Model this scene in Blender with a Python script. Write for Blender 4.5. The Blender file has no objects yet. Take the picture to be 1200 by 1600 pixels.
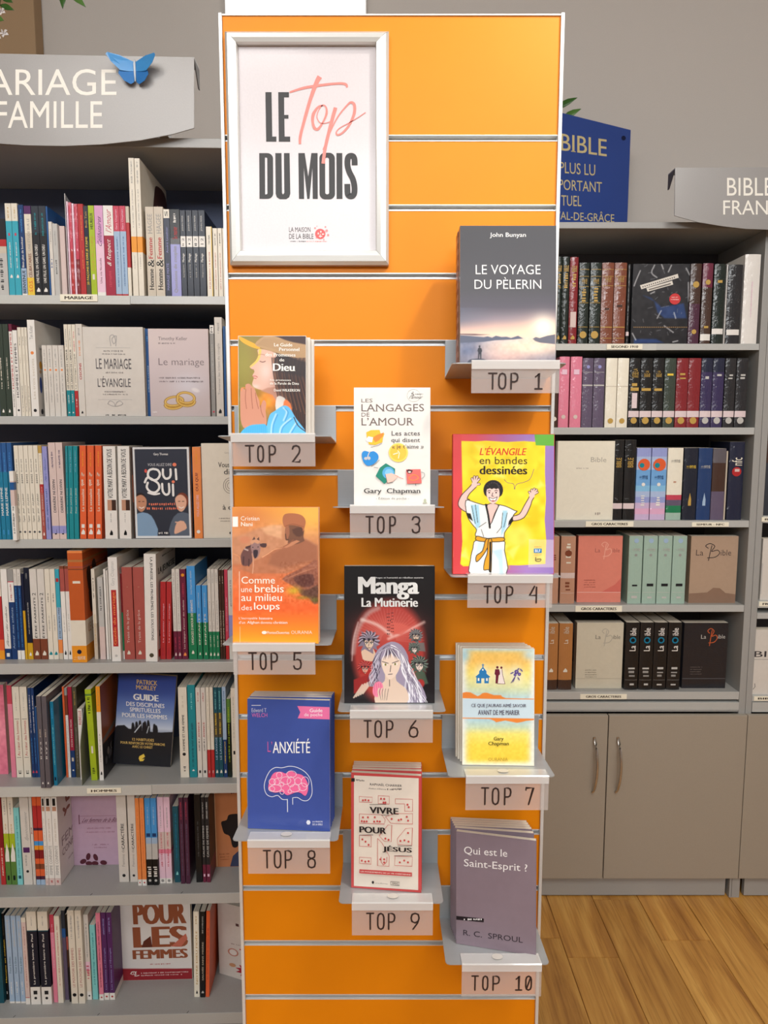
import bpy, math, random
import numpy as np
from mathutils import Matrix, Vector
random.seed(7)
rng = np.random.RandomState(5)
S = bpy.context.scene
COL = S.collection
R = math.radians

# ------------------------------------------------------------------ camera
F = 1110.0
PITCH = math.atan(125 / 1110)
CAM_Z = 1.5
cam_d = bpy.data.cameras.new('camera')
cam_d.sensor_fit = 'HORIZONTAL'
cam_d.sensor_width = 36
cam_d.lens = F / 1200 * 36
cam_d.clip_start = 0.02
cam = bpy.data.objects.new('camera', cam_d)
COL.objects.link(cam)
cam.location = (0, 0, CAM_Z)
cam.rotation_euler = (math.pi / 2 - PITCH, 0, 0)
S.camera = cam
# ------------------------------------------------------------------ world, lamps, exposure
w = bpy.data.worlds.new('world')
S.world = w
w.use_nodes = True
w.node_tree.nodes['Background'].inputs[0].default_value = (1.0, 0.93, 0.85, 1)
w.node_tree.nodes['Background'].inputs[1].default_value = 0.25
S.view_settings.view_transform = 'Standard'
S.view_settings.look = 'None'
S.view_settings.exposure = 0.12
S.view_settings.gamma = 1
S.view_settings.use_curve_mapping = False


def area(name, loc, target, sx, sy, power, col):
    d = bpy.data.lights.new(name, 'AREA')
    d.shape = 'RECTANGLE'
    d.size, d.size_y = sx, sy
    d.energy = power
    d.color = col
    o = bpy.data.objects.new(name, d)
    COL.objects.link(o)
    o.location = loc
    o.rotation_euler = (Vector(target) - Vector(loc)).to_track_quat('-Z', 'Y').to_euler()
    return o


def spot(name, loc, target, power, col, size=R(60), blend=0.8, rad=0.06):
    d = bpy.data.lights.new(name, 'SPOT')
    d.energy = power
    d.color = col
    d.spot_size = size
    d.spot_blend = blend
    d.shadow_soft_size = rad
    o = bpy.data.objects.new(name, d)
    COL.objects.link(o)
    o.location = loc
    o.rotation_euler = (Vector(target) - Vector(loc)).to_track_quat('-Z', 'Y').to_euler()
    return o


WARM = (1.0, 0.985, 0.96)
area('lamp_ceiling_left', (-0.9, -0.5, 3.05), (-0.9, 0.8, 0.6), 1.2, 0.5, 17, WARM)
area('lamp_ceiling_right', (1.2, -0.2, 3.05), (1.2, 1.2, 0.6), 1.2, 0.5, 24, WARM)
area('lamp_fill_rear', (-0.2, -2.3, 2.95), (-0.2, 1.8, 0.9), 2.6, 0.9, 84, (0.97, 0.99, 1.0))  # unseen fill behind the camera, added to throw light into the shelves
spot('lamp_glint_bibles', (1.0, 1.0, 2.95), (1.0, 2.15, 1.1), 9, (1.0, 0.97, 0.9), R(85), 0.9, 0.03)  # small extra spot, added to put glints on the wrapped bibles
spot('lamp_spot_right', (0.62, 0.55, 2.75), (0.42, 1.118, 1.9), 42, (1.0, 0.94, 0.84), R(80), 1.0, 0.05)
spot('lamp_spot_left', (-0.75, 0.5, 2.9), (-0.7, 1.7, 1.6), 5, (1.0, 0.92, 0.82), R(80), 0.9, 0.04)

# ------------------------------------------------------------------ pixel -> place helpers (1200 x 1600 frame)
_fw = Vector((0, math.cos(PITCH), -math.sin(PITCH)))
_up = Vector((0, math.sin(PITCH), math.cos(PITCH)))
CAMP = Vector((0, 0, CAM_Z))


def ray(px, py):
    return Vector((1, 0, 0)) * ((px - 600) / F) + _up * (-(py - 800) / F) + _fw


class Frame:
    """a local frame: x right, y away from the viewer, z up"""
    def __init__(s, loc, yaw=0.0, m=None):
        s.M = m if m is not None else Matrix.Translation(loc) @ Matrix.Rotation(yaw, 4, 'Z')
        s.I = s.M.inverted()

    def _r(s, px, py):
        return s.I @ CAMP, s.I.to_3x3() @ ray(px, py)

    def hit(s, px, py, v=0.0):
        o, d = s._r(px, py)
        k = (v - o.y) / d.y
        p = o + d * k
        return p.x, p.z

    def hitz(s, px, py, z):
        o, d = s._r(px, py)
        p = o + d * ((z - o.z) / d.z)
        return p.x, p.y


BOARD = Frame((0, 1.118, 0))
LEFT = Frame((-0.45, 1.605, 0), R(1.8))
RIGHT = Frame((0, 2.155, 0))


# ------------------------------------------------------------------ materials
def lin(c):
    r = []
    for v in c[:3]:
        v = v / 255
        r.append(v / 12.92 if v <= 0.04045 else ((v + 0.055) / 1.055) ** 2.4)
    return r


CN = dict(stick=(222, 204, 206), white=(232, 228, 222), cream=(226, 218, 202), offw=(214, 208, 200), beige=(200, 188, 170), grey=(150, 148, 145),
          lgrey=(190, 188, 184), dgrey=(84, 84, 86), slate=(46, 52, 62), black=(15, 15, 17), charc=(33, 33, 37),
          turq=(60, 165, 185), aqua=(130, 205, 205), teal=(28, 135, 145), dteal=(22, 80, 95), navy=(24, 30, 56), blue=(36, 86, 145),
          dblue=(26, 58, 108), sky=(70, 150, 215), pblue=(160, 184, 210), ga=(150, 160, 214), gb=(112, 168, 222), gc=(134, 192, 230), gd=(172, 190, 224), ge=(204, 180, 214), gf=(224, 172, 204), violet=(52, 42, 84), red=(180, 46, 48), dred=(130, 28, 36), crim=(160, 36, 62),
          rose=(196, 66, 88), pink=(226, 130, 155), lpink=(232, 196, 214), lilac=(216, 160, 200), lav=(150, 150, 204), purple=(84, 40, 96),
          burg=(106, 32, 58), plum=(74, 34, 58), brown=(124, 66, 44), dbrown=(66, 42, 32), tan=(190, 142, 116), rust=(192, 90, 40), orange=(224, 98, 54),
          lorange=(234, 140, 76), amber=(232, 150, 40), yellow=(232, 196, 70), mustard=(206, 158, 36), lime=(166, 188, 40),
          green=(26, 122, 80), dgreen=(54, 65, 55), bgreen=(14, 30, 24), forest=(88, 128, 60), olive=(78, 74, 58), salmon=(170, 84, 76),
          blush=(214, 192, 186), gold=(190, 155, 80), ivory=(238, 232, 214), taupe=(94, 88, 94), bblue=(19, 26, 44),
          tblue=(20, 120, 155), sage=(160, 186, 172), ochre=(176, 118, 66), mauve=(96, 84, 108), sb=(198, 160, 60))
_mats = {}


def newmat(name):
    m = bpy.data.materials.new(name)
    m.use_nodes = True
    nt = m.node_tree
    return m, nt, nt.nodes['Principled BSDF']


def mat(c, rough=0.42, metal=0.0, kind='card', coat=0.0, alpha=1.0):
    if isinstance(c, str):
        c = CN[c]
    key = (tuple(c), rough, metal, kind, coat, alpha)
    if key in _mats:
        return _mats[key]
    m, nt, b = newmat('%s_%d_%d_%d' % (kind, c[0], c[1], c[2]))
    L = lin(c)
    N = nt.nodes
    b.inputs['Roughness'].default_value = rough
    b.inputs['Metallic'].default_value = metal
    b.inputs['Coat Weight'].default_value = coat
    b.inputs['Coat Roughness'].default_value = 0.12
    if kind in ('card', 'wrap', 'leather'):
        b.inputs['Specular IOR Level'].default_value = 0.28
    tc = N.new('ShaderNodeTexCoord')
    nz = N.new('ShaderNodeTexNoise')
    nt.links.new(tc.outputs['Object'], nz.inputs['Vector'])
    mx = N.new('ShaderNodeMix')
    mx.data_type = 'RGBA'
    mx.inputs[6].default_value = [v * 0.94 for v in L] + [1]
    mx.inputs[7].default_value = [min(1, v * 1.05) for v in L] + [1]
    nt.links.new(nz.outputs['Fac'], mx.inputs[0])
    nt.links.new(mx.outputs[2], b.inputs['Base Color'])
    bump = None
    if kind == 'card':
        nz.inputs['Scale'].default_value = 60
    elif kind == 'laminate':
        nz.inputs['Scale'].default_value = 9
        nz.inputs['Detail'].default_value = 3
    elif kind == 'paint':
        nz.inputs['Scale'].default_value = 350
        bump = 0.04
    elif kind == 'leather':
        nz.inputs['Scale'].default_value = 260
        nz.inputs['Detail'].default_value = 4
        bump = 0.35
    elif kind == 'wrap':      # shrink-wrapped: crinkled clear film
        nz.inputs['Scale'].default_value = 34
        nz.inputs['Detail'].default_value = 3
        nz.inputs['Distortion'].default_value = 2.2
        b.inputs['Coat Weight'].default_value = 0.85
        b.inputs['Coat Roughness'].default_value = 0.05
        bump = 1.0
    elif kind == 'metal':
        mp = N.new('ShaderNodeMapping')
        mp.inputs['Scale'].default_value = (4, 4, 300)
        nt.links.new(tc.outputs['Object'], mp.inputs[0])
        nt.links.new(mp.outputs[0], nz.inputs['Vector'])
        nz.inputs['Scale'].default_value = 3
        bump = 0.03
    if bump:
        bp = N.new('ShaderNodeBump')
        bp.inputs['Strength'].default_value = bump
        bp.inputs['Distance'].default_value = 0.002
        nt.links.new(nz.outputs['Fac'], bp.inputs['Height'])
        if kind == 'wrap':
            nt.links.new(bp.outputs[0], b.inputs['Coat Normal'])
        else:
            nt.links.new(bp.outputs[0], b.inputs['Normal'])
    if alpha < 1:
        b.inputs['Alpha'].default_value = alpha
    _mats[key] = m
    return m


def pages_mat():
    if 'pages' in _mats:
        return _mats['pages']
    m, nt, b = newmat('page_edges')
    tc = nt.nodes.new('ShaderNodeTexCoord')
    mp = nt.nodes.new('ShaderNodeMapping')
    mp.inputs['Scale'].default_value = (1.5, 900, 1.5)
    nz = nt.nodes.new('ShaderNodeTexNoise')
    nz.inputs['Scale'].default_value = 1.0
    cr = nt.nodes.new('ShaderNodeValToRGB')
    cr.color_ramp.elements[0].position = 0.3
    cr.color_ramp.elements[1].position = 0.7
    cr.color_ramp.elements[0].color = lin((196, 184, 164)) + [1]
    cr.color_ramp.elements[1].color = lin((234, 226, 210)) + [1]
    nt.links.new(tc.outputs['Object'], mp.inputs[0])
    nt.links.new(mp.outputs[0], nz.inputs['Vector'])
    nt.links.new(nz.outputs['Fac'], cr.inputs[0])
    nt.links.new(cr.outputs[0], b.inputs['Base Color'])
    b.inputs['Roughness'].default_value = 0.85
    _mats['pages'] = m
    return m


def ink_mat(rough=0.45, coat=0.04):
    k = ('ink', rough, coat)
    if k in _mats:
        return _mats[k]
    m, nt, b = newmat('printed_picture')
    a = nt.nodes.new('ShaderNodeVertexColor')
    a.layer_name = 'Col'
    nt.links.new(a.outputs['Color'], b.inputs['Base Color'])
    b.inputs['Roughness'].default_value = rough
    b.inputs['Coat Weight'].default_value = coat
    b.inputs['Coat Roughness'].default_value = 0.1
    b.inputs['Specular IOR Level'].default_value = 0.3
    _mats[k] = m
    return m


# ------------------------------------------------------------------ mesh builder
def tag(o, label=None, cat=None, group=None, kind=None):
    if label:
        o['label'] = label
    if cat:
        o['category'] = cat
    if group:
        o['group'] = group
    if kind:
        o['kind'] = kind
    return o


def empty(name, M, label=None, cat=None, group=None, parent=None):
    o = bpy.data.objects.new(name, None)
    o.empty_display_size = 0.02
    COL.objects.link(o)
    o.parent = parent
    o.matrix_basis = M
    return tag(o, label, cat, group)


class MB:
    def __init__(s):
        s.v, s.f, s.m, s.mats = [], [], [], []

    def mi(s, m):
        if m not in s.mats:
            s.mats.append(m)
        return s.mats.index(m)

    def add(s, vs, fs, m):
        b = len(s.v)
        k = s.mi(m)
        s.v += [tuple(p) for p in vs]
        s.f += [tuple(i + b for i in f) for f in fs]
        s.m += [k] * len(fs)

    def box(s, x0, x1, y0, y1, z0, z1, m):
        v = [(x, y, z) for x in (x0, x1) for y in (y0, y1) for z in (z0, z1)]
        s.add(v, [(0, 1, 3, 2), (4, 6, 7, 5), (0, 4, 5, 1), (2, 3, 7, 6), (0, 2, 6, 4), (1, 5, 7, 3)], m)
        return s

    def prism(s, pts, a, b, m, ax='y'):
        """pts 2D outline, counter-clockwise seen from the -y side (x, z); extruded from a to b"""
        n = len(pts)
        def P(p, t):
            return {'y': (p[0], t, p[1]), 'x': (t, p[0], p[1]), 'z': (p[0], p[1], t)}[ax]
        vs = [P(p, a) for p in pts] + [P(p, b) for p in pts]
        fs = [tuple(range(n)), tuple(range(2 * n - 1, n - 1, -1))]
        fs += [((i + 1) % n, i, i + n, (i + 1) % n + n) for i in range(n)]
        s.add(vs, fs, m)
        return s

    def tube(s, path, r, m, n=8):
        path = [Vector(p) for p in path]
        rs = r if isinstance(r, (list, tuple)) else [r] * len(path)
        vs, fs = [], []
        for i, p in enumerate(path):
            t = (path[min(i + 1, len(path) - 1)] - path[max(i - 1, 0)]).normalized()
            a = Vector((0, 0, 1)) if abs(t.z) < 0.9 else Vector((0, 1, 0))
            u = t.cross(a).normalized()
            w_ = t.cross(u)
            for k in range(n):
                q = 2 * math.pi * k / n
                vs.append(p + (u * math.cos(q) + w_ * math.sin(q)) * rs[i])
        for i in range(len(path) - 1):
            for k in range(n):
                fs.append((i * n + k, i * n + (k + 1) % n, (i + 1) * n + (k + 1) % n, (i + 1) * n + k))
        fs.append(tuple(range(n)))
        fs.append(tuple(range(len(vs) - 1, len(vs) - n - 1, -1)))
        s.add(vs, fs, m)
        return s

    def build(s, name, parent=None, M=None, bevel=0, smooth=False):
        me = bpy.data.meshes.new(name)
        me.from_pydata(s.v, [], s.f)
        for m in s.mats:
            me.materials.append(m)
        me.polygons.foreach_set('material_index', s.m)
        if smooth:
            me.polygons.foreach_set('use_smooth', [True] * len(s.f))
        me.update()
        o = bpy.data.objects.new(name, me)
        COL.objects.link(o)
        if parent:
            o.parent = parent
        if M is not None:
            o.matrix_basis = M
        if bevel:
            bm = o.modifiers.new('bevel', 'BEVEL')
            bm.width = bevel
            bm.segments = 2
            bm.limit_method = 'ANGLE'
        return o


# ------------------------------------------------------------------ lettering (built-in face, fitted to a box)
_txt = {}
_ser = {}


def add_serifs(v, f):
    """short slabs across the free ends of the stems"""
    cnt = {}
    for q in f:
        for i in range(len(q)):
            e = (q[i], q[(i + 1) % len(q)])
            k = (min(e), max(e))
            cnt[k] = cnt.get(k, 0) + 1
    out, fs = [tuple(p) for p in v], list(f)
    for (a, b), n in cnt.items():
        if n != 1:
            continue
        p, q = v[a], v[b]
        L = abs(p[0] - q[0])
        if abs(p[1] - q[1]) < 0.004 and 0.03 < L < 0.17:
            y = p[1]
            top = any(abs(y - t) < 0.012 for t in (0.729, 0.76, 0.547, 0.72, 0.53))
            bot = abs(y) < 0.012 or abs(y + 0.21) < 0.012
            if not (top or bot):
                continue
            x0, x1 = min(p[0], q[0]) - 0.055, max(p[0], q[0]) + 0.055
            y0, y1 = (y - 0.035, y) if top else (y, y + 0.035)
            k = len(out)
            out += [(x0, y0), (x1, y0), (x1, y1), (x0, y1)]
            fs.append((k, k + 1, k + 2, k + 3))
    return np.array(out), fs


def text_mesh(s, bold=0.0, res=2):
    k = (s, bold, res)
    if k not in _txt:
        c = bpy.data.curves.new('t', 'FONT')
        c.body = s
        c.resolution_u = res
        c.offset = bold
        o = bpy.data.objects.new('t', c)
        me = o.to_mesh()
        v = np.array([p.co[:2] for p in me.vertices]) if len(me.vertices) else np.zeros((0, 2))
        f = [tuple(p.vertices) for p in me.polygons]
        o.to_mesh_clear()
        bpy.data.objects.remove(o)
        bpy.data.curves.remove(c)
        _txt[k] = (v, f)
    return _txt[k]


def smooth_path(p, n=6, closed=False):
    out = []
    N = len(p)
    if N < 3:
        return list(p)
    rg = range(N if closed else N - 1)
    for i in rg:
        def g(j):
            return p[j % N] if closed else p[max(0, min(N - 1, j))]
        a, b, c, d = g(i - 1), g(i), g(i + 1), g(i + 2)
        for k in range(n):
            t = k / n
            out.append(tuple(0.5 * ((2 * b[q]) + (-a[q] + c[q]) * t + (2 * a[q] - 5 * b[q] + 4 * c[q] - d[q]) * t * t + (-a[q] + 3 * b[q] - 3 * c[q] + d[q]) * t ** 3) for q in range(2)))
    if not closed:
        out.append(tuple(p[-1]))
    return out


class Print:
    """flat print: layered polygons; T maps drawing coordinates to sheet coordinates (metres, y up)"""
    def __init__(s, T=None, ydown=True):
        s.T = T or (lambda x, y: (x, y))
        s.yd = ydown
        s.slope = 0.0
        s.serif = False
        s.items = []          # (verts2d, faces, colour)

    def poly(s, pts, c):
        s.items.append(([s.T(*p) for p in pts], [tuple(range(len(pts)))], c))

    def rect(s, x0, y0, x1, y1, c):
        s.poly([(x0, y0), (x1, y0), (x1, y1), (x0, y1)], c)

    def ell(s, cx, cy, rx, ry, c, n=20, rot=0):
        q = [(rx * math.cos(2 * math.pi * i / n), ry * math.sin(2 * math.pi * i / n)) for i in range(n)]
        cr, sr = math.cos(rot), math.sin(rot)
        s.poly([(cx + a * cr - b * sr, cy + a * sr + b * cr) for a, b in q], c)

    def stroke(s, pts, wd, c, closed=False, sm=0, cap=True):
        if sm:
            if isinstance(wd, (list, tuple)):
                wd = list(np.interp(np.linspace(0, 1, (len(pts) - (0 if closed else 1)) * sm + (0 if closed else 1)), np.linspace(0, 1, len(wd)), wd))
            pts = smooth_path(pts, sm, closed)
        n = len(pts)
        ws = wd if isinstance(wd, (list, tuple)) else [wd] * n
        L_, R_ = [], []
        for i in range(n):
            if closed:
                a, b = pts[i - 1], pts[(i + 1) % n]
            else:
                a, b = pts[max(i - 1, 0)], pts[min(i + 1, n - 1)]
            dx, dy = b[0] - a[0], b[1] - a[1]
            q = math.hypot(dx, dy) or 1
            sc = 1.0
            if 0 < i < n - 1 or closed:
                p_ = pts[i - 1]
                ex, ey = pts[i][0] - p_[0], pts[i][1] - p_[1]
                e = math.hypot(ex, ey) or 1
                co = (ex * dx + ey * dy) / (e * q)
                sc = min(1.5, 1 / max(0.5, abs(co)))
            nx, ny = -dy / q * ws[i] / 2 * sc, dx / q * ws[i] / 2 * sc
            L_.append((pts[i][0] + nx, pts[i][1] + ny))
            R_.append((pts[i][0] - nx, pts[i][1] - ny))
        vs = [s.T(*p) for p in L_ + R_]
        m = n if closed else n - 1
        s.items.append((vs, [(i, (i + 1) % n, n + (i + 1) % n, n + i) for i in range(m)], c))
        if cap and not closed and not isinstance(wd, (list, tuple)):
            for e in (0, -1):
                s.ell(pts[e][0], pts[e][1], wd / 2, wd / 2, c, 8)

    def text(s, t, x0, y0, x1, y1, c, bold=0.0, rot=0, shear=0.0, res=2):
        """fit the string's outline to the box; y0 is the top edge when y runs down"""
        if bold > 0.004:      # heavier face: the same outline repeated with a slight sideways shift
            nl = max(1, len(t) * 0.55)
            e = (y0 - y1 if rot else x1 - x0) / nl * bold * (2.4 if bold > 0.024 else 1.6)
            n = 4 if bold > 0.024 else 2
            for k in range(n):
                a_ = e * k / (n - 1)
                b_ = e - a_
                if rot:
                    s.text(t, x0, y0 - a_, x1, y1 + b_, c, 0, rot, shear, res)
                else:
                    s.text(t, x0 + a_, y0, x1 - b_, y1, c, 0, rot, shear, res)
            return
        v, f = text_mesh(t, bold, res)
        if len(v) == 0:
            return
        if s.serif:
            k_ = (t, bold, res)
            if k_ not in _ser:
                _ser[k_] = add_serifs(v, f)
            v, f = _ser[k_]
        a, b = v.min(0), v.max(0)
        q = (v - a) / np.maximum(b - a, 1e-6)
        if shear:
            q[:, 0] = q[:, 0] * (1 - shear) + q[:, 1] * shear
        if not s.yd:
            ylo, yhi = min(y0, y1), max(y0, y1)
        else:
            ylo, yhi = max(y0, y1), min(y0, y1)      # ylo = bottom of the letters
        X, Y = q[:, 0], q[:, 1]
        if s.slope and not rot:
            ylo -= s.slope * (x1 - x0)
        if rot == 90:      # reads upwards
            xs, ys = x1 + (x0 - x1) * Y, ylo + (yhi - ylo) * X
        elif rot == -90:   # reads downwards
            xs, ys = x0 + (x1 - x0) * Y, yhi + (ylo - yhi) * X
        else:
            xs, ys = x0 + (x1 - x0) * X, ylo + (yhi - ylo) * Y
            if s.slope:
                ys = ys + s.slope * (xs - x0)
        s.items.append(([s.T(a_, b_) for a_, b_ in zip(xs, ys)], f, c))

    def ticks(s, x0, y0, x1, y1, c, rot=0, step=None):
        """unreadably small print: a run of tiny letter-like marks"""
        r = random.Random(int(x0 * 7919 + y0 * 104729) & 0xffff)
        vert = rot != 0
        A, B = (y0, y1) if vert else (x0, x1)
        C_, D = (x0, x1) if vert else (y0, y1)
        if A > B:
            A, B = B, A
        if C_ > D:
            C_, D = D, C_
        h = D - C_
        st = step or h * 0.75
        p = A
        vs, fs = [], []
        while p < B - st * 0.3:
            if r.random() < 0.13:
                p += st * 0.8
                continue
            a0, a1 = p, p + st * r.uniform(0.35, 0.75)
            b0, b1 = C_ + h * r.uniform(0, 0.25), D - h * r.uniform(0, 0.25)
            q = [(a0, b0), (a1, b0), (a1, b1), (a0, b1)]
            if vert:
                q = [(y, x) for x, y in q]
            k = len(vs)
            vs += [s.T(*e) for e in q]
            fs.append((k, k + 1, k + 2, k + 3))
            p += st
        if fs:
            s.items.append((vs, fs, c))

    def build(s, name, parent, fmap, rough=0.4, d=4e-5, kind='card', coat=0.0, label=None):
        if not s.items:
            return None
        mb = MB()
        off = 2.0e-4
        for vs, fs, c in s.items:
            mb.add([fmap(x, y, off) for x, y in vs], fs, mat(c, rough, 0, kind, coat))
            off += d
        o = mb.build(name, parent)
        if label:
            o['label'] = label
        return o


# ------------------------------------------------------------------ pictures painted on a fine grid
def homography(q):
    """unit square (0,0 bottom-left .. 1,1 top-right) -> quad TL,TR,BR,BL"""
    src = [(0, 1), (1, 1), (1, 0), (0, 0)]
    A, b = [], []
    for (u, v), (x, y) in zip(src, q):
        A.append([u, v, 1, 0, 0, 0, -x * u, -x * v]); b.append(x)
        A.append([0, 0, 0, u, v, 1, -y * u, -y * v]); b.append(y)
    h = np.linalg.solve(np.array(A, float), np.array(b, float))
    return np.append(h, 1).reshape(3, 3)


class Picture:
    def __init__(s, quad, nx, ny):
        s.H = homography(quad)
        s.nx, s.ny = nx, ny
        u, v = np.meshgrid(np.linspace(0, 1, nx), np.linspace(0, 1, ny))
        P = s.H @ np.stack([u.ravel(), v.ravel(), np.ones(u.size)])
        s.X, s.Y = P[0] / P[2], P[1] / P[2]
        s.aa = max(abs(quad[1][0] - quad[0][0]) / nx, 1e-6) * 1.0
        s.C = np.ones((u.size, 3)) * 255

    def grad(s, stops, ax='y'):
        t = s.Y if ax == 'y' else s.X
        xs = [q[0] for q in stops]
        s.C = np.stack([np.interp(t, xs, [q[1][k] for q in stops]) for k in range(3)], 1)
        return s

    def mix(s, a, c, idx=None):
        c = np.array(CN[c] if isinstance(c, str) else c, float)
        if idx is None:
            s.C = s.C * (1 - a[:, None]) + c * a[:, None]
        else:
            s.C[idx] = s.C[idx] * (1 - a[:, None]) + c * a[:, None]

    def glow(s, cx, cy, rx, ry, c, k=1.0):
        s.mix(k * np.exp(-((s.X - cx) / rx) ** 2 - ((s.Y - cy) / ry) ** 2), c)

    def ell(s, cx, cy, rx, ry, c, rot=0, k=1.0, soft=None):
        dx, dy = s.X - cx, s.Y - cy
        cr, sr = math.cos(rot), math.sin(rot)
        a, b = dx * cr + dy * sr, -dx * sr + dy * cr
        d = (1 - np.sqrt((a / rx) ** 2 + (b / ry) ** 2)) * min(rx, ry)
        s.mix(k * np.clip(0.5 + d / (soft or s.aa), 0, 1), c)

    def poly(s, pts, c, k=1.0, soft=None, sm=0):
        if sm:
            pts = smooth_path(pts, sm, True)
        sf = soft or s.aa
        xs, ys = [p[0] for p in pts], [p[1] for p in pts]
        idx = np.where((s.X > min(xs) - sf) & (s.X < max(xs) + sf) & (s.Y > min(ys) - sf) & (s.Y < max(ys) + sf))[0]
        if len(idx) == 0:
            return
        X, Y = s.X[idx], s.Y[idx]
        ins = np.zeros(len(idx), bool)
        dm = np.full(len(idx), 1e9)
        n = len(pts)
        for i in range(n):
            x1, y1 = pts[i]
            x2, y2 = pts[(i + 1) % n]
            if y1 != y2:
                cnd = ((y1 > Y) != (y2 > Y)) & (X < (x2 - x1) * (Y - y1) / (y2 - y1) + x1)
                ins ^= cnd
            l2 = (x2 - x1) ** 2 + (y2 - y1) ** 2 or 1
            t = np.clip(((X - x1) * (x2 - x1) + (Y - y1) * (y2 - y1)) / l2, 0, 1)
            dm = np.minimum(dm, np.hypot(X - x1 - t * (x2 - x1), Y - y1 - t * (y2 - y1)))
        s.mix(k * np.clip(0.5 + np.where(ins, dm, -dm) / sf, 0, 1), c, idx)

    def line(s, pts, wd, c, k=1.0, sm=0, soft=None):
        if sm:
            pts = smooth_path(pts, sm)
        sf = soft or s.aa
        xs, ys = [p[0] for p in pts], [p[1] for p in pts]
        g = wd + sf
        idx = np.where((s.X > min(xs) - g) & (s.X < max(xs) + g) & (s.Y > min(ys) - g) & (s.Y < max(ys) + g))[0]
        if len(idx) == 0:
            return
        X, Y = s.X[idx], s.Y[idx]
        dm = np.full(len(idx), 1e9)
        for (x1, y1), (x2, y2) in zip(pts[:-1], pts[1:]):
            l2 = (x2 - x1) ** 2 + (y2 - y1) ** 2 or 1
            t = np.clip(((X - x1) * (x2 - x1) + (Y - y1) * (y2 - y1)) / l2, 0, 1)
            dm = np.minimum(dm, np.hypot(X - x1 - t * (x2 - x1), Y - y1 - t * (y2 - y1)))
        s.mix(k * np.clip(0.5 + (wd / 2 - dm) / sf, 0, 1), c, idx)

    def noise(s, amp, scale=30, box=None):
        """smooth value noise, in drawing units"""
        n = 64
        g = rng.rand(n, n)
        a, b = s.X / scale, s.Y / scale
        i, j = np.floor(a).astype(int), np.floor(b).astype(int)
        fa, fb = a - i, b - j
        fa, fb = fa * fa * (3 - 2 * fa), fb * fb * (3 - 2 * fb)
        v = (g[i % n, j % n] * (1 - fa) + g[(i + 1) % n, j % n] * fa) * (1 - fb) + (g[i % n, (j + 1) % n] * (1 - fa) + g[(i + 1) % n, (j + 1) % n] * fa) * fb
        v = (v - 0.5) * 2 * amp
        if box:
            v = v * ((s.X > box[0]) & (s.X < box[2]) & (s.Y > box[1]) & (s.Y < box[3]))
        s.C = np.clip(s.C + v[:, None], 0, 255)

    def build(s, name, parent, W, H, inset=0.0006, rough=0.45, coat=0.04):
        nx, ny = s.nx, s.ny
        u, v = np.meshgrid(np.linspace(inset, W - inset, nx), np.linspace(inset, H - inset, ny))
        co = np.stack([u.ravel(), np.full(u.size, -0.00015), v.ravel()], 1)
        me = bpy.data.meshes.new(name)
        nq = (nx - 1) * (ny - 1)
        me.vertices.add(nx * ny)
        me.vertices.foreach_set('co', co.ravel())
        k = (np.arange(ny - 1)[:, None] * nx + np.arange(nx - 1)[None, :]).ravel()
        q = np.stack([k, k + 1, k + nx + 1, k + nx], 1).ravel()
        me.loops.add(nq * 4)
        me.loops.foreach_set('vertex_index', q)
        me.polygons.add(nq)
        me.polygons.foreach_set('loop_start', np.arange(nq) * 4)
        me.update(calc_edges=True)
        at = me.color_attributes.new('Col', 'FLOAT_COLOR', 'POINT')
        c = np.clip(s.C, 0, 255) / 255
        c = np.where(c <= 0.04045, c / 12.92, ((c + 0.055) / 1.055) ** 2.4)
        at.data.foreach_set('color', np.concatenate([c, np.ones((len(c), 1))], 1).ravel())
        me.materials.append(ink_mat(rough, coat))
        o = bpy.data.objects.new(name, me)
        COL.objects.link(o)
        o.parent = parent
        return o


# ------------------------------------------------------------------ books
def book_parts(root, W, H, T, bands, rounded=0.0, kind='card', rough=0.4, coat=0.15, hard=False, pages='cream', holes=None):
    """cover (spine at x=0, front board facing -y) wrapped round a page block"""
    c = 0.0018 if hard else (0.0006 if T > 0.012 else 0.0003)
    if T < 4 * c:
        c = T / 6
    arc_o, arc_i = [], []
    n = 6 if rounded else 1
    for i in range(n + 1):
        y = T * i / n
        q = 1 - ((y - T / 2) / (T / 2)) ** 2
        arc_o.append((-rounded * q, y))
        arc_i.append((c - rounded * q * 0.8, c + (T - 2 * c) * i / n))
    outer = [(W, 0)] + arc_o + [(W, T)]
    inner = [(W, c)] + arc_i + [(W, T - c)]
    mb = MB()
    N = len(outer)
    zt = H
    prev = 0.0
    for end, colr in bands:
        z1, z0 = H * (1 - prev), H * (1 - end)
        vs = [(x, y, z) for z in (z0, z1) for x, y in outer + inner]
        fs = []
        o2 = 2 * N
        for i in range(N - 1):
            fs.append((i, i + o2, i + 1 + o2, i + 1))
            fs.append((N + i, N + i + 1, N + i + 1 + o2, N + i + o2))
        fs.append((0, N, N + o2, o2))
        fs.append((N - 1, N - 1 + o2, 2 * N - 1 + o2, 2 * N - 1))
        if prev == 0:
            fs += [(i + o2, i + o2 + N, i + 1 + o2 + N, i + 1 + o2) for i in range(N - 1)]
        if end >= 0.999:
            fs += [(i, i + 1, i + 1 + N, i + N) for i in range(N - 1)]
        mb.add(vs, fs, mat(colr, rough, 0, kind, coat))
        prev = end
    mb.build('cover', root)
    e = 0.003 if hard else -0.00005
    MB().box(c, W - (e if hard else 0.0008), c * 1.02, T - c * 1.02, max(e, 0.0001), H - e, pages_mat()).build('page_block', root)


def uniq(label):
    if label in uniq.s:
        print('DUP LABEL', label)
    uniq.s.add(label)
    n = len(label.replace(',', ' ').split())
    if n > 16 or n < 4:
        print('LABEL LEN', n, label)
    return label


uniq.s = set()


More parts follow.
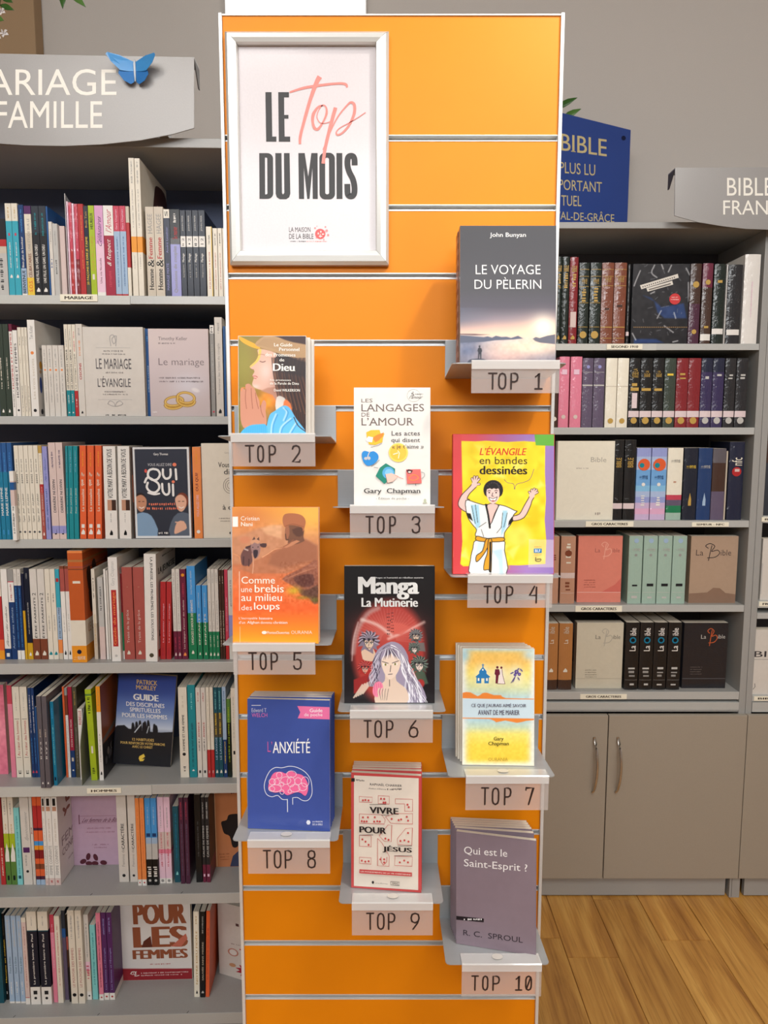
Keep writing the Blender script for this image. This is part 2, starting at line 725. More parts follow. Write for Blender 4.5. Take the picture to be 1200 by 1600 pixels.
def parse_bands(b):
    if ':' not in b:
        return [(1.0, b)]
    out = []
    for p in b.split(','):
        c_, e = p.split(':')
        out.append((float(e), c_))
    return out


RZ90 = Matrix.Rotation(math.pi / 2, 4, 'Z')


def spine_row(frame, org, sc, ybot, zs, vfix, rows, shelf, group, wd=0.135, vmax=0.26, style=None, zmax=9.0):
    """rows: (x0, x1, ytop, bands, texts, description[, options]); coordinates of the enlarged view.
    description '' = same look as the one before (a further copy)"""
    runs = []
    last_u = (-99, 0, 0)
    for r in rows:
        if r[5] == '':
            runs[-1].append(r)
        else:
            runs.append([r])
    for run in runs:
        d0 = run[0]
        for k, r in enumerate(run):
            x0, x1, yt = r[0], r[1], r[2]
            bands, texts = (r[3] or d0[3]), (r[4] if r[4] is not None else d0[4])
            o = dict(style or {})
            o.update(d0[6] if len(d0) > 6 else {})
            o.update(r[6] if len(r) > 6 else {})
            yb = o.get('yb', ybot)
            px0, px1 = org[0] + x0 / sc, org[0] + x1 / sc
            pyt, pyb = org[1] + yt / sc, org[1] + yb / sc
            if vfix is None:
                v = frame.hitz((px0 + px1) / 2, pyb, zs)[1]
            else:
                v = vfix
            v = max(o.get('v', v), -0.03 if 'yb' in o else 0.0012 + o.get('rd', 0))
            ym = (pyt + pyb) / 2
            u0, _ = frame.hit(px0, ym, v)
            u1, _ = frame.hit(px1, ym, v)
            H = max(0.05, frame.hit(px0, pyt, v)[1] - zs)
            H = min(H, zmax - zs - 0.004)
            sl = math.sin(R(o.get('lean', 0)))
            if sl:
                u0 -= H / 2 * sl
                u1 -= H / 2 * sl
            if not o.get('free'):
                if last_u[0] > -50:
                    lim = last_u[0] + max(0.0, min(H, last_u[2]) * (last_u[1] - sl)) + 0.0004
                    if u0 < lim and lim - u0 < 0.04:
                        u0 = lim
                u1 = max(u1, u0 + 0.0036)
                last_u = (u1, sl, H)
            if 'H' in o:
                H = o['H']
            T = max(0.003, (u1 - u0) - 0.0005)
            W = min(o.get('W', wd), vmax - v)
            lean = R(o.get('lean', 0))
            name = o.get('name', 'book')
            lab = d0[5]
            if len(run) > 1:
                nn = len(run)
                wds = ['first', 'second', 'third', 'fourth', 'fifth', 'sixth']
                nums = ['', '', 'two', 'three', 'four', 'five', 'six']
                ordn = ('left' if k == 0 else 'right') + ' of two' if nn == 2 else \
                    (('leftmost' if k == 0 else 'rightmost' if k == nn - 1 else wds[k] + ' from left') + ' of ' + nums[nn])
                lab += ', ' + ordn
            lab = uniq(lab + ', ' + shelf)
            M = frame.M @ Matrix.Translation((u1 - 0.0002, v, zs + (T * math.sin(-lean) if lean < 0 else 0) + 0.0003)) @ \
                Matrix.Rotation(lean, 4, 'Y') @ RZ90
            root = empty(name, M, lab, o.get('cat', 'book'), group)
            book_parts(root, W, H, T, parse_bands(bands), min(o.get('rd', 0.0), T * 0.3), o.get('kind', 'card'), o.get('rough', 0.42), o.get('coat', 0.15), o.get('hard', False))
            rd = o.get('rd', 0.0)
            P = Print(ydown=False)
            PB = Print(ydown=False)
            for t in [q for q in (texts or '').split(';') if q]:
                q = t.split('|')
                s_, f0, f1, c_ = q[0], float(q[1]), float(q[2]), q[3]
                wf = float(q[4]) if len(q) > 4 and q[4] else 0.6
                cx = float(q[5]) if len(q) > 5 and q[5] else 0.5
                fl = q[6] if len(q) > 6 else ''
                za, zb = H * (1 - f1), H * (1 - f0)
                sa, sb = T * (cx - wf / 2), T * (cx + wf / 2)
                if s_ == '#' and wf > 0.7 and rd:
                    for k_ in range(6):
                        PB.rect(sa + (sb - sa) * k_ / 6, za, sa + (sb - sa) * (k_ + 1) / 6, zb, c_)
                elif s_ == '#':
                    P.rect(sa, za, sb, zb, c_)
                elif s_ == 'o':
                    rr = min((sb - sa), (zb - za)) / 2
                    P.ell((sa + sb) / 2, (za + zb) / 2, rr, rr, c_, 14)
                elif s_ == '~':
                    P.ticks(sa, za, sb, zb, c_, rot=90, step=max(0.0022, (sb - sa) * 0.55))
                elif s_ == '^':     # little flame-like publisher mark
                    m_ = (sa + sb) / 2
                    P.poly([(sa, za), (sb, za), (sb, za + (zb - za) * .5), (m_, zb), (sa, za + (zb - za) * .3)], c_)
                elif s_ == '-':
                    P.text(fl, sa, za, sb, zb, c_, 0.01)
                else:
                    P.serif = 's' in fl
                    P.text(s_, sa, za, sb, zb, c_, 0.02 if 'b' in fl else 0.0, rot=-90 if 'd' in fl else 90, shear=0.1 if 'i' in fl else 0)
            bulge = min(rd, T * 0.3)
            PB.build('spine_band', root, lambda s_, z, off: (-bulge * (1 - ((s_ - T / 2) / (T / 2)) ** 2) - off - 0.0002, T - s_, z), d=4e-6)
            P.build('spine_lettering', root, lambda s_, z, off: (-bulge - off - (0.0005 if bulge else 0), T - s_, z))
            if 'front' in o:
                o['front'](root, W, H)


def face_book(frame, quad, org, sc, T, bands, label, group, art=None, v=None, zs=None, roll=0.0, yaw=0.0, M=None, W=None, H=None,
              kind='card', coat=0.2, rough=0.38, hard=False, rd=0.0, nx=0, name='book', lean=0.0):
    """a book facing the room; quad TL,TR,BR,BL in the enlarged view"""
    q = [(org[0] + x / sc, org[1] + y / sc) for x, y in quad]
    if M is None:
        if v is None:
            v = max(0.0012, frame.hitz(q[3][0], q[3][1], zs)[1])
        a = frame.hit(*q[3], v)
        b = frame.hit(*q[2], v)
        t = frame.hit(*q[0], v)
        z0 = zs if zs is not None else a[1]
        if W is None:
            W = math.hypot(b[0] - a[0], b[1] - a[1] if roll else 0)
        if H is None:
            H = math.hypot(t[1] - z0, t[0] - a[0] if roll else 0)
        M = frame.M @ Matrix.Translation((a[0], v, z0 + 0.0004 + T * math.sin(R(lean)) + (W * math.sin(R(roll)) if roll > 0 else 0))) @ \
            Matrix.Rotation(R(yaw), 4, 'Z') @ Matrix.Rotation(R(-lean), 4, 'X') @ Matrix.Rotation(R(roll), 4, 'Y')
    root = empty(name, M, uniq(label), 'book', group)
    book_parts(root, W, H, T, bands if isinstance(bands, list) else parse_bands(bands), rd, kind, rough, coat, hard)
    if art:
        Hm = np.linalg.inv(homography(quad))

        def Tm(x, y):
            p = Hm @ np.array((x, y, 1.0))
            return min(W - .0004, max(.0004, p[0] / p[2] * W)), min(H - .0004, max(.0006, p[1] / p[2] * H))
        pic = Picture(quad, nx, int(nx * H / W)) if nx else None
        P = Print(Tm)
        art(P, pic)
        if pic:
            pic.build('cover_picture', root, W, H)
        P.build('cover_lettering' if pic else 'cover_print', root, lambda x, z, off: (x, -off - (0.0001 if pic else 0), z))
    return root
# ================================================================== the room
WY = 2.50
wall_m = mat((192, 185, 178), 0.85, 0, 'paint')
def structure(name, mb, bevel=0):
    o = mb.build(name, None, None, bevel)
    o['kind'] = 'structure'
    return o
structure('wall_back', MB().box(-2.6, 3.0, WY, WY + 0.1, 0, 3.15, wall_m))
structure('wall_left', MB().box(-2.7, -2.6, -3.0, WY + 0.1, 0, 3.15, wall_m))
structure('wall_right', MB().box(3.0, 3.1, -3.0, WY + 0.1, 0, 3.15, wall_m))
structure('wall_front', MB().box(-2.6, 3.0, -3.1, -3.0, 0, 3.15, mat((205, 203, 200), 0.85, 0, 'paint')))
structure('ceiling', MB().box(-2.7, 3.1, -3.1, WY + 0.1, 3.15, 3.2, mat((226, 226, 224), 0.9, 0, 'paint')))
# tan boxed-in column on the left part of the back wall
WF = Frame((0, WY, 0))
cx1 = Frame((0, WY - 0.06, 0)).hit(54, 40)[0]
structure('trim_1', MB().box(cx1 - 0.45, cx1, WY - 0.06, WY - 0.002, 1.9, 3.149, mat((160, 132, 100), 0.8, 0, 'paint')), 0.003)


def wood_mat():
    m, nt, b = newmat('oak_vinyl')
    N = nt.nodes
    tc = N.new('ShaderNodeTexCoord')
    oi = N.new('ShaderNodeObjectInfo')
    ad = N.new('ShaderNodeVectorMath')
    ad.operation = 'ADD'
    cb = N.new('ShaderNodeCombineXYZ')
    mul = N.new('ShaderNodeMath')
    mul.operation = 'MULTIPLY'
    mul.inputs[1].default_value = 37
    nt.links.new(oi.outputs['Random'], mul.inputs[0])
    nt.links.new(mul.outputs[0], cb.inputs[1])
    nt.links.new(mul.outputs[0], cb.inputs[2])
    nt.links.new(tc.outputs['Object'], ad.inputs[0])
    nt.links.new(cb.outputs[0], ad.inputs[1])
    mp = N.new('ShaderNodeMapping')
    mp.inputs['Scale'].default_value = (16, 1.3, 1)
    nt.links.new(ad.outputs[0], mp.inputs[0])
    nz = N.new('ShaderNodeTexNoise')
    nz.inputs['Scale'].default_value = 1.6
    nz.inputs['Detail'].default_value = 6
    nz.inputs['Roughness'].default_value = 0.6
    nz.inputs['Distortion'].default_value = 0.5
    nt.links.new(mp.outputs[0], nz.inputs['Vector'])
    cr = N.new('ShaderNodeValToRGB')
    e = cr.color_ramp.elements
    e[0].position, e[0].color = 0.28, lin((150, 98, 44)) + [1]
    e[1].position, e[1].color = 0.72, lin((216, 166, 88)) + [1]
    k = e.new(0.5)
    k.color = lin((192, 138, 66)) + [1]
    nt.links.new(nz.outputs['Fac'], cr.inputs[0])
    mp2 = N.new('ShaderNodeMapping')
    mp2.inputs['Scale'].default_value = (120, 3, 1)
    nt.links.new(ad.outputs[0], mp2.inputs[0])
    n2 = N.new('ShaderNodeTexNoise')
    n2.inputs['Scale'].default_value = 2
    n2.inputs['Detail'].default_value = 4
    nt.links.new(mp2.outputs[0], n2.inputs['Vector'])
    r2 = N.new('ShaderNodeValToRGB')
    r2.color_ramp.elements[0].position = 0.32
    r2.color_ramp.elements[0].color = (0.62, 0.55, 0.45, 1)
    r2.color_ramp.elements[1].position = 0.5
    r2.color_ramp.elements[1].color = (1, 1, 1, 1)
    nt.links.new(n2.outputs['Fac'], r2.inputs[0])
    mx = N.new('ShaderNodeMix')
    mx.data_type = 'RGBA'
    mx.blend_type = 'MULTIPLY'
    mx.inputs[0].default_value = 0.6
    nt.links.new(cr.outputs[0], mx.inputs[6])
    nt.links.new(r2.outputs[0], mx.inputs[7])
    hv = N.new('ShaderNodeHueSaturation')
    mr = N.new('ShaderNodeMapRange')
    mr.inputs[3].default_value = 0.86
    mr.inputs[4].default_value = 1.12
    nt.links.new(oi.outputs['Random'], mr.inputs[0])
    nt.links.new(mr.outputs[0], hv.inputs['Value'])
    nt.links.new(mx.outputs[2], hv.inputs['Color'])
    nt.links.new(hv.outputs[0], b.inputs['Base Color'])
    b.inputs['Roughness'].default_value = 0.38
    bp = N.new('ShaderNodeBump')
    bp.inputs['Strength'].default_value = 0.15
    bp.inputs['Distance'].default_value = 0.001
    nt.links.new(n2.outputs['Fac'], bp.inputs['Height'])
    nt.links.new(bp.outputs[0], b.inputs['Normal'])
    return m


wood = wood_mat()
floor = structure('floor', MB().box(-2.7, 3.1, -3.1, WY + 0.1, -0.06, -0.004, mat((150, 104, 54), 0.6, 0, 'laminate')))
pw = 0.148
pcache = {}
for i in range(-16, 20):
    xa = 0.083 + i * pw
    near = -0.1 <= xa <= 1.8
    y = 0.62 + random.uniform(-0.5, 0.1) if near else -1.2
    if -0.1 < xa - 0.52 < 0.1:
        y = 1.885 - 0.9
    while y < WY - 0.02:
        L = min(0.9 if near else 3.7, WY - 0.001 - y)
        key = round(L, 3)
        if key not in pcache:
            q = MB()
            g = 0.0005
            q.add([(g, g, 0), (pw - g, g, 0), (pw - g, L - g, 0), (g, L - g, 0), (g + .001, g + .001, .004), (pw - g - .001, g + .001, .004), (pw - g - .001, L - g - .001, .004), (g + .001, L - g - .001, .004)],
                  [(4, 5, 6, 7), (0, 1, 5, 4), (1, 2, 6, 5), (2, 3, 7, 6), (3, 0, 4, 7)], wood)
            o = q.build('plank', floor)
            pcache[key] = o.data
        else:
            o = bpy.data.objects.new('plank', pcache[key])
            COL.objects.link(o)
            o.parent = floor
        o.location = (xa, y, -0.004)
        y += L

# white glowing panel on the wall above the display top
x0, _ = WF.hit(354, 20); x1, _ = WF.hit(573, 20)
em, nt, b = newmat('lit_opal')
b.inputs['Base Color'].default_value = (0.9, 0.9, 0.88, 1)
b.inputs['Emission Color'].default_value = (1, 0.98, 0.94, 1)
b.inputs['Emission Strength'].default_value = 1.1
lp = empty('wall_light', Matrix.Translation(((x0 + x1) / 2, WY, 2.55)), uniq('glowing white rectangular panel on the wall above the orange display'), 'light')
h = (x1 - x0) / 2
MB().box(-h, h, -0.03, -0.0005, -0.3, 0.56, mat((235, 235, 232), 0.5, 0, 'paint')).build('housing', lp, None, 0.003)
MB().box(-h + .004, h - .004, -0.034, -0.0302, -0.296, 0.556, em).build('diffuser', lp)

# ================================================================== orange slatwall display
T_OR = mat((232, 136, 0), 0.5, 0, 'laminate', 0.0)
T_OR.node_tree.nodes['Principled BSDF'].inputs['Specular IOR Level'].default_value = 0.3
ALU = mat((205, 208, 210), 0.32, 0.75, 'metal')
ALW = mat((228, 228, 226), 0.35, 0.35, 'metal')
DARK = mat((70, 72, 76), 0.4, 0.4, 'metal')
bx0, _ = BOARD.hit(352, 216); bx1, _ = BOARD.hit(871, 216)
ztop = BOARD.hit(600, 25)[1]
z_s0 = BOARD.hit(700, 216)[1]
PIT = 0.0894 * 1.118
brd = empty('slatwall_display', Matrix.Translation((0, 1.118, 0)), uniq('tall orange slatwall display panel standing between the two bookcases'), 'display stand')
slots = [z_s0 - PIT * k for k in range(15)]
while slots[-1] > 0.12:
    slots.append(slots[-1] - PIT)
edges = [ztop] + slots
sh = 0.0046
zprev = ztop
MB().box(bx0, bx1, 0.012, 0.03, 0.0, ztop - 0.001, mat((206, 128, 40), 0.6, 0, 'laminate')).build('backing_board', brd)
for z in slots + [None]:
    zt_, zb_ = zprev, (z + sh if z is not None else 0.002)
    MB().box(bx0, bx1, 0, 0.012, zb_ + 0.0002, zt_ - 0.0002, T_OR).build('slat', brd, None, 0.0004)
    if z is not None:
        q = MB()
        q.box(bx0, bx1, 0.0105, 0.0118, z - sh, z + sh, ALU)
        q.box(bx0, bx1, -0.0006, 0.0105, z + sh - 0.0011, z + sh, ALW)
        q.box(bx0, bx1, -0.0006, 0.0105, z - sh, z - sh + 0.0011, ALW)
        q.build('slot_insert', brd)
        zprev = z - sh
for x in (bx0 - 0.0055, bx1 + 0.0002):
    MB().box(x, x + 0.0053, -0.004, 0.034, 0.0, ztop + 0.003, ALW).build('edge_trim', brd, None, 0.0008)
MB().box(bx0, bx1, -0.002, 0.03, ztop, ztop + 0.0018, ALW).build('top_trim', brd)
brd_foot = MB()
brd_foot.box(bx0 + 0.02, bx0 + 0.06, 0.031, 0.35, 0.0, 0.04, DARK).box(bx1 - 0.06, bx1 - 0.02, 0.031, 0.35, 0.0, 0.04, DARK)
brd_foot.build('foot', brd, None, 0.002)

# ================================================================== poster in a snap frame
POY = -0.014
PF = Frame((0, 1.118 + POY, 0))
def pf(x, y): return PF.hit(340 + x / 3.903, 20 + y / 3.903)
o4 = [pf(45, 105), pf(1048, 107), pf(1040, 1535), pf(70, 1535)]
xl = (o4[0][0] + o4[3][0]) / 2; xr = (o4[1][0] + o4[2][0]) / 2
zt = (o4[0][1] + o4[1][1]) / 2; zb = (o4[2][1] + o4[3][1]) / 2
i4 = [pf(120, 182), pf(966, 182), pf(962, 1445), pf(140, 1445)]
il = (i4[0][0] + i4[3][0]) / 2; ir = (i4[1][0] + i4[2][0]) / 2
it = (i4[0][1] + i4[1][1]) / 2; ib = (i4[2][1] + i4[3][1]) / 2
fr = empty('picture_frame', PF.M.copy(), uniq('silver snap frame holding the LE TOP DU MOIS poster'), 'picture frame')
SILV = mat((226, 226, 222), 0.3, 0.55, 'metal')
def rail(a, b_, c, d, name='frame_rail'):
    """outer edge a-b, inner edge d-c"""
    q = MB()
    pr = [(0.0, 0.013), (0.0, 0.003), (0.22, -0.001), (0.6, -0.002), (0.92, 0.0), (1.0, 0.004), (1.0, 0.011)]
    vs = []
    for t, y in pr:
        for (o_, i_) in ((a, d), (b_, c)):
            vs.append((o_[0] + (i_[0] - o_[0]) * t, y, o_[1] + (i_[1] - o_[1]) * t))
    n = len(pr)
    fs = [(2 * i, 2 * i + 1, 2 * ((i + 1) % n) + 1, 2 * ((i + 1) % n)) for i in range(n)]
    fs += [tuple(2 * i for i in range(n)), tuple(2 * i + 1 for i in reversed(range(n)))]
    q.add(vs, fs, SILV)
    q.build(name, fr)
g = 0.0003
A_, B_, C_, D_ = (xl, zt), (xr, zt), (xr, zb), (xl, zb)
a_, b2, c_, d_ = (il, it), (ir, it), (ir, ib), (il, ib)
rail((A_[0] + g, A_[1]), (B_[0] - g, B_[1]), (b2[0] - g, b2[1]), (a_[0] + g, a_[1]))
rail((B_[0], B_[1] - g), (C_[0], C_[1] + g), (c_[0], c_[1] + g), (b2[0], b2[1] - g))
rail((C_[0] - g, C_[1]), (D_[0] + g, D_[1]), (d_[0] + g, d_[1]), (c_[0] - g, c_[1]))
rail((D_[0], D_[1] + g), (A_[0], A_[1] - g), (a_[0], a_[1] - g), (d_[0], d_[1] + g))
MB().box(il - 0.006, ir + 0.006, 0.0115, 0.0128, ib - 0.006, it + 0.006, mat((120, 120, 120), 0.6)).build('back_sheet', fr)
po = empty('poster', PF.M @ Matrix.Translation((0, 0.0095, 0)), uniq('white poster reading LE TOP DU MOIS inside the silver frame'), 'poster')
MB().box(il - 0.004, ir + 0.004, 0, 0.0006, ib - 0.004, it + 0.004, mat((200, 192, 194), 0.35, 0, 'paint', 0.3)).build('sheet', po)
hq = np.linalg.inv(homography([(120, 182), (966, 182), (962, 1445), (140, 1445)]))
def TP(x, y):
    p = hq @ np.array((x, y, 1.0))
    return il + p[0] / p[2] * (ir - il), ib + p[1] / p[2] * (it - ib)
P = Print(TP)
K = (36, 31, 30)
def blk(pts): P.poly(pts, K)
blk([(287, 465), (325, 465), (328, 738), (353, 738), (353, 770), (290, 770)])
blk([(366, 465), (432, 465), (432, 497), (402, 497), (402, 605), (428, 605), (428, 628), (403, 628), (404, 738), (438, 738), (438, 770), (368, 770)])
def ring(x0, y0, x1, y1, ix0, iy0, ix1, iy1, r=22, ri=9, left=True):
    def rr(a, b, c, d, q, lf):
        out = []
        for (cx, cy, s0) in ((c - q, b + q, -90), (c - q, d - q, 0)):
            out += [(cx + q * math.cos(R(s0 + t)), cy + q * math.sin(R(s0 + t))) for t in range(0, 91, 15)]
        if lf:
            for (cx, cy, s0) in ((a + q, d - q, 90), (a + q, b + q, 180)):
                out += [(cx + q * math.cos(R(s0 + t)), cy + q * math.sin(R(s0 + t))) for t in range(0, 91, 15)]
        else:
            out += [(a, d)] * 7 + [(a, b)] * 7
        return out
    o_ = rr(x0, y0, x1, y1, r, left); i_ = rr(ix0, iy0, ix1, iy1, ri, left)
    n = len(o_)
    P.items.append(([TP(*p) for p in o_ + i_], [(k, (k + 1) % n, n + (k + 1) % n, n + k) for k in range(n)], K))
ring(247, 840, 332, 1122, 282, 868, 296, 1094, 34, 7, False)
# U
o_ = [(346, 840), (384, 840), (386, 1085), (392, 1095), (400, 1085), (399, 840), (434, 840), (437, 1090), (430, 1112), (412, 1124), (372, 1124), (354, 1112), (347, 1090)]
P.poly(o_, K)
# M
P.poly([(488, 840), (527, 840), (548, 985), (568, 840), (606, 840), (606, 1122), (575, 1122), (574, 930), (555, 1122), (541, 1122), (521, 930), (522, 1122), (490, 1122)], K)
ring(617, 838, 712, 1125, 652, 868, 676, 1094, 34, 11)
blk([(722, 840), (758, 840), (758, 1122), (722, 1122)])
P.stroke([(834, 915), (833, 880), (826, 862), (812, 857), (798, 862), (791, 878), (790, 915), (800, 955), (822, 1000), (832, 1045), (831, 1085), (822, 1102), (810, 1106), (797, 1102), (790, 1088), (788, 1030)], 36, K, sm=4, cap=False)
CR = (236, 130, 120)
P.stroke([(436, 466), (520, 440), (610, 425), (700, 414), (760, 412), (785, 420), (789, 436)], [10, 16, 16, 14, 15, 15, 10], CR, sm=4)
P.stroke([(622, 370), (600, 410), (560, 520), (520, 660), (500, 740), (498, 784)], [32, 26, 21, 18, 18, 14], CR, sm=4)
P.stroke([(640, 548), (612, 556), (582, 600), (577, 650), (590, 688), (612, 690), (640, 650), (662, 600), (660, 560), (640, 545), (615, 575), (603, 620), (625, 655), (660, 655), (700, 640)], [8, 12, 20, 16, 18, 16, 10, 14, 10, 7, 5, 5, 5, 5, 5], CR, sm=4)
P.stroke([(718, 560), (690, 660), (655, 800), (640, 905)], [22, 21, 19, 20], CR, sm=4)
P.stroke([(640, 820), (680, 720), (730, 620), (790, 545), (815, 528), (834, 545), (832, 600), (800, 670), (760, 715), (730, 728), (722, 712), (745, 685), (800, 655), (850, 625), (903, 590)], [6, 8, 8, 10, 14, 18, 18, 14, 12, 11, 8, 6, 5, 5, 5], CR, sm=4)
P.build('title_lettering', po, lambda x, z, off: (x, -off, z), 0.35)
P = Print(TP)
P.text('LA MAISON', 428, 1296, 560, 1326, K, 0.0)
P.text('DE LA BIBLE', 428, 1337, 578, 1368, K, 0.0)
P.ticks(430, 1380, 532, 1388, K)
P.ticks(536, 1380, 662, 1388, CR)
P.ell(620, 1338, 32, 32, (226, 90, 90), 24)
for a, b3, r3 in ((588, 1302, 6), (652, 1295, 5), (668, 1345, 7), (648, 1322, 4), (660, 1318, 8), (600, 1290, 3), (642, 1372, 4), (596, 1362, 4)):
    P.ell(a, b3, r3, r3, (232, 140, 138), 10)
for a, b3, c3, d3 in ((604, 1330, 612, 1342), (620, 1320, 628, 1330), (612, 1350, 632, 1356), (630, 1336, 644, 1344), (618, 1338, 622, 1362)):
    P.rect(a, b3, c3, d3, (240, 214, 210))
P.build('shop_logo', po, lambda x, z, off: (x, -off, z), 0.35)

# ================================================================== trays, tags and the ten ranked titles
TRAY = mat((176, 180, 182), 0.38, 0.35, 'metal')
PLATE = mat((168, 174, 178), 0.4, 0.3, 'metal')
tag_m, nt, b = newmat('clear_tag')
b.inputs['Base Color'].default_value = (0.66, 0.60, 0.57, 1)
b.inputs['Roughness'].default_value = 0.18
b.inputs['Alpha'].default_value = 0.36
b.inputs['Coat Weight'].default_value = 0.8
clip_m, nt, b = newmat('clear_clip')
b.inputs['Base Color'].default_value = (0.88, 0.86, 0.84, 1)
b.inputs['Roughness'].default_value = 0.14
b.inputs['Alpha'].default_value = 0.5
b.inputs['Coat Weight'].default_value = 1.0
# strokes of the tag letters in a 0..1 x 0..1 cell
GL = {
    'T': [[(0, 1), (1, 1)], [(.5, 1), (.5, 0)]],
    'O': [[(.5, 1), (.15, .93), (0, .75), (0, .25), (.15, .07), (.5, 0), (.85, .07), (1, .25), (1, .75), (.85, .93), (.5, 1)]],
    'P': [[(0, 0), (0, 1), (.55, 1), (.88, .93), (1, .75), (.88, .53), (.55, .46), (0, .46)]],
    '1': [[(.1, .78), (.55, 1), (.55, 0)], [(.05, 0), (1, 0)]],
    '2': [[(0, .8), (.12, .95), (.5, 1), (.88, .93), (1, .75), (.9, .55), (0, 0), (1, 0), (1, .1)]],
    '3': [[(0, .82), (.15, .96), (.5, 1), (.88, .93), (1, .76), (.85, .58), (.4, .54), (.85, .5), (1, .3), (.9, .08), (.5, 0), (.12, .05), (0, .2)]],
    '4': [[(.7, 1), (0, .45), (1, .45)], [(1, .95), (1, 0)]],
    '5': [[(.95, 1), (.1, 1), (.05, .55), (.5, .62), (.88, .55), (1, .32), (.88, .08), (.5, 0), (.12, .05), (0, .2)]],
    '6': [[(.75, 1), (.2, .62), (0, .3), (.12, .07), (.5, 0), (.88, .07), (1, .3), (.88, .52), (.5, .6), (.15, .5)]],
    '7': [[(0, .88), (0, 1), (1, 1), (.4, 0)]],
    '8': [[(.5, .54), (.12, .62), (.05, .78), (.15, .94), (.5, 1), (.85, .94), (.95, .78), (.88, .62), (.5, .54), (.1, .46), (0, .26), (.12, .06), (.5, 0), (.88, .06), (1, .26), (.9, .46), (.5, .54)]],
    '9': [[(.25, 0), (.8, .38), (1, .7), (.88, .93), (.5, 1), (.12, .93), (0, .7), (.12, .48), (.5, .4), (.85, .5)]],
    '0': [[(.5, 1), (.15, .93), (0, .75), (0, .25), (.15, .07), (.5, 0), (.85, .07), (1, .25), (1, .75), (.85, .93), (.5, 1)], [(.15, .1), (.85, .9)]],
}
TD, TRISE, TW = 0.12, 0.0115, 0.158
TA = math.atan2(TRISE, TD)
UND = {1: 'the grey LE VOYAGE DU PÈLERIN book', 2: 'the praying girl paperback', 3: 'the white LANGAGES DE L’AMOUR paperback', 4: 'the yellow and red comic book',
       5: 'the orange BREBIS paperback', 6: 'the black MANGA paperback', 7: 'the yellow wedding-icons paperback', 8: 'the blue L’ANXIÉTÉ booklets', 9: 'the red bordered VIVRE booklets', 10: 'the mauve SAINT-ESPRIT booklets'}
trays = []       # (front centre px, front y px, slot index, tag centre px, glyphs start positions)
DATA = [  # n, front-centre x, front y, slot, tag x0, x1, tag text x for T,O,P, digit(s) as px, text y0,y1
    (1, 796, 571, 3, 736, 873, (762, 777, 778, 791, 797, 810), [(834, 848)], 582, 609),
    (2, 428, 684, 4, 362, 493, (383, 398, 402, 413, 420, 432), [(456, 470)], 695, 723),
    (3, 607, 795, 5, 547, 679, (571, 584, 589, 601, 608, 619), [(643, 657)], 806, 834),
    (4, 791, 904, 6, 730, 862, (755, 768, 772, 783, 790, 802), [(826, 839)], 915, 943),
    (5, 432, 1007, 7, 365, 493, (388, 402, 406, 417, 423, 435), [(458, 472)], 1019, 1047),
    (6, 612, 1112, 8, 547, 676, (568, 581, 585, 597, 603, 615), [(638, 654)], 1125, 1153),
    (7, 784, 1217, 9, 727, 856, (751, 764, 768, 780, 787, 799), [(820, 834)], 1230, 1258),
    (8, 445.5, 1315, 10, 388, 516, (411, 424, 428, 440, 445, 457), [(480, 494)], 1328, 1357),
    (9, 611, 1411, 11, 550, 676, (572, 585, 589, 601, 606, 618), [(641, 656)], 1426, 1453),
    (10, 777.5, 1508, 12, 721, 845, (736, 748, 753, 763, 769, 781), [(804, 816), (820, 831)], 1524, 1548),
]
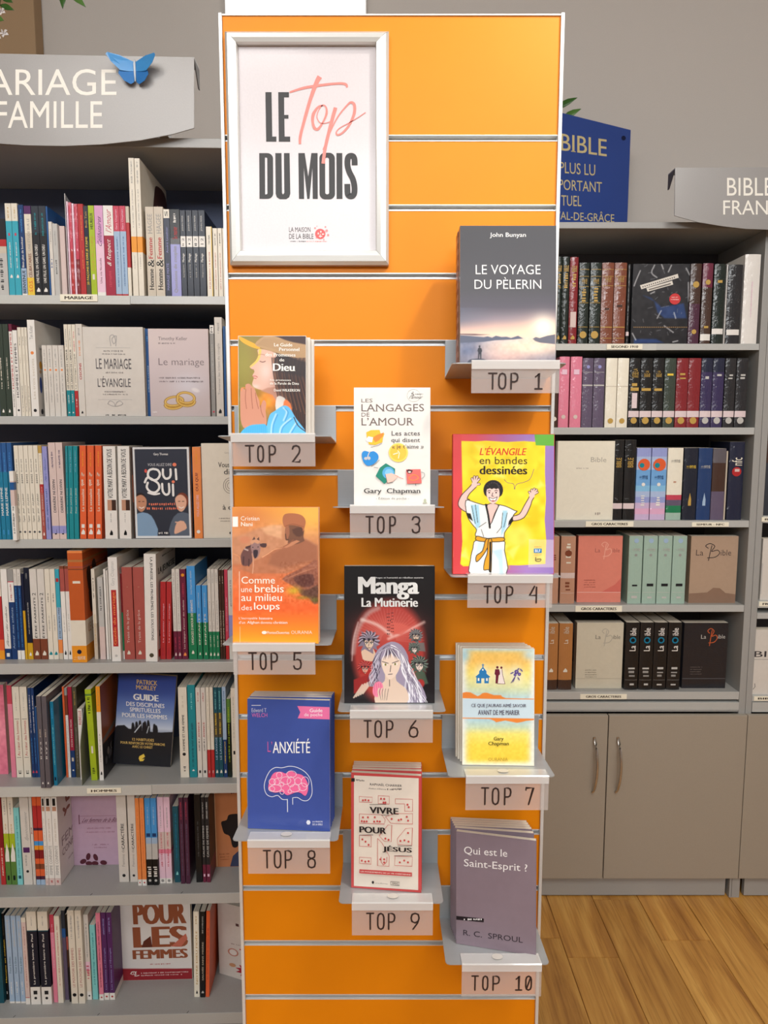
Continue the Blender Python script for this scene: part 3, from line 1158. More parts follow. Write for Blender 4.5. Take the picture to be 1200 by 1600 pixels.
for n, fx, fy, si, tx0, tx1, gx, dg, gy0, gy1 in DATA:
    zb = slots[si] - 0.053
    yf = -TD
    FR = Frame((0, 1.118 + yf, 0))
    cx = FR.hit(fx, fy)[0]
    T0 = Matrix.Translation((cx, 1.118, zb))
    tr = empty('display_tray', T0, uniq('grey metal tray on the slatwall holding %s' % UND[n]), 'tray', 'grey metal trays on the orange display')
    hw = TW / 2
    q = MB()      # sloping plate: rounded front corners
    pts = [(-hw, 0.0), (-hw, -TD + 0.006), (-hw + 0.002, -TD + 0.002), (-hw + 0.006, -TD), (hw - 0.006, -TD), (hw - 0.002, -TD + 0.002), (hw, -TD + 0.006), (hw, 0.0)]
    vs = [(x, y - 0.0012, -y * math.tan(TA) + dz) for dz in (0, -0.0014) for x, y in pts]
    k = len(pts)
    q.add(vs, [tuple(range(k)), tuple(range(2 * k - 1, k - 1, -1))] + [(i, i + k, (i + 1) % k + k, (i + 1) % k) for i in range(k)], TRAY)
    q.build('tray_plate', tr)
    MB().box(-hw, hw, -0.0024, -0.0010, -0.0014, 0.053 + sh - 0.0018, PLATE).build('back_plate', tr)
    MB().box(-hw, hw, -0.0024, 0.006, 0.053 + sh - 0.0018, 0.053 + sh - 0.0012, PLATE).box(-hw, hw, 0.006, 0.0066, 0.053 - 0.002, 0.053 + sh - 0.0012, PLATE).build('hook', tr)
    # tag
    zf = zb + TRISE
    w0 = FR.hit(tx0, fy + 20)[0]; w1 = FR.hit(tx1, fy + 20)[0]
    ztt = FR.hit(fx, fy + 2)[1]; ztb = FR.hit(fx, gy1 + 5.5)[1]
    tg = empty('rank_tag', Matrix.Translation(((w0 + w1) / 2, 1.118 + yf - 0.003, zf)), uniq('clear tag reading TOP %d under %s' % (n, UND[n])), 'label', 'TOP rank tags on the orange display')
    hw2 = (w1 - w0) / 2
    MB().box(-hw2, hw2, -0.001, 0.0, ztb - zf, 0.0008, tag_m).build('tag_sheet', tg)
    q = MB()
    vs = []
    for x in (-hw2, hw2):
        for y, z in ((-0.0025, -0.009), (-0.0028, 0.002), (-0.001, 0.0034), (0.024, 0.0038 - 0.024 * math.tan(TA) - 0.001), (0.024, 0.0028 - 0.024 * math.tan(TA) - 0.001), (0.0005, 0.0024), (-0.0012, 0.0014), (-0.0012, -0.009)):
            vs.append((x, y, z))
    q.add(vs, [(i, i + 8, (i + 1) % 8 + 8, (i + 1) % 8) for i in range(8)] + [tuple(range(7, -1, -1)), tuple(range(8, 16))], clip_m)
    q.build('clip_strip', tg)
    P = Print(ydown=False)
    TF = Frame((0, 1.118 + yf - 0.0042, 0))
    ox, oz = (w0 + w1) / 2, zf
    def cell(a, b_, ch):
        xa = TF.hit(a, gy1)[0] - ox; xb = TF.hit(b_, gy1)[0] - ox
        za = TF.hit(a, gy1)[1] - oz; zc = TF.hit(a, gy0)[1] - oz
        e = 0.0012
        for st in GL[ch]:
            pts_ = [(xa + e + (xb - xa - 2 * e) * px, za + e + (zc - za - 2 * e) * py) for px, py in st]
            P.stroke(pts_, 0.0024, (52, 38, 34))
    for (a, b_), ch in zip(((gx[0], gx[1]), (gx[2], gx[3]), (gx[4], gx[5])), 'TOP'):
        cell(a, b_, ch)
    P.build('word_lettering', tg, lambda x, z, off: (x, -0.001 - off, z), 0.5)
    P = Print(ydown=False)
    for (a, b_), ch in zip(dg, str(n)):
        cell(a, b_, ch)
    P.build('number_lettering', tg, lambda x, z, off: (x, -0.001 - off, z), 0.5)
    if n >= 7:
        P2 = Print(ydown=False)
        sx = {7: (788, 1210), 8: (446, 1308), 9: (614, 1403), 10: (779, 1497)}[n]
        P2.ell(0, 0, 0.0085, 0.007, (214, 208, 200), 18)
        uu = FR.hit(sx[0], sx[1])[0] - ox
        P2.build('round_sticker', tg, lambda x, y, off: (uu + x, 0.014 + y, 0.0022 + off - 0.0142 * math.tan(TA) + 0.002 - y * math.tan(TA)))
    trays.append((cx, zb))

TGROUP = 'ranked titles on the orange display'


def ranked(n, quad, org, sc, T, bands, label, art, nx, copies=0, ydep=None, jit=(), hard=False, rd=0.0, cl='further copy', cb=None):
    cx, zb = trays[n - 1]
    q = [(org[0] + x / sc, org[1] + y / sc) for x, y in quad]
    # tray surface frame (tilted)
    FT = Frame(None, m=Matrix.Translation((cx, 1.118, zb)) @ Matrix.Rotation(-TA, 4, 'X'))
    if ydep is None:
        bl = FT.hitz(q[3][0], q[3][1], 0.001)
        br = FT.hitz(q[2][0], q[2][1], 0.001)
    else:
        bl = (FT.hit(q[3][0], q[3][1], -ydep)[0], -ydep)
        br = (FT.hit(q[2][0], q[2][1], -ydep)[0], -ydep)
    W = math.hypot(br[0] - bl[0], br[1] - bl[1])
    yaw = math.atan2(br[1] - bl[1], br[0] - bl[0])
    F2 = Frame(None, m=FT.M @ Matrix.Translation((bl[0], bl[1], 0.0005)) @ Matrix.Rotation(yaw, 4, 'Z'))
    H = F2.hit(q[0][0], q[0][1], 0)[1]
    print('TOP', n, 'W %.3f H %.3f yaw %.1f y %.3f' % (W, H, math.degrees(yaw), bl[1]))
    r = face_book(None, quad, org, sc, T, bands, label, TGROUP, art, M=F2.M, W=W, H=H, nx=nx, coat=0.15, hard=hard, rd=rd)
    for k in range(copies):
        j = jit[k] if k < len(jit) else (0, 0)
        M = FT.M @ Matrix.Translation((bl[0] + j[0], bl[1] + (k + 1) * (T + 0.0006) + (0.004 if yaw < -0.02 else 0), 0.0005)) @ Matrix.Rotation(yaw * (0.4 if k else 0.6), 4, 'Z')
        lb = ['directly behind the front copy', 'second behind the front copy', 'third behind the front copy', 'fourth behind the front copy', 'fifth behind the front copy'][k]
        if k == copies - 1 and copies > 1:
            lb = 'rearmost of the stack'
        rr = empty('book', M, uniq('%s on the TOP %d tray, %s' % (cl, n, lb)), 'book', TGROUP)
        book_parts(rr, W, H, T, cb if cb else parse_bands(bands) if isinstance(bands, str) else bands, rd, 'card', 0.38, 0.15, hard)
    return r


def art1(P, p):
    p.grad([(63, (68, 68, 73)), (560, (72, 71, 77)), (700, (84, 80, 92)), (790, (140, 128, 138)), (860, (222, 182, 168)), (915, (250, 214, 184)), (940, (190, 180, 186)), (1150, (96, 96, 112))])
    p.mix(np.clip((420 - p.X) / 400, 0, 1) * (p.Y > 700) * np.clip((905 - p.Y) / 100, 0, 1) * 0.8, (92, 98, 116))
    p.glow(820, 900, 230, 110, (255, 214, 180), .9)
    p.glow(640, 1010, 260, 60, (250, 216, 188), .95)
    p.glow(500, 1080, 200, 60, (224, 182, 168), .7)
    p.glow(800, 850, 80, 80, (255, 246, 224), 1)
    p.glow(170, 950, 140, 35, (70, 88, 122), .9)
    p.glow(200, 1030, 90, 60, (84, 96, 128), .8)
    p.noise(9, 42, (100, 930, 900, 1160))
    p.noise(6, 16, (100, 930, 900, 1160))
    p.poly([(143, 905), (260, 906), (380, 912), (260, 916), (143, 912)], (96, 66, 72))
    p.poly([(143, 916), (250, 926), (330, 932), (360, 925), (395, 936), (425, 920), (470, 930), (510, 928), (545, 938), (600, 920), (640, 942), (560, 950), (420, 956), (330, 968), (143, 975)], (86, 92, 112))
    p.poly([(715, 944), (740, 930), (770, 938), (830, 920), (893, 909), (893, 986), (830, 980), (770, 974), (735, 962)], (98, 98, 112))
    p.poly([(205, 1150), (210, 1112), (240, 1102), (290, 1098), (335, 1104), (360, 1125), (365, 1150)], (58, 62, 78), sm=3)
    p.ell(296, 1004, 7, 9, (36, 38, 48))
    p.poly([(284, 1018), (296, 1012), (310, 1018), (316, 1036), (310, 1052), (308, 1100), (300, 1100), (298, 1065), (294, 1065), (290, 1100), (282, 1100), (285, 1052), (279, 1036)], (36, 38, 48))
    W_ = (240, 238, 236)
    P.text('John Bunyan', 385, 118, 668, 162, W_, 0.01)
    P.text('LE VOYAGE', 272, 368, 780, 442, W_, -0.005, res=3)
    P.text('DU PÈLERIN', 262, 465, 784, 556, W_, -0.005, res=3)
    P.text('CLC', 470, 1112, 532, 1136, W_, 0.02)


ranked(1, [(152, 63), (908, 63), (892, 1150), (142, 1150)], (690, 340), 5.0, 0.022, [(1.0, (86, 84, 88))], 'dark grey book LE VOYAGE DU PÈLERIN standing at front of TOP 1 tray', art1, 160, 1, 0.096, [(-0.001, 0)], cl='reddish speckled copy', cb=[(k / 24, (118, 62, 48) if k % 2 else (150, 104, 86)) for k in range(1, 25)])


def art2(P, p):
    P.serif = True
    p.grad([(200, (128, 118, 44)), (420, (150, 120, 60)), (600, (90, 60, 40)), (840, (50, 28, 30))], 'x')
    p.glow(260, 350, 120, 260, (150, 140, 56), .9)
    p.glow(480, 700, 110, 110, (240, 150, 30), 1)
    p.glow(560, 650, 90, 60, (252, 130, 60), .8)
    p.noise(14, 40, (200, 560, 700, 1030))
    # hair
    p.poly([(500, 300), (700, 260), (838, 300), (838, 1010), (760, 960), (720, 860), (690, 700), (640, 640), (560, 600), (520, 500)], (46, 26, 24), sm=3)
    p.poly([(500, 420), (560, 430), (640, 560), (700, 680), (640, 640), (560, 600)], (128, 84, 56), soft=30)
    for k in range(14):
        x = 560 + k * 19
        p.line([(x - 20, 330), (x + 20, 520), (x + 60, 700), (x + 90, 900)], 5, (92 + 12 * (k % 3), 58, 44), .6, 4, 8)
    # hat
    p.poly([(205, 85), (300, 130), (400, 180), (395, 205), (330, 190), (250, 150), (208, 110)], (236, 168, 40), sm=3)
    p.poly([(440, 90), (520, 84), (600, 100), (838, 160), (838, 325), (720, 290), (560, 240), (430, 200), (360, 160)], (182, 146, 104), sm=3)
    p.poly([(560, 84), (838, 84), (838, 160), (720, 140), (640, 118)], (60, 36, 34), soft=10)
    for k in range(9):
        p.line([(380 + k * 8, 165 - k * 7), (560 + k * 4, 205 - k * 11), (838, 300 - k * 16)], 3, (140, 106, 74), .5, 4, 5)
    # face profile
    p.poly([(395, 205), (560, 245), (545, 300), (530, 420), (560, 560), (600, 640), (520, 625), (440, 600), (370, 580), (330, 545), (338, 500), (345, 478), (332, 462), (340, 440), (350, 425), (348, 408), (318, 390), (308, 372), (330, 350), (365, 318), (390, 270)], (222, 176, 156), sm=3)
    p.poly([(395, 210), (420, 215), (405, 290), (380, 330), (325, 375), (310, 372), (365, 318), (390, 265)], (250, 196, 80), .9, 8, sm=2)
    p.glow(460, 420, 60, 90, (236, 206, 196), .8)
    p.poly([(410, 600), (560, 560), (640, 640), (660, 720), (590, 760), (520, 640)], (190, 138, 116), soft=14, sm=2)
    p.line([(405, 322), (430, 330), (455, 322)], 7, (90, 50, 44), 1, 3)
    p.line([(392, 262), (420, 256), (450, 262)], 5, (150, 104, 84), .8, 3, 5)
    p.line([(335, 465), (360, 462), (378, 472)], 7, (188, 84, 80), 1, 3)
    p.line([(348, 482), (366, 486)], 8, (196, 100, 92), 1)
    p.line([(320, 398), (345, 400)], 5, (150, 92, 80), .8, soft=6)
    p.glow(360, 560, 40, 20, (240, 216, 206), .6)
    for k in range(26):     # loose strands falling in front of the ear
        x = 548 + k * 11
        c_ = [(58, 34, 30), (110, 70, 48), (40, 22, 22)][k % 3]
        p.line([(x - 30 + k * 2, 290), (x - 18 + 8 * math.sin(k), 430), (x + 6, 560 + 10 * math.cos(k)), (x + 30 + k * 2, 700 + k * 6)], 10, c_, .85, 5, 7)
    p.poly([(560, 250), (838, 318), (838, 470), (600, 420)], (34, 20, 22), .8, 26)
    # orange leaves, collar
    p.poly([(560, 660), (600, 650), (650, 690), (600, 760), (560, 800), (545, 740)], (222, 214, 206), soft=6, sm=2)
    p.poly([(640, 680), (690, 720), (700, 800), (650, 780), (620, 740)], (238, 122, 60), soft=12, sm=2)
    # jacket
    p.poly([(450, 1030), (460, 940), (490, 830), (540, 790), (620, 740), (680, 760), (740, 860), (830, 980), (838, 1030)], (96, 184, 236), sm=3)
    for a in (((500, 1030), (510, 920), (550, 820)), ((580, 1030), (600, 940), (690, 860)), ((660, 1030), (700, 960), (740, 900)), ((620, 880), (650, 800), (620, 760))):
        p.line(list(a), 12, (206, 226, 240), .8, 4, 12)
        p.line([(x + 16, y + 6) for x, y in a], 6, (40, 110, 170), .7, 4, 8)
    p.line([(720, 850), (760, 930), (838, 990)], 10, (50, 40, 44), .9, 3)
    # hands and cuff
    p.poly([(265, 545), (300, 535), (325, 560), (350, 580), (370, 640), (395, 700), (400, 760), (430, 690), (458, 715), (452, 790), (460, 880), (440, 930), (300, 950), (250, 960), (215, 880), (212, 700), (215, 600), (230, 570), (262, 590)], (206, 142, 116), sm=3)
    for a in (((268, 590), (262, 680), (272, 770)), ((318, 580), (322, 680), (330, 770)), ((358, 620), (368, 700), (385, 770)), ((405, 740), (412, 800), (432, 850))):
        p.line(list(a), 5, (140, 76, 56), .8, 3, 6)
    p.line([(225, 600), (235, 575), (262, 575)], 8, (250, 140, 70), .8, 3)
    p.poly([(228, 1030), (228, 980), (300, 930), (390, 918), (455, 925), (450, 1030)], (74, 176, 236), sm=3)
    for k in range(12):
        p.line([(250 + k * 18, 950 - k * 2), (256 + k * 17, 1030)], 3, (34, 126, 190), .5)
    p.glow(690, 520, 150, 150, (40, 24, 24), .35)
    W_ = (244, 240, 232)
    P.text('Le Guide', 540, 152, 710, 184, W_, 0.02)
    P.text('Personnel', 584, 194, 778, 226, W_, 0.02)
    P.text('des Promesses', 456, 246, 738, 278, W_, 0.02)
    P.text('de', 588, 296, 634, 324, W_, 0.02)
    P.text('Dieu', 526, 344, 736, 414, W_, 0.03, res=3)
    P.text('Ses promesses', 498, 490, 694, 512, W_, 0.02)
    P.text('de la Parole de Dieu', 498, 518, 768, 542, W_, 0.02)
    P.text('David WILKERSON', 534, 582, 778, 606, W_, 0.02)


ranked(2, [(205, 88), (840, 82), (832, 1028), (195, 1032)], (340, 510), 6.0, 0.0105, 'offw', 'paperback with praying girl in straw hat, frontmost on the TOP 2 tray', art2, 190, 2, 0.098, [(0.0045, 0), (0.0085, 0)], cl='thin white-edged copy')


def art3(P, p):
    P.serif = True
    G = (110, 94, 90)
    P.text('LES', 273, 196, 378, 230, G)
    P.text('LANGAGES', 273, 246, 855, 314, G, 0.0, res=3)
    P.text('DE', 273, 326, 348, 362, G)
    P.text('L’AMOUR', 273, 374, 762, 444, G, 0.0, res=3)
    K_ = (70, 66, 70)
    P.stroke([(760 + 62 * math.cos(t / 16 * 6.283), 168 + 58 * math.sin(t / 16 * 6.283)) for t in range(16)], 2, (150, 150, 146), closed=True)
    P.ticks(738, 128, 764, 140, K_)
    P.text('5', 738, 142, 766, 172, K_)
    P.ticks(770, 150, 850, 160, K_)
    P.text('l’amour', 716, 168, 850, 196, K_, shear=.1)
    P.text('Les actes', 552, 496, 814, 538, K_)
    P.text('qui disent', 548, 560, 814, 610, K_)
    P.poly([(316, 508), (360, 488), (440, 486), (450, 520), (486, 520), (470, 560), (466, 600), (400, 626), (340, 620), (322, 560)], (250, 190, 50))
    P.poly([(370, 560), (420, 530), (480, 510), (470, 545), (430, 585), (400, 600)], (244, 140, 50))
    P.poly([(310, 580), (335, 545), (380, 555), (370, 600), (330, 596)], (250, 246, 236))
    P.stroke([(360, 645), (420, 632), (460, 612)], 3, K_)
    P.ell(612, 696, 90, 88, (250, 216, 104), 28)
    P.ell(612, 696, 76, 74, (246, 196, 70), 28)
    P.stroke([(612, 748), (622, 700), (608, 680)], 7, (252, 244, 220))
    P.stroke([(566, 712), (606, 700)], 8, (252, 244, 220))
    P.text('« je t’aime »', 552, 622, 848, 668, K_)
    P.poly(smooth_path([(275, 700), (300, 680), (345, 690), (385, 684), (422, 712), (425, 756), (385, 800), (330, 818), (292, 790), (276, 745)], 4, True), (40, 140, 216))
    P.stroke([(318, 760), (340, 700), (350, 686)], 8, (214, 200, 190))
    P.ell(310, 750, 16, 14, (190, 190, 196)); P.ell(340, 748, 14, 16, (190, 190, 196))
    P.stroke([(360, 824), (400, 800), (436, 764)], 3, K_); P.stroke([(385, 832), (424, 838)], 3, K_)
    P.poly([(400, 912), (440, 835), (495, 795), (580, 845), (575, 900), (480, 985)], (28, 132, 112))
    P.ell(518, 884, 56, 56, (86, 170, 220), 24); P.ell(524, 888, 40, 40, (130, 196, 232), 24)
    P.poly([(490, 896), (545, 886), (580, 900), (610, 910), (585, 940), (560, 962), (505, 978)], (244, 196, 182))
    P.stroke([(580, 905), (620, 925), (655, 938)], 4, (222, 120, 110)); P.stroke([(490, 896), (508, 980), (560, 972)], 3, K_)
    P.poly([(682, 852), (816, 850), (824, 980), (690, 984)], (226, 110, 104))
    P.stroke([(820, 875), (848, 885), (850, 915), (826, 935)], 6, (170, 172, 170), sm=3)
    P.poly([(684, 862), (705, 850), (745, 862), (730, 888), (700, 890)], (78, 34, 40)); P.ell(714, 876, 14, 8, (244, 220, 214))
    P.stroke([(706, 930), (735, 905), (770, 905), (795, 930), (760, 952), (720, 948), (706, 930)], 5, (240, 160, 60), sm=3)
    P.stroke([(768, 985), (770, 1002)], 4, K_)
    P.text('Gary  Chapman', 290, 1026, 815, 1084, (44, 42, 44), 0.02, res=3)
    P.text('- Édition de poche -', 400, 1104, 706, 1134, (120, 116, 112))
    P.ell(853, 1140, 12, 18, (180, 184, 160)); P.ell(853, 1158, 18, 6, (180, 184, 160))


ranked(3, [(205, 92), (916, 94), (902, 1190), (196, 1190)], (520, 590), 5.925, 0.012, 'white', 'white paperback LES LANGAGES DE L’AMOUR on the TOP 3 tray', art3, 0, 0, 0.094)


def art4(P, p):
    p.grad([(140, (222, 74, 72)), (330, (212, 78, 92)), (560, (176, 100, 150)), (760, (164, 126, 190)), (1000, (146, 118, 184))], 'x')
    p.poly([(213, 152), (330, 155), (420, 149), (600, 158), (740, 150), (830, 156), (918, 186), (916, 420), (925, 640), (914, 820), (928, 1000), (920, 1195), (700, 1206), (480, 1200), (230, 1210), (205, 1190), (222, 1000), (212, 800), (222, 560), (210, 360)], (246, 214, 40))
    p.noise(16, 60, (215, 160, 915, 1195))
    for k in range(26):
        a = rng.rand() * 6.28
        x, y = 240 + rng.rand() * 640, 180 + rng.rand() * 980
        L = 60 + rng.rand() * 80
        c_ = [(252, 232, 110), (238, 188, 20), (254, 240, 150)][k % 3]
        p.poly([(x, y), (x + L * math.cos(a), y + L * math.sin(a)), (x + L * math.cos(a + .7), y + L * math.sin(a + .7) * .8)], c_, .5, 26)
    p.ell(690, 960, 110, 90, (253, 240, 150), 0, .4, 60)
    # keep the border crisp again
    p.poly([(148, 95), (213, 95), (213, 150), (222, 560), (212, 800), (222, 1000), (205, 1190), (205, 1280), (148, 1280)], (216, 70, 74))
    p.poly([(826, 90), (996, 90), (994, 190), (838, 186)], (96, 168, 62))
    p.poly([(780, 985), (993, 990), (990, 1225), (775, 1222)], (232, 222, 216), .45)
    K_ = (26, 22, 24)
    W_ = (244, 240, 236)
    def fig(pts, c, lw=6, sm=3):
        q_ = smooth_path(pts, sm, True)
        p.poly(q_, c)
        p.line(q_ + [q_[0]], lw, K_)
    fig([(282, 650), (262, 640), (280, 600), (318, 560), (340, 535), (330, 515), (305, 512), (290, 530), (262, 560), (215, 610), (188, 670), (196, 710), (250, 750), (290, 740)], (236, 196, 188))
    fig([(640, 790), (700, 770), (740, 700), (775, 640), (790, 615), (815, 610), (822, 630), (806, 660), (790, 710), (740, 800), (660, 828), (628, 812)], (236, 196, 188))
    fig([(250, 655), (330, 672), (400, 692), (430, 688), (520, 690), (590, 706), (660, 740), (680, 748), (650, 780), (630, 850), (600, 890), (575, 930), (560, 985), (450, 980), (345, 960), (330, 940), (340, 900), (300, 850), (262, 780)], (240, 240, 236))
    p.poly([(290, 690), (360, 690), (372, 860), (345, 900), (310, 820)], (150, 206, 232), .8, 14)
    p.poly([(560, 740), (600, 740), (590, 880), (545, 960), (552, 850)], (150, 206, 232), .8, 14)
    for a in (((300, 700), (330, 850)), ((330, 690), (350, 840)), ((560, 760), (548, 880)), ((598, 760), (570, 880)), ((360, 880), (420, 840)), ((510, 930), (550, 880)), ((400, 960), (380, 900))):
        p.line(list(a), 4, K_)
    p.poly([(250, 756), (290, 765), (310, 830), (270, 800)], K_); p.poly([(640, 790), (650, 830), (605, 870), (612, 830)], K_)
    fig([(430, 690), (520, 690), (500, 760), (455, 860), (440, 800)], (236, 196, 188), 5)
    p.line([(418, 690), (438, 780), (452, 885)], 16, K_, 1, 3)
    p.line([(530, 695), (495, 760), (468, 840)], 6, K_, 1, 3)
    fig([(300, 1285), (290, 1160), (310, 1060), (345, 985), (560, 990), (575, 1080), (585, 1285)], (244, 244, 240))
    p.poly([(470, 1080), (560, 1060), (570, 1280), (530, 1280), (520, 1160)], (176, 216, 236), .7, 24)
    p.poly([(350, 1000), (420, 1010), (400, 1060), (330, 1120)], (190, 222, 236), .6, 20)
    fig([(345, 955), (430, 975), (560, 968), (565, 1000), (440, 1005), (340, 992)], (222, 158, 40))
    fig([(418, 985), (455, 990), (420, 1080), (370, 1150), (338, 1172), (340, 1120), (390, 1080)], (222, 158, 40))
    fig([(440, 990), (468, 992), (466, 1160), (462, 1262), (440, 1240), (400, 1240), (410, 1160), (430, 1100)], (222, 158, 40))
    p.line([(456, 1010), (456, 1120), (452, 1255)], 14, K_, 1)
    # head
    p.ell(480, 572, 74, 78, (30, 24, 26))
    for k in range(22):
        a = R(150 + k * 11.5)
        p.ell(480 + 68 * math.cos(a), 566 + 70 * math.sin(a), 15, 15, (30, 24, 26))
    p.poly([(424, 575), (436, 545), (470, 552), (500, 540), (528, 560), (532, 615), (516, 655), (480, 684), (446, 662), (426, 620)], (240, 204, 196), sm=3)
    for k in range(6):
        p.ell(432 + k * 18, 546 - (k % 2) * 6, 14, 12, (30, 24, 26))
    for k in range(7):
        a = R(190 + k * 26)
        p.line([(480 + 40 * math.cos(a), 540 + 34 * math.sin(a)), (480 + 58 * math.cos(a + .3), 555 + 56 * math.sin(a + .3))], 3, (120, 104, 110), .8)
    for a in (((434, 576), (446, 568), (458, 574)), ((492, 574), (504, 567), (518, 574)), ((476, 590), (468, 616), (482, 620))):
        p.line(list(a), 5, K_)
    p.ell(446, 588, 7, 6, K_); p.ell(504, 588, 7, 6, K_)
    p.poly([(444, 630), (478, 640), (512, 626), (502, 652), (478, 662), (454, 650)], W_)
    p.line([(444, 628), (478, 640), (514, 624), (502, 654), (478, 664), (452, 652), (444, 630)], 4, K_)
    p.poly([(462, 656), (478, 664), (496, 656), (478, 652)], (200, 90, 90))
    for (cx, cy, dr, L) in ((322, 520, -78, 66), (806, 612, -58, 58)):
        fs_ = [(-34, .8), (-12, 1.0), (8, 1.05), (28, .92), (72 if cx < 500 else -70, .62)]
        for w_, c_ in ((22, K_), (14, (236, 196, 188))):
            for da, l_ in fs_:
                a = R(dr + da)
                p.line([(cx, cy), (cx + L * l_ * math.cos(a), cy + L * l_ * math.sin(a))], w_, c_)
        p.ell(cx, cy, 24, 24, (236, 196, 188))
    P.stroke([(572, 478), (600, 505), (650, 516), (658, 562), (676, 518), (740, 500), (790, 470), (820, 390)], 4, (120, 90, 110), sm=4)
    RD = (222, 60, 34)
    xs = [366, 400, 418, 462, 516, 566, 612, 668, 682, 722, 764]
    P.text('L’ÉVANGILE', 366, 198, 764, 272, RD, 0.02, shear=.04, res=3)
    P.text('en bandes', 366, 286, 764, 348, (66, 58, 26), 0.0, res=3)
    P.text('dessinées', 366, 364, 764, 434, (40, 34, 22), 0.03, res=3)
    P.rect(820, 1062, 886, 1098, (36, 130, 190)); P.text('BLF', 830, 1068, 876, 1092, (236, 236, 236), 0.02)
    P.ticks(820, 1044, 886, 1050, (220, 120, 90)); P.ticks(822, 1110, 884, 1118, (226, 150, 110))
    P.stroke([(836, 1135), (836, 1165), (872, 1168), (878, 1150), (840, 1152)], 5, (60, 60, 54), sm=3)


ranked(4, [(146, 97), (994, 92), (990, 1280), (146, 1272)], (680, 660), 5.335, 0.016, [(1.0, (198, 48, 54))], 'comic book with red spine, L’ÉVANGILE EN BANDES DESSINÉES, on the TOP 4 tray', art4, 230, 0, 0.097, hard=True)


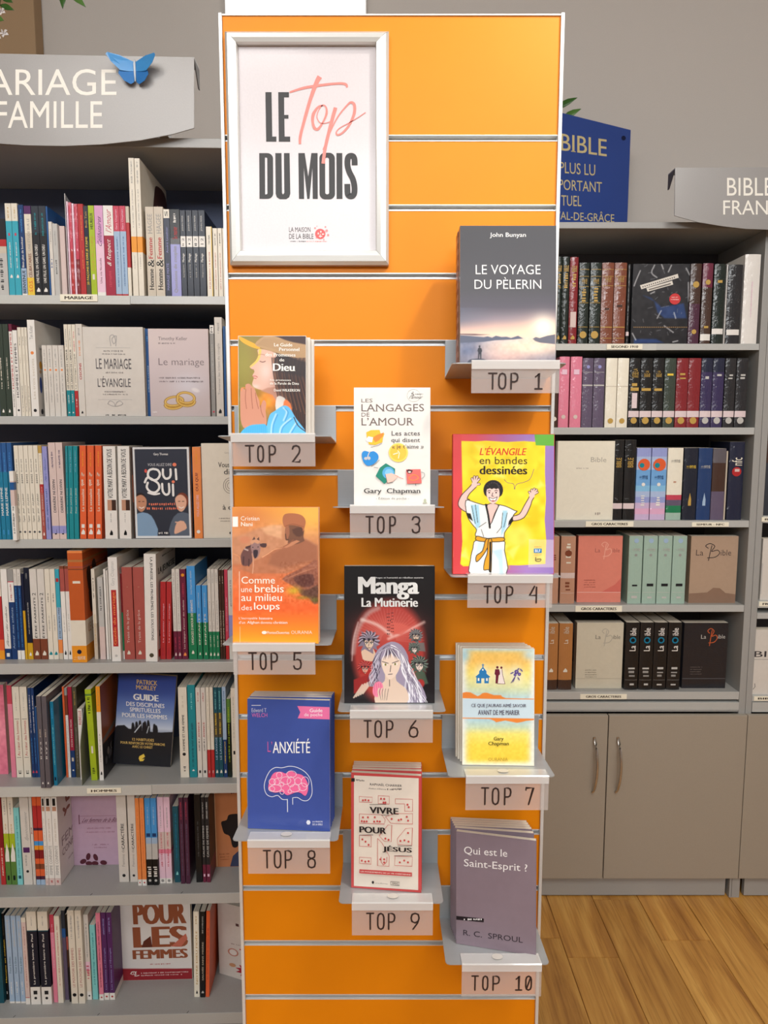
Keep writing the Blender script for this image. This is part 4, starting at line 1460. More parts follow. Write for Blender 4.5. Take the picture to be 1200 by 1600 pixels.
def art5(P, p):
    p.grad([(65, (240, 160, 70)), (300, (214, 146, 100)), (560, (196, 120, 84)), (760, (232, 118, 66)), (950, (240, 104, 50)), (1240, (250, 168, 40))])
    p.glow(830, 120, 240, 160, (248, 186, 84), .9)
    p.glow(250, 150, 180, 120, (214, 122, 70), .6)
    p.poly([(130, 330), (230, 300), (350, 250), (560, 220), (760, 330), (870, 400), (870, 560), (130, 560)], (196, 138, 104), .8, 30)
    p.poly([(380, 250), (470, 220), (560, 225), (560, 340), (420, 300)], (236, 184, 140), .6, 20)
    p.poly([(390, 500), (480, 440), (540, 420), (600, 400), (680, 360), (740, 330), (800, 365), (872, 410), (872, 540), (600, 640), (300, 640), (180, 600)], (186, 118, 84), 1, 14)
    p.line([(135, 470), (190, 500), (200, 560)], 5, (232, 160, 110), .8, 3)
    p.line([(390, 500), (440, 470), (500, 432), (560, 425)], 6, (238, 176, 132), .8, 3)
    p.noise(7, 26, (130, 200, 880, 1000))
    # neck, head, cap of the man seen from behind
    p.poly([(470, 470), (560, 420), (620, 392), (700, 360), (770, 350), (872, 400), (872, 520), (760, 545), (560, 600), (440, 560)], (158, 100, 74), .8, 30)
    p.poly([(618, 330), (745, 300), (760, 360), (700, 385), (610, 400)], (120, 80, 62), 1, 6)
    p.poly([(565, 412), (620, 378), (690, 352), (720, 362), (650, 400), (600, 420)], (196, 132, 98), 1, 6)
    p.poly([(595, 240), (640, 220), (745, 230), (750, 320), (720, 345), (640, 330), (612, 355), (590, 340)], (122, 82, 62), sm=3)
    p.poly([(650, 260), (750, 240), (742, 310), (690, 320)], (92, 60, 50), .9, 12, sm=2)
    p.poly([(596, 240), (622, 226), (628, 300), (604, 350), (590, 320)], (166, 106, 78), .9, 10, sm=2)
    p.line([(594, 300), (600, 345), (618, 350)], 8, (70, 46, 40), .8, 2, 6)
    p.poly([(570, 200), (572, 150), (600, 122), (680, 120), (740, 138), (770, 180), (765, 230), (745, 280), (735, 240), (640, 220), (590, 240)], (176, 108, 74), sm=3)
    p.line([(590, 232), (660, 212), (750, 236)], 5, (132, 76, 54), .8, 3)
    p.line([(575, 410), (620, 385), (660, 350)], 8, (150, 92, 66), .9, 3)
    # goat
    p.ell(240, 350, 50, 30, (206, 130, 96), 0, .8, 20)
    p.poly([(205, 470), (240, 420), (300, 410), (310, 480), (290, 560), (220, 575), (200, 520)], (104, 70, 68), .95, 8, sm=3)
    p.poly([(290, 370), (330, 340), (365, 365), (372, 430), (355, 490), (330, 510), (305, 480), (288, 420)], (150, 116, 112), 1, 8, sm=3)
    p.poly([(285, 360), (330, 338), (370, 365), (350, 385), (320, 372), (296, 392)], (206, 150, 116), 1, 8, sm=2)
    p.poly([(240, 410), (290, 395), (285, 415), (248, 428)], (78, 54, 54)); p.poly([(368, 385), (425, 380), (420, 415), (380, 412)], (78, 54, 54), sm=2)
    p.poly([(312, 440), (350, 440), (345, 490), (322, 512), (312, 480)], (56, 44, 52), 1, 6, sm=2)
    p.ell(306, 415, 5, 4, (30, 24, 28)); p.ell(352, 412, 5, 4, (30, 24, 28))
    p.line([(300, 470), (310, 560), (302, 640)], 8, (222, 170, 140), .8, 3, 6)
    p.line([(236, 430), (262, 440)], 12, (214, 190, 180), .8)
    p.poly([(300, 352), (318, 322), (330, 345)], (92, 64, 58), 1, 4); p.poly([(340, 345), (360, 324), (364, 356)], (92, 64, 58), 1, 4)
    p.line([(225, 500), (222, 560)], 14, (80, 54, 54)); p.line([(272, 520), (270, 575)], 12, (80, 54, 54))
    # rocks and scrub
    p.poly([(560, 690), (640, 640), (720, 600), (800, 560), (872, 530), (872, 900), (800, 860), (720, 800), (640, 740)], (150, 92, 72), 1, 12, sm=2)
    p.poly([(660, 680), (740, 650), (830, 650), (836, 740), (760, 760), (700, 740)], (96, 56, 50), .9, 14, sm=2)
    p.poly([(700, 780), (790, 780), (872, 740), (872, 850), (790, 850), (730, 830)], (88, 58, 48), .85, 18, sm=2)
    for k in range(8):
        p.line([(560 + k * 30, 700 - k * 12), (700 + k * 20, 640 - k * 6), (870, 600 + k * 8 - 60)], 3, (196, 130, 100), .5, 3, 6)
    p.glow(660, 790, 60, 34, (206, 170, 50), .95); p.glow(740, 850, 60, 16, (150, 130, 44), .8); p.glow(850, 870, 40, 22, (92, 92, 36), .9)
    p.noise(12, 14, (540, 540, 880, 900))
    W_ = (250, 240, 226)
    p.line([(187, 625), (187, 960)], 4, W_); p.line([(190, 1100), (190, 1240)], 3, W_, .8)
    p.poly([(128, 148), (177, 148), (177, 236), (128, 236)], (250, 246, 240))
    P.text('Cristian', 204, 148, 366, 184, W_)
    P.text('Nani', 206, 198, 306, 234, W_, 0.02)
    P.text('Comme', 208, 668, 498, 728, W_, 0.005, res=3)
    P.text('une', 206, 768, 300, 802, W_)
    P.text('brebis', 322, 738, 574, 804, W_, 0.02, res=3)
    P.text('au milieu', 206, 816, 558, 878, W_, 0.012, res=3)
    P.text('des', 206, 912, 300, 956, W_)
    P.text('loups', 316, 890, 538, 970, W_, 0.02, res=3)
    P.text('L’incroyable', 186, 1014, 346, 1040, W_); P.text('histoire', 360, 1014, 476, 1036, W_, 0.02)
    P.text('d’un', 186, 1048, 240, 1072, W_); P.text('Afghan', 256, 1048, 362, 1078, W_, 0.02); P.text('devenu', 372, 1048, 470, 1072, W_); P.text('chrétien', 482, 1048, 604, 1072, W_, 0.02)
    P.ell(404, 1146, 22, 14, W_); P.text('PortesOuvertes', 430, 1134, 620, 1158, W_, 0.02); P.text('OURANIA', 636, 1130, 816, 1158, W_, -0.01)


ranked(5, [(130, 68), (882, 68), (872, 1242), (130, 1236)], (340, 780), 5.515, 0.014, [(1.0, (240, 150, 80))], 'orange paperback COMME UNE BREBIS AU MILIEU DES LOUPS on the TOP 5 tray', art5, 220)


def art6(P, p):
    p.grad([(120, (16, 14, 16)), (430, (20, 14, 16)), (1190, (22, 14, 18))])
    p.ell(545, 800, 290, 410, (176, 60, 54), 0, .95, 60)
    p.glow(540, 600, 240, 120, (206, 96, 84), .8)
    for k in range(34):
        a = R(180 + k * 5.5)
        p.line([(540 + 60 * math.cos(a), 700 + 60 * math.sin(a)), (540 + 280 * math.cos(a), 720 + 270 * math.sin(a))], 3, (222, 160, 150), .35, soft=4)
    p.line([(260, 800), (290, 640), (370, 500), (460, 450)], 34, (196, 180, 176), .55, 4, 24)
    p.line([(250, 860), (262, 700), (300, 560)], 10, (220, 200, 196), .6, 4, 10)
    p.line([(330, 540), (450, 580), (560, 660)], 26, (240, 224, 216), .6, 4, 20)
    p.line([(540, 690), (700, 620), (820, 560)], 22, (236, 206, 198), .6, 4, 18)
    p.poly([(560, 560), (640, 570), (720, 600), (640, 660), (560, 640)], (206, 96, 84), .8, 12)
    for k in range(9):
        p.line([(600 + 12 * k, 470), (590 + 12 * k, 560)], 3, (150, 60, 56), .7)
    # side figures
    def head(cx, cy, r, hair, skin=(216, 188, 164), dark=(40, 34, 40)):
        lt = tuple(min(255, v + 70) for v in hair)
        q_ = []
        for k in range(26):
            a = R(120 + k * 12.4)
            rr = r * (1.55 if k % 2 else 1.12) * (1 + .12 * math.sin(k * 2.3))
            q_.append((cx + rr * math.cos(a) * .95, cy - r * .15 + rr * math.sin(a)))
        p.poly(q_, hair)
        for k in range(20):
            a = R(165 + k * 11)
            p.line([(cx + r * .3 * math.cos(a), cy - r * .5 + r * .2 * math.sin(a)), (cx + r * .9 * math.cos(a + .15), cy - r * .3 + r * .9 * math.sin(a + .15)), (cx + r * 1.35 * math.cos(a), cy - r * .1 + r * 1.35 * math.sin(a))], r * .09, lt if k % 2 else dark, .85, 3, 3)
        p.poly([(cx - r * .58, cy - r * .3), (cx + r * .58, cy - r * .3), (cx + r * .52, cy + r * .35), (cx + r * .05, cy + r * .95), (cx - r * .5, cy + r * .38)], skin)
        for k in range(5):
            x = cx - r * .6 + k * r * .3
            p.poly([(x - r * .2, cy - r * .55), (x + r * .25, cy - r * .55), (x + r * (.1 if k % 2 else -.05), cy - r * (.02 + .1 * (k % 2)))], hair if k % 2 else dark)
        for sx in (-1, 1):
            p.line([(cx + sx * r * .48, cy - r * .02), (cx + sx * r * .3, cy - r * .1), (cx + sx * r * .12, cy + r * .02)], r * .1, dark)
            p.ell(cx + sx * r * .3, cy + r * .1, r * .15, r * .1, (240, 236, 226)); p.ell(cx + sx * r * .3, cy + r * .1, r * .07, r * .1, dark)
        p.line([(cx, cy + r * .15), (cx - r * .08, cy + r * .45)], r * .06, dark, .8)
        p.line([(cx - r * .14, cy + r * .66), (cx + r * .16, cy + r * .66)], r * .08, dark, .9)
        p.line([(cx - r * .55, cy + r * .1), (cx - r * .4, cy + r * .5), (cx, cy + r * .98)], r * .06, dark, .8)
    p.poly([(330, 770), (420, 770), (440, 860), (350, 860), (330, 830)], (214, 184, 160), sm=2)
    head(385, 720, 62, (128, 116, 134))
    head(755, 672, 40, (96, 96, 98)); p.ell(755, 700, 20, 10, (50, 46, 48), 0, .8, 5)
    p.poly([(700, 720), (820, 720), (830, 790), (700, 780)], (110, 112, 110), .9, 8)
    head(742, 772, 34, (72, 84, 76), (230, 210, 200))
    head(780, 900, 52, (74, 88, 78), (226, 204, 192))
    p.poly([(742, 950), (820, 945), (850, 1040), (780, 1060)], (70, 92, 74), .9, 10)
    head(352, 925, 42, (168, 44, 40), (214, 150, 130))
    p.poly([(262, 1010), (400, 960), (430, 1010), (340, 1100), (262, 1120)], (150, 38, 38), .95, 8)
    for k in range(5):
        p.line([(262 + k * 18, 1150 - k * 8), (330 + k * 20, 1050 - k * 8)], 12, (220, 196, 176), .9, soft=4)
    p.ell(790, 1040, 30, 34, (176, 44, 42), 0, .9, 10)
    # central figure: long grey wavy hair
    hc = (156, 144, 166)
    p.poly([(430, 820), (470, 760), (560, 712), (640, 740), (690, 820), (700, 900), (740, 980), (800, 1060), (820, 1190), (560, 1190), (440, 1190), (460, 1050), (420, 1000), (412, 900)], hc, sm=3)
    tones = [(70, 60, 80), (156, 146, 168), (236, 233, 240), (196, 190, 206), (244, 242, 248), (110, 100, 122)]
    for k in range(60):
        sd = 1 if k % 3 else -1
        t = rng.rand()
        ph = rng.rand() * 6
        pts_ = [(552 + sd * 8, 738 + 20 * t), (552 + sd * (50 + 40 * t), 762 + 40 * t)]
        yend = 1188 if sd > 0 else 1060
        for j in range(1, 9):
            f = j / 8
            y = 800 + 40 * t + (yend - 800 - 40 * t) * f
            x = 552 + sd * (76 + 45 * t + (60 + 100 * t) * f * (1 if sd > 0 else .35)) + 15 * math.sin(f * 9 + ph)
            pts_.append((x, y))
        p.line(pts_, 9 if k < 24 else 5, tones[k % 6], .9, 3, 3)
    skin = (222, 196, 176)
    p.poly([(505, 1020), (515, 960), (590, 960), (600, 1020), (680, 1090), (680, 1190), (520, 1190), (430, 1190), (440, 1080)], skin, sm=3)
    p.poly([(480, 870), (500, 820), (545, 800), (600, 830), (632, 870), (620, 930), (590, 980), (550, 1008), (520, 985), (492, 930)], (232, 208, 190), sm=3)
    for k in range(11):
        x = 484 + k * 14
        p.poly([(540 + (k - 5) * 4, 765), (560 + (k - 5) * 4, 765), (x + 12 * (1 if k > 5 else -.2), 842 + 22 * abs(k - 5) / 5)], [(226, 222, 232), (120, 108, 130), (60, 50, 66)][k % 3])
    D_ = (44, 34, 40)
    for a in (((488, 868), (535, 882)), ((568, 880), (618, 862)), ((556, 900), (550, 948)), ((536, 968), (566, 966)), ((545, 1012), (545, 1060))):
        p.line(list(a), 5, D_, .9)
    p.ell(512, 892, 16, 9, (245, 240, 232)); p.ell(592, 888, 16, 9, (245, 240, 232)); p.ell(514, 892, 8, 9, (120, 110, 50)); p.ell(590, 888, 8, 9, (120, 110, 50))
    p.ell(452, 1085, 40, 62, (236, 130, 160), .25, 1, 6)
    for k in range(4):
        p.line([(425 + k * 16, 1040), (430 + k * 18, 1130)], 3, (190, 70, 110), .8, soft=4)
    for k in range(4):
        p.line([(470 + k * 14, 1170), (455 + k * 22, 1110), (462 + k * 22, 1080)], 12, skin, 1, 4)
        p.line([(478 + k * 14, 1170), (464 + k * 22, 1112), (470 + k * 22, 1082)], 3, D_, .8, 4)
    for k in range(7):   # oriental-looking column lettering
        P.ticks(528, 490 + k * 26, 556, 500 + k * 26, D_, step=9)
        P.ticks(560, 484 + k * 24, 580, 492 + k * 24, D_, step=8)
    W_ = (226, 226, 224)
    P.text('Manga', 304, 206, 782, 382, W_, 0.045, res=4)
    P.text('La Mutinerie', 330, 370, 772, 440, W_, 0.04, res=3)
    P.text('Anges et humanité en rébellion ouverte', 440, 206, 816, 222, W_, 0.02)


ranked(6, [(197, 122), (907, 122), (896, 1190), (190, 1190)], (500, 860), 5.0, 0.0145, 'black', 'black paperback MANGA LA MUTINERIE on the TOP 6 tray', art6, 230)


def art7(P, p):
    p.grad([(120, (250, 212, 120)), (230, (252, 196, 90)), (330, (250, 226, 110)), (450, (220, 226, 170)), (540, (186, 216, 220)), (730, (176, 212, 224)), (800, (206, 222, 190)), (860, (250, 232, 120)), (960, (250, 218, 80)), (1080, (250, 210, 70)), (1140, (248, 232, 170))])
    for X0 in (232, 845):
        p.mix(np.exp(-((p.X - X0) / 40) ** 2) * 0.9, (236, 240, 236))
    p.mix(np.exp(-((p.Y - 120) / 26) ** 2), (200, 224, 226)); p.mix(np.exp(-((p.Y - 1140) / 30) ** 2), (246, 240, 214))
    p.glow(245, 180, 50, 60, (176, 216, 226), .9); p.glow(800, 170, 60, 50, (196, 220, 220), .9)
    p.noise(7, 18)
    for cx in (405, 548, 685):
        p.glow(cx, 345, 66, 86, (248, 244, 226), .9)
    p.poly([(238, 500), (300, 498), (360, 530), (400, 505), (440, 500), (500, 520), (560, 520), (600, 545), (835, 548), (835, 556), (232, 548)], (238, 138, 60), sm=2)
    p.poly([(232, 716), (840, 722), (840, 736), (780, 742), (700, 760), (600, 740), (520, 756), (470, 728), (232, 724)], (238, 138, 60), sm=2)
    p.poly([(232, 552), (845, 556), (845, 720), (232, 714)], (206, 226, 236))
    B_ = (44, 128, 190)
    for q_ in ([(405, 250), (409, 262), (420, 262), (409, 268), (409, 285), (435, 318), (435, 338), (468, 366), (455, 372), (455, 420), (418, 420), (418, 378), (392, 378), (392, 420), (350, 420), (352, 372), (342, 366), (374, 338), (374, 318), (401, 285), (401, 268), (392, 262), (401, 262)],):
        P.poly(q_[:], B_)
    P.ell(404, 306, 7, 7, W0 := (244, 246, 236)); P.rect(362, 376, 376, 400, W0); P.rect(432, 376, 446, 400, W0)
    M_ = (112, 34, 54)
    P.ell(526, 284, 10, 11, M_); P.poly([(508, 300), (540, 298), (552, 340), (538, 352), (530, 420), (512, 420), (514, 352), (503, 340)], M_)
    P.ell(560, 286, 9, 10, M_); P.poly([(548, 300), (566, 300), (568, 340), (592, 424), (532, 420), (548, 350)], (246, 232, 226)); P.stroke([(566, 300), (570, 342), (592, 424), (530, 422)], 4, M_)
    V_ = (88, 70, 140)
    for a in ((688, 320, 18), (712, 340, 14), (676, 345, 12)):
        P.ell(a[0], a[1], a[2], a[2], V_); P.ell(a[0], a[1], a[2] * .45, a[2] * .45, (150, 130, 190))
    for a in ((650, 330, -.5), (728, 305, .8), (706, 378, 1.0), (700, 300, -.9)):
        P.ell(a[0], a[1], 17, 6, (120, 110, 150), rot=a[2])
    for k in range(4):
        P.stroke([(680, 352), (640 + k * 8, 415 - k * 4)], 3, V_)
    N_ = (70, 58, 84)
    P.text('CE QUE J’AURAIS AIMÉ SAVOIR', 308, 586, 774, 630, N_, 0.012, res=2)
    P.text('AVANT DE ME MARIER', 366, 646, 718, 688, N_, 0.015, res=2)
    P.text('Gary', 500, 878, 584, 920, (66, 56, 30), 0.02); P.text('Chapman', 454, 920, 630, 962, (66, 56, 30), 0.02)
    P.text('OURANIA', 456, 1060, 622, 1090, (170, 140, 50), -0.01)


ranked(7, [(232, 125), (838, 125), (853, 1138), (232, 1128)], (680, 990), 5.515, 0.0095, 'cream', 'yellow paperback CE QUE J’AURAIS AIMÉ SAVOIR frontmost on the TOP 7 tray', art7, 150, 3, None, [(-0.002, 0), (-0.0045, 0), (-0.0065, 0)], cl='pale copy')


def art8(P, p):
    P.rect(234, 208, 306, 212, (230, 228, 236))
    P.text('Edward T', 234, 232, 348, 262, (196, 196, 216)); P.text('WELCH', 234, 270, 354, 300, (206, 110, 170), 0.0)
    P.poly([(586, 216), (835, 226), (835, 320), (588, 310), (608, 264)], (232, 116, 166))
    P.text('Guide', 680, 236, 778, 264, (244, 236, 240), 0.02); P.text('de poche', 638, 270, 778, 302, (244, 236, 240))
    P.text('L’', 352, 488, 388, 568, (206, 96, 160), -0.01); P.text('ANXIÉTÉ', 392, 466, 680, 578, (240, 240, 242), 0.012, res=3)
    br = smooth_path([(500, 940), (460, 938), (425, 908), (380, 918), (340, 900), (322, 850), (330, 790), (365, 720), (410, 690), (460, 692), (520, 680), (580, 690), (640, 725), (680, 780), (692, 850), (688, 905), (660, 945), (620, 948), (580, 925), (545, 926)], 5)
    P.stroke(br, 5, (222, 226, 240))
    P.stroke([(500, 938), (500, 1036)], 6, (222, 226, 240)); P.stroke([(541, 926), (541, 978)], 5, (222, 226, 240))
    P.poly(smooth_path([(355, 860), (362, 800), (395, 735), (450, 722), (490, 735), (530, 716), (570, 735), (620, 750), (655, 800), (662, 860), (640, 910), (600, 885), (560, 885), (500, 905), (460, 880), (400, 885)], 4, True), (240, 110, 160))
    lk = (244, 216, 230)
    for cx, cy, rx, ry in ((440, 748, 22, 24), (420, 800, 22, 26), (385, 800, 26, 24), (460, 818, 16, 16), (530, 800, 30, 40), (585, 795, 26, 28), (620, 840, 34, 30), (380, 855, 24, 20), (460, 880, 16, 18), (520, 875, 14, 14), (535, 740, 38, 26), (490, 790, 40, 30), (410, 850, 46, 28), (640, 800, 30, 40), (560, 850, 40, 30)):
        P.stroke([(cx + rx * math.cos(t * .5236), cy + ry * math.sin(t * .5236)) for t in range(12)], 4, lk, closed=True)
    P.ell(662, 1118, 17, 20, (226, 228, 240), 6); P.text('LA MAISON', 694, 1106, 772, 1118, (226, 228, 240), 0.02); P.text('DE LA BIBLE', 694, 1126, 772, 1140, (226, 228, 240), 0.02)


ranked(8, [(203, 158), (835, 176), (828, 1194), (186, 1168)], (350, 1060), 5.0, 0.0075, [(1.0, (62, 82, 156))], 'blue booklet L’ANXIÉTÉ with pink brain, frontmost on the TOP 8 tray', art8, 0, 4, None, [(0.001, 0), (0.001, 0), (0.002, 0), (0.003, 0)], cl='booklet copy')


def art9(P, p):
    P.slope = 0.07
    Rd = (196, 74, 74)
    P.poly([(228, 214), (742, 248), (740, 1136), (222, 1102)], (226, 214, 200))
    K_ = (40, 34, 36)
    P.rect(206, 236, 234, 264, K_); P.text('9Marks', 242, 244, 312, 264, K_, 0.02)
    P.text('RAPHAËL CHARRIER', 356, 274, 610, 314, K_, 0.012)
    P.text('Préface d’Étienne', 344, 312, 490, 334, K_, shear=.05); P.ticks(494, 322, 620, 338, K_)
    def box(pts):
        P.stroke(pts + [pts[0]], 3, Rd)
    for b_ in ([(270, 382), (375, 390), (372, 432), (270, 426)], [(422, 378), (510, 384), (510, 446), (422, 440)], [(558, 404), (695, 412), (695, 506), (632, 504), (632, 446), (558, 444)],
               [(270, 520), (450, 530), (478, 570), (470, 604), (270, 594)], [(480, 545), (560, 520), (695, 524), (695, 606), (560, 600), (520, 596)],
               [(270, 690), (365, 696), (365, 784), (270, 778)], [(500, 610), (530, 612), (526, 745), (470, 740), (430, 696)], [(574, 720), (640, 640), (694, 636), (690, 772), (576, 766)],
               [(416, 716), (450, 750), (510, 860), (508, 940), (416, 936)], [(270, 865), (365, 872), (364, 922), (270, 916)], [(556, 858), (694, 866), (692, 940), (553, 934)]):
        box(b_)
    for x, y in ((300, 410), (320, 408), (345, 412), (445, 400), (470, 402), (465, 430), (480, 430), (655, 450), (665, 470), (290, 575), (310, 578), (330, 578), (390, 580), (415, 578), (435, 580), (300, 545), (340, 545), (395, 545), (530, 560), (585, 570), (605, 565), (650, 545), (660, 575), (295, 720), (320, 738), (345, 764), (480, 715), (505, 725), (660, 672), (600, 735), (632, 730), (664, 740), (290, 890), (318, 898), (345, 895), (440, 880), (470, 880), (470, 905), (595, 905), (630, 890), (660, 905)):
        P.ell(x, y, 8, 9, Rd, 8)
    P.stroke([(445, 860), (445, 900), (465, 925), (490, 900), (492, 862)], 4, Rd)
    P.text('VIVRE', 354, 458, 586, 524, K_, 0.03, res=3); P.text('POUR', 272, 612, 488, 676, K_, 0.03, res=3); P.text('JÉSUS', 458, 764, 692, 838, K_, 0.03, res=3)
    for a in ((355, 438, 488, 442), (450, 524, 508, 528), (272, 680, 384, 684), (578, 770, 692, 774), (550, 848, 692, 852)):
        P.rect(*a, K_)
    P.poly([(272, 956), (692, 984), (692, 1016), (270, 988)], Rd)
    P.text('LES FONDEMENTS DE LA VIE CHRÉTIENNE', 280, 966, 684, 1006, (236, 224, 214), 0.02)
    P.ell(380, 1062, 9, 12, K_); P.text('cruciforme', 400, 1062, 500, 1078, (100, 90, 88)); P.stroke([(524, 1054), (592, 1060), (592, 1088), (524, 1082), (524, 1054)], 3, K_); P.text('TPSG', 532, 1062, 584, 1080, K_, 0.02)


ranked(9, [(205, 190), (763, 232), (765, 1158), (200, 1115)], (510, 1170), 5.16, 0.0085, [(1.0, (196, 74, 74))], 'red bordered booklet VIVRE POUR JÉSUS frontmost on the TOP 9 tray', art9, 0, 4, None, [(0.001, 0), (0.001, 0), (0.002, 0), (0.002, 0)], cl='white-topped copy')


def art10(P, p):
    P.serif = True
    W_ = (240, 236, 234)
    P.slope = 0.075
    P.text('Qui est le', 228, 322, 580, 418, W_, 0.0, res=3)
    P.slope = 0.085
    P.text('Saint-Esprit ?', 228, 424, 744, 545, W_, 0.0, res=3)
    P.poly([(166, 882), (392, 904), (390, 934), (166, 912)], (32, 26, 32)); P.ticks(220, 902, 374, 918, W_)
    P.slope = 0.13
    P.serif = False
    P.text('R. C.  SPROUL', 226, 992, 706, 1098, (50, 40, 48), 0.0, res=3)


ranked(10, [(163, 200), (818, 276), (812, 1205), (168, 1102)], (680, 1260), 5.16, 0.0074, [(1.0, (134, 118, 128))], 'mauve booklet QUI EST LE SAINT-ESPRIT frontmost on the TOP 10 tray', art10, 0, 5, None, [(-0.001, 0), (-0.002, 0), (-0.003, 0), (-0.004, 0), (-0.005, 0)], cl='cream-topped copy')
# ================================================================== left bookcase
CASE = mat((158, 157, 154), 0.42, 0, 'paint', 0.1)
LIP = mat((186, 187, 184), 0.38, 0.1, 'paint', 0.1)
BACKN = mat((76, 87, 116), 0.6, 0, 'laminate')
BACKG = mat((92, 92, 100), 0.6, 0, 'laminate')
LD = 0.27
lu = lambda x, y, v=0.0: LEFT.hit(x, y, v)[0]
lz = lambda y, x=180: LEFT.hit(x, y, 0)[1]
LL, LR = lu(-330, 700), lu(404, 700)
LU = [lz(462), lz(650.5), lz(842.5), lz(1036), lz(1227), lz(1399), lz(1587)]     # shelf tops
Lt = [lz(475), lz(663), lz(856), lz(1052), lz(1242), lz(1415), lz(1604)]
ztop_l = lz(217, 300); ztop_b = lz(232, 300)
bc = empty('bookcase', LEFT.M.copy(), uniq('grey metal bookcase of marriage and family books left of the orange display'), 'bookcase')
MB().box(LL, LR, LD, LD + 0.012, 0.0, ztop_b - 0.0005, BACKN).build('back_panel', bc)
for x in (LL - 0.018, LR + 0.0005):
    MB().box(x, x + 0.0175, 0.0, LD + 0.012, 0.0, ztop_b - 0.0005, CASE).build('side_panel', bc, None, 0.001)
MB().box(LL - 0.018, LR + 0.018, -0.004, LD + 0.012, ztop_b, ztop_l, CASE).build('top_panel', bc, None, 0.001)
MB().box(LL, LR, 0.0, 0.015, 0.0, Lt[6] - .0005, CASE).build('plinth', bc)
for k, (a, b_) in enumerate(zip(LU, Lt)):
    q = MB()
    q.box(LL + 0.0005, LR - 0.0005, 0.0015, LD - 0.0005, b_ + 0.006, a, CASE)
    q.box(LL + 0.0005, LR - 0.0005, 0.0, 0.0014, b_, a, LIP)
    if k > 4:
        for px in ((5, 140, 283) if k == 6 else (138, 280)):
            u = lu(px, 1400) + 0.003
            q.add([(u, .002, a + .0003), (u + .0016, .002, a + .0003), (u + .0046, .0085, a + .0003), (u + .003, .0085, a + .0003)], [(0, 1, 2, 3)], mat('black', .6))
    q.build('shelf', bc, None, 0.0006)
RAILM = mat((196, 197, 192), 0.35, 0.05, 'paint', 0.2)
MB().box(LL + .001, lu(203.5, 465), -0.0022, -0.0003, Lt[0] - 0.001, LU[0] - 0.0002, RAILM).build('label_rail', bc)
MB().box(LL + .001, lu(237, 1230), -0.002, -0.0003, Lt[4] - 0.0005, LU[4] - 0.0002, RAILM).build('label_rail', bc)


def shelf_label(frame, x0, y0, x1, y1, txt, v, label):
    a = frame.hit(x0, y1, v); b_ = frame.hit(x1, y0, v)
    W, H = b_[0] - a[0], b_[1] - a[1]
    r = empty('shelf_label', frame.M @ Matrix.Translation((a[0], v, a[1])), uniq(label), 'label', 'printed labels on the shelf edges')
    MB().box(0, W, 0, 0.0008, 0, H, mat((240, 234, 214), 0.5)).build('card', r)
    P = Print(ydown=False)
    P.text(txt, W * 0.12, H * 0.28, W * 0.88, H * 0.72, (60, 48, 36), 0.03)
    P.build('label_lettering', r, lambda x, z, off: (x, -off, z))


shelf_label(LEFT, 94, 460, 152, 470.5, 'MARIAGE', -0.0045, 'cream shelf-edge label reading MARIAGE under the top row')
shelf_label(LEFT, 136, 1231, 189, 1240, 'HOMMES', -0.0042, 'cream shelf-edge label reading HOMMES')

BC1 = 'paperbacks on the shelves of the left bookcase'


def lrow(k, org, sc, ybot, rows, nm, fix=None, **kw):
    spine_row(LEFT, org, sc, ybot, LU[k], fix, rows, 'left bookcase, %s shelf' % nm, BC1, zmax=(Lt[k - 1] if k else ztop_b), **kw)


def tallfront(root, W, H):
    P = Print(ydown=False)
    P.poly(smooth_path([(W * .45, H * .62), (W * .5, H * .86), (W * .62, H * .95), (W * .98, H * .93), (W * .98, H * .6)], 4, True), (74, 44, 40))
    P.poly(smooth_path([(W * .52, H * .7), (W * .62, H * .8), (W * .66, H * .7), (W * .6, H * .62)], 4, True), (196, 150, 130))
    P.rect(0, H * .32, W * .5, H * .44, (232, 150, 50))
    P.build('cover_print', root, lambda x, z, off: (x, -off, z))


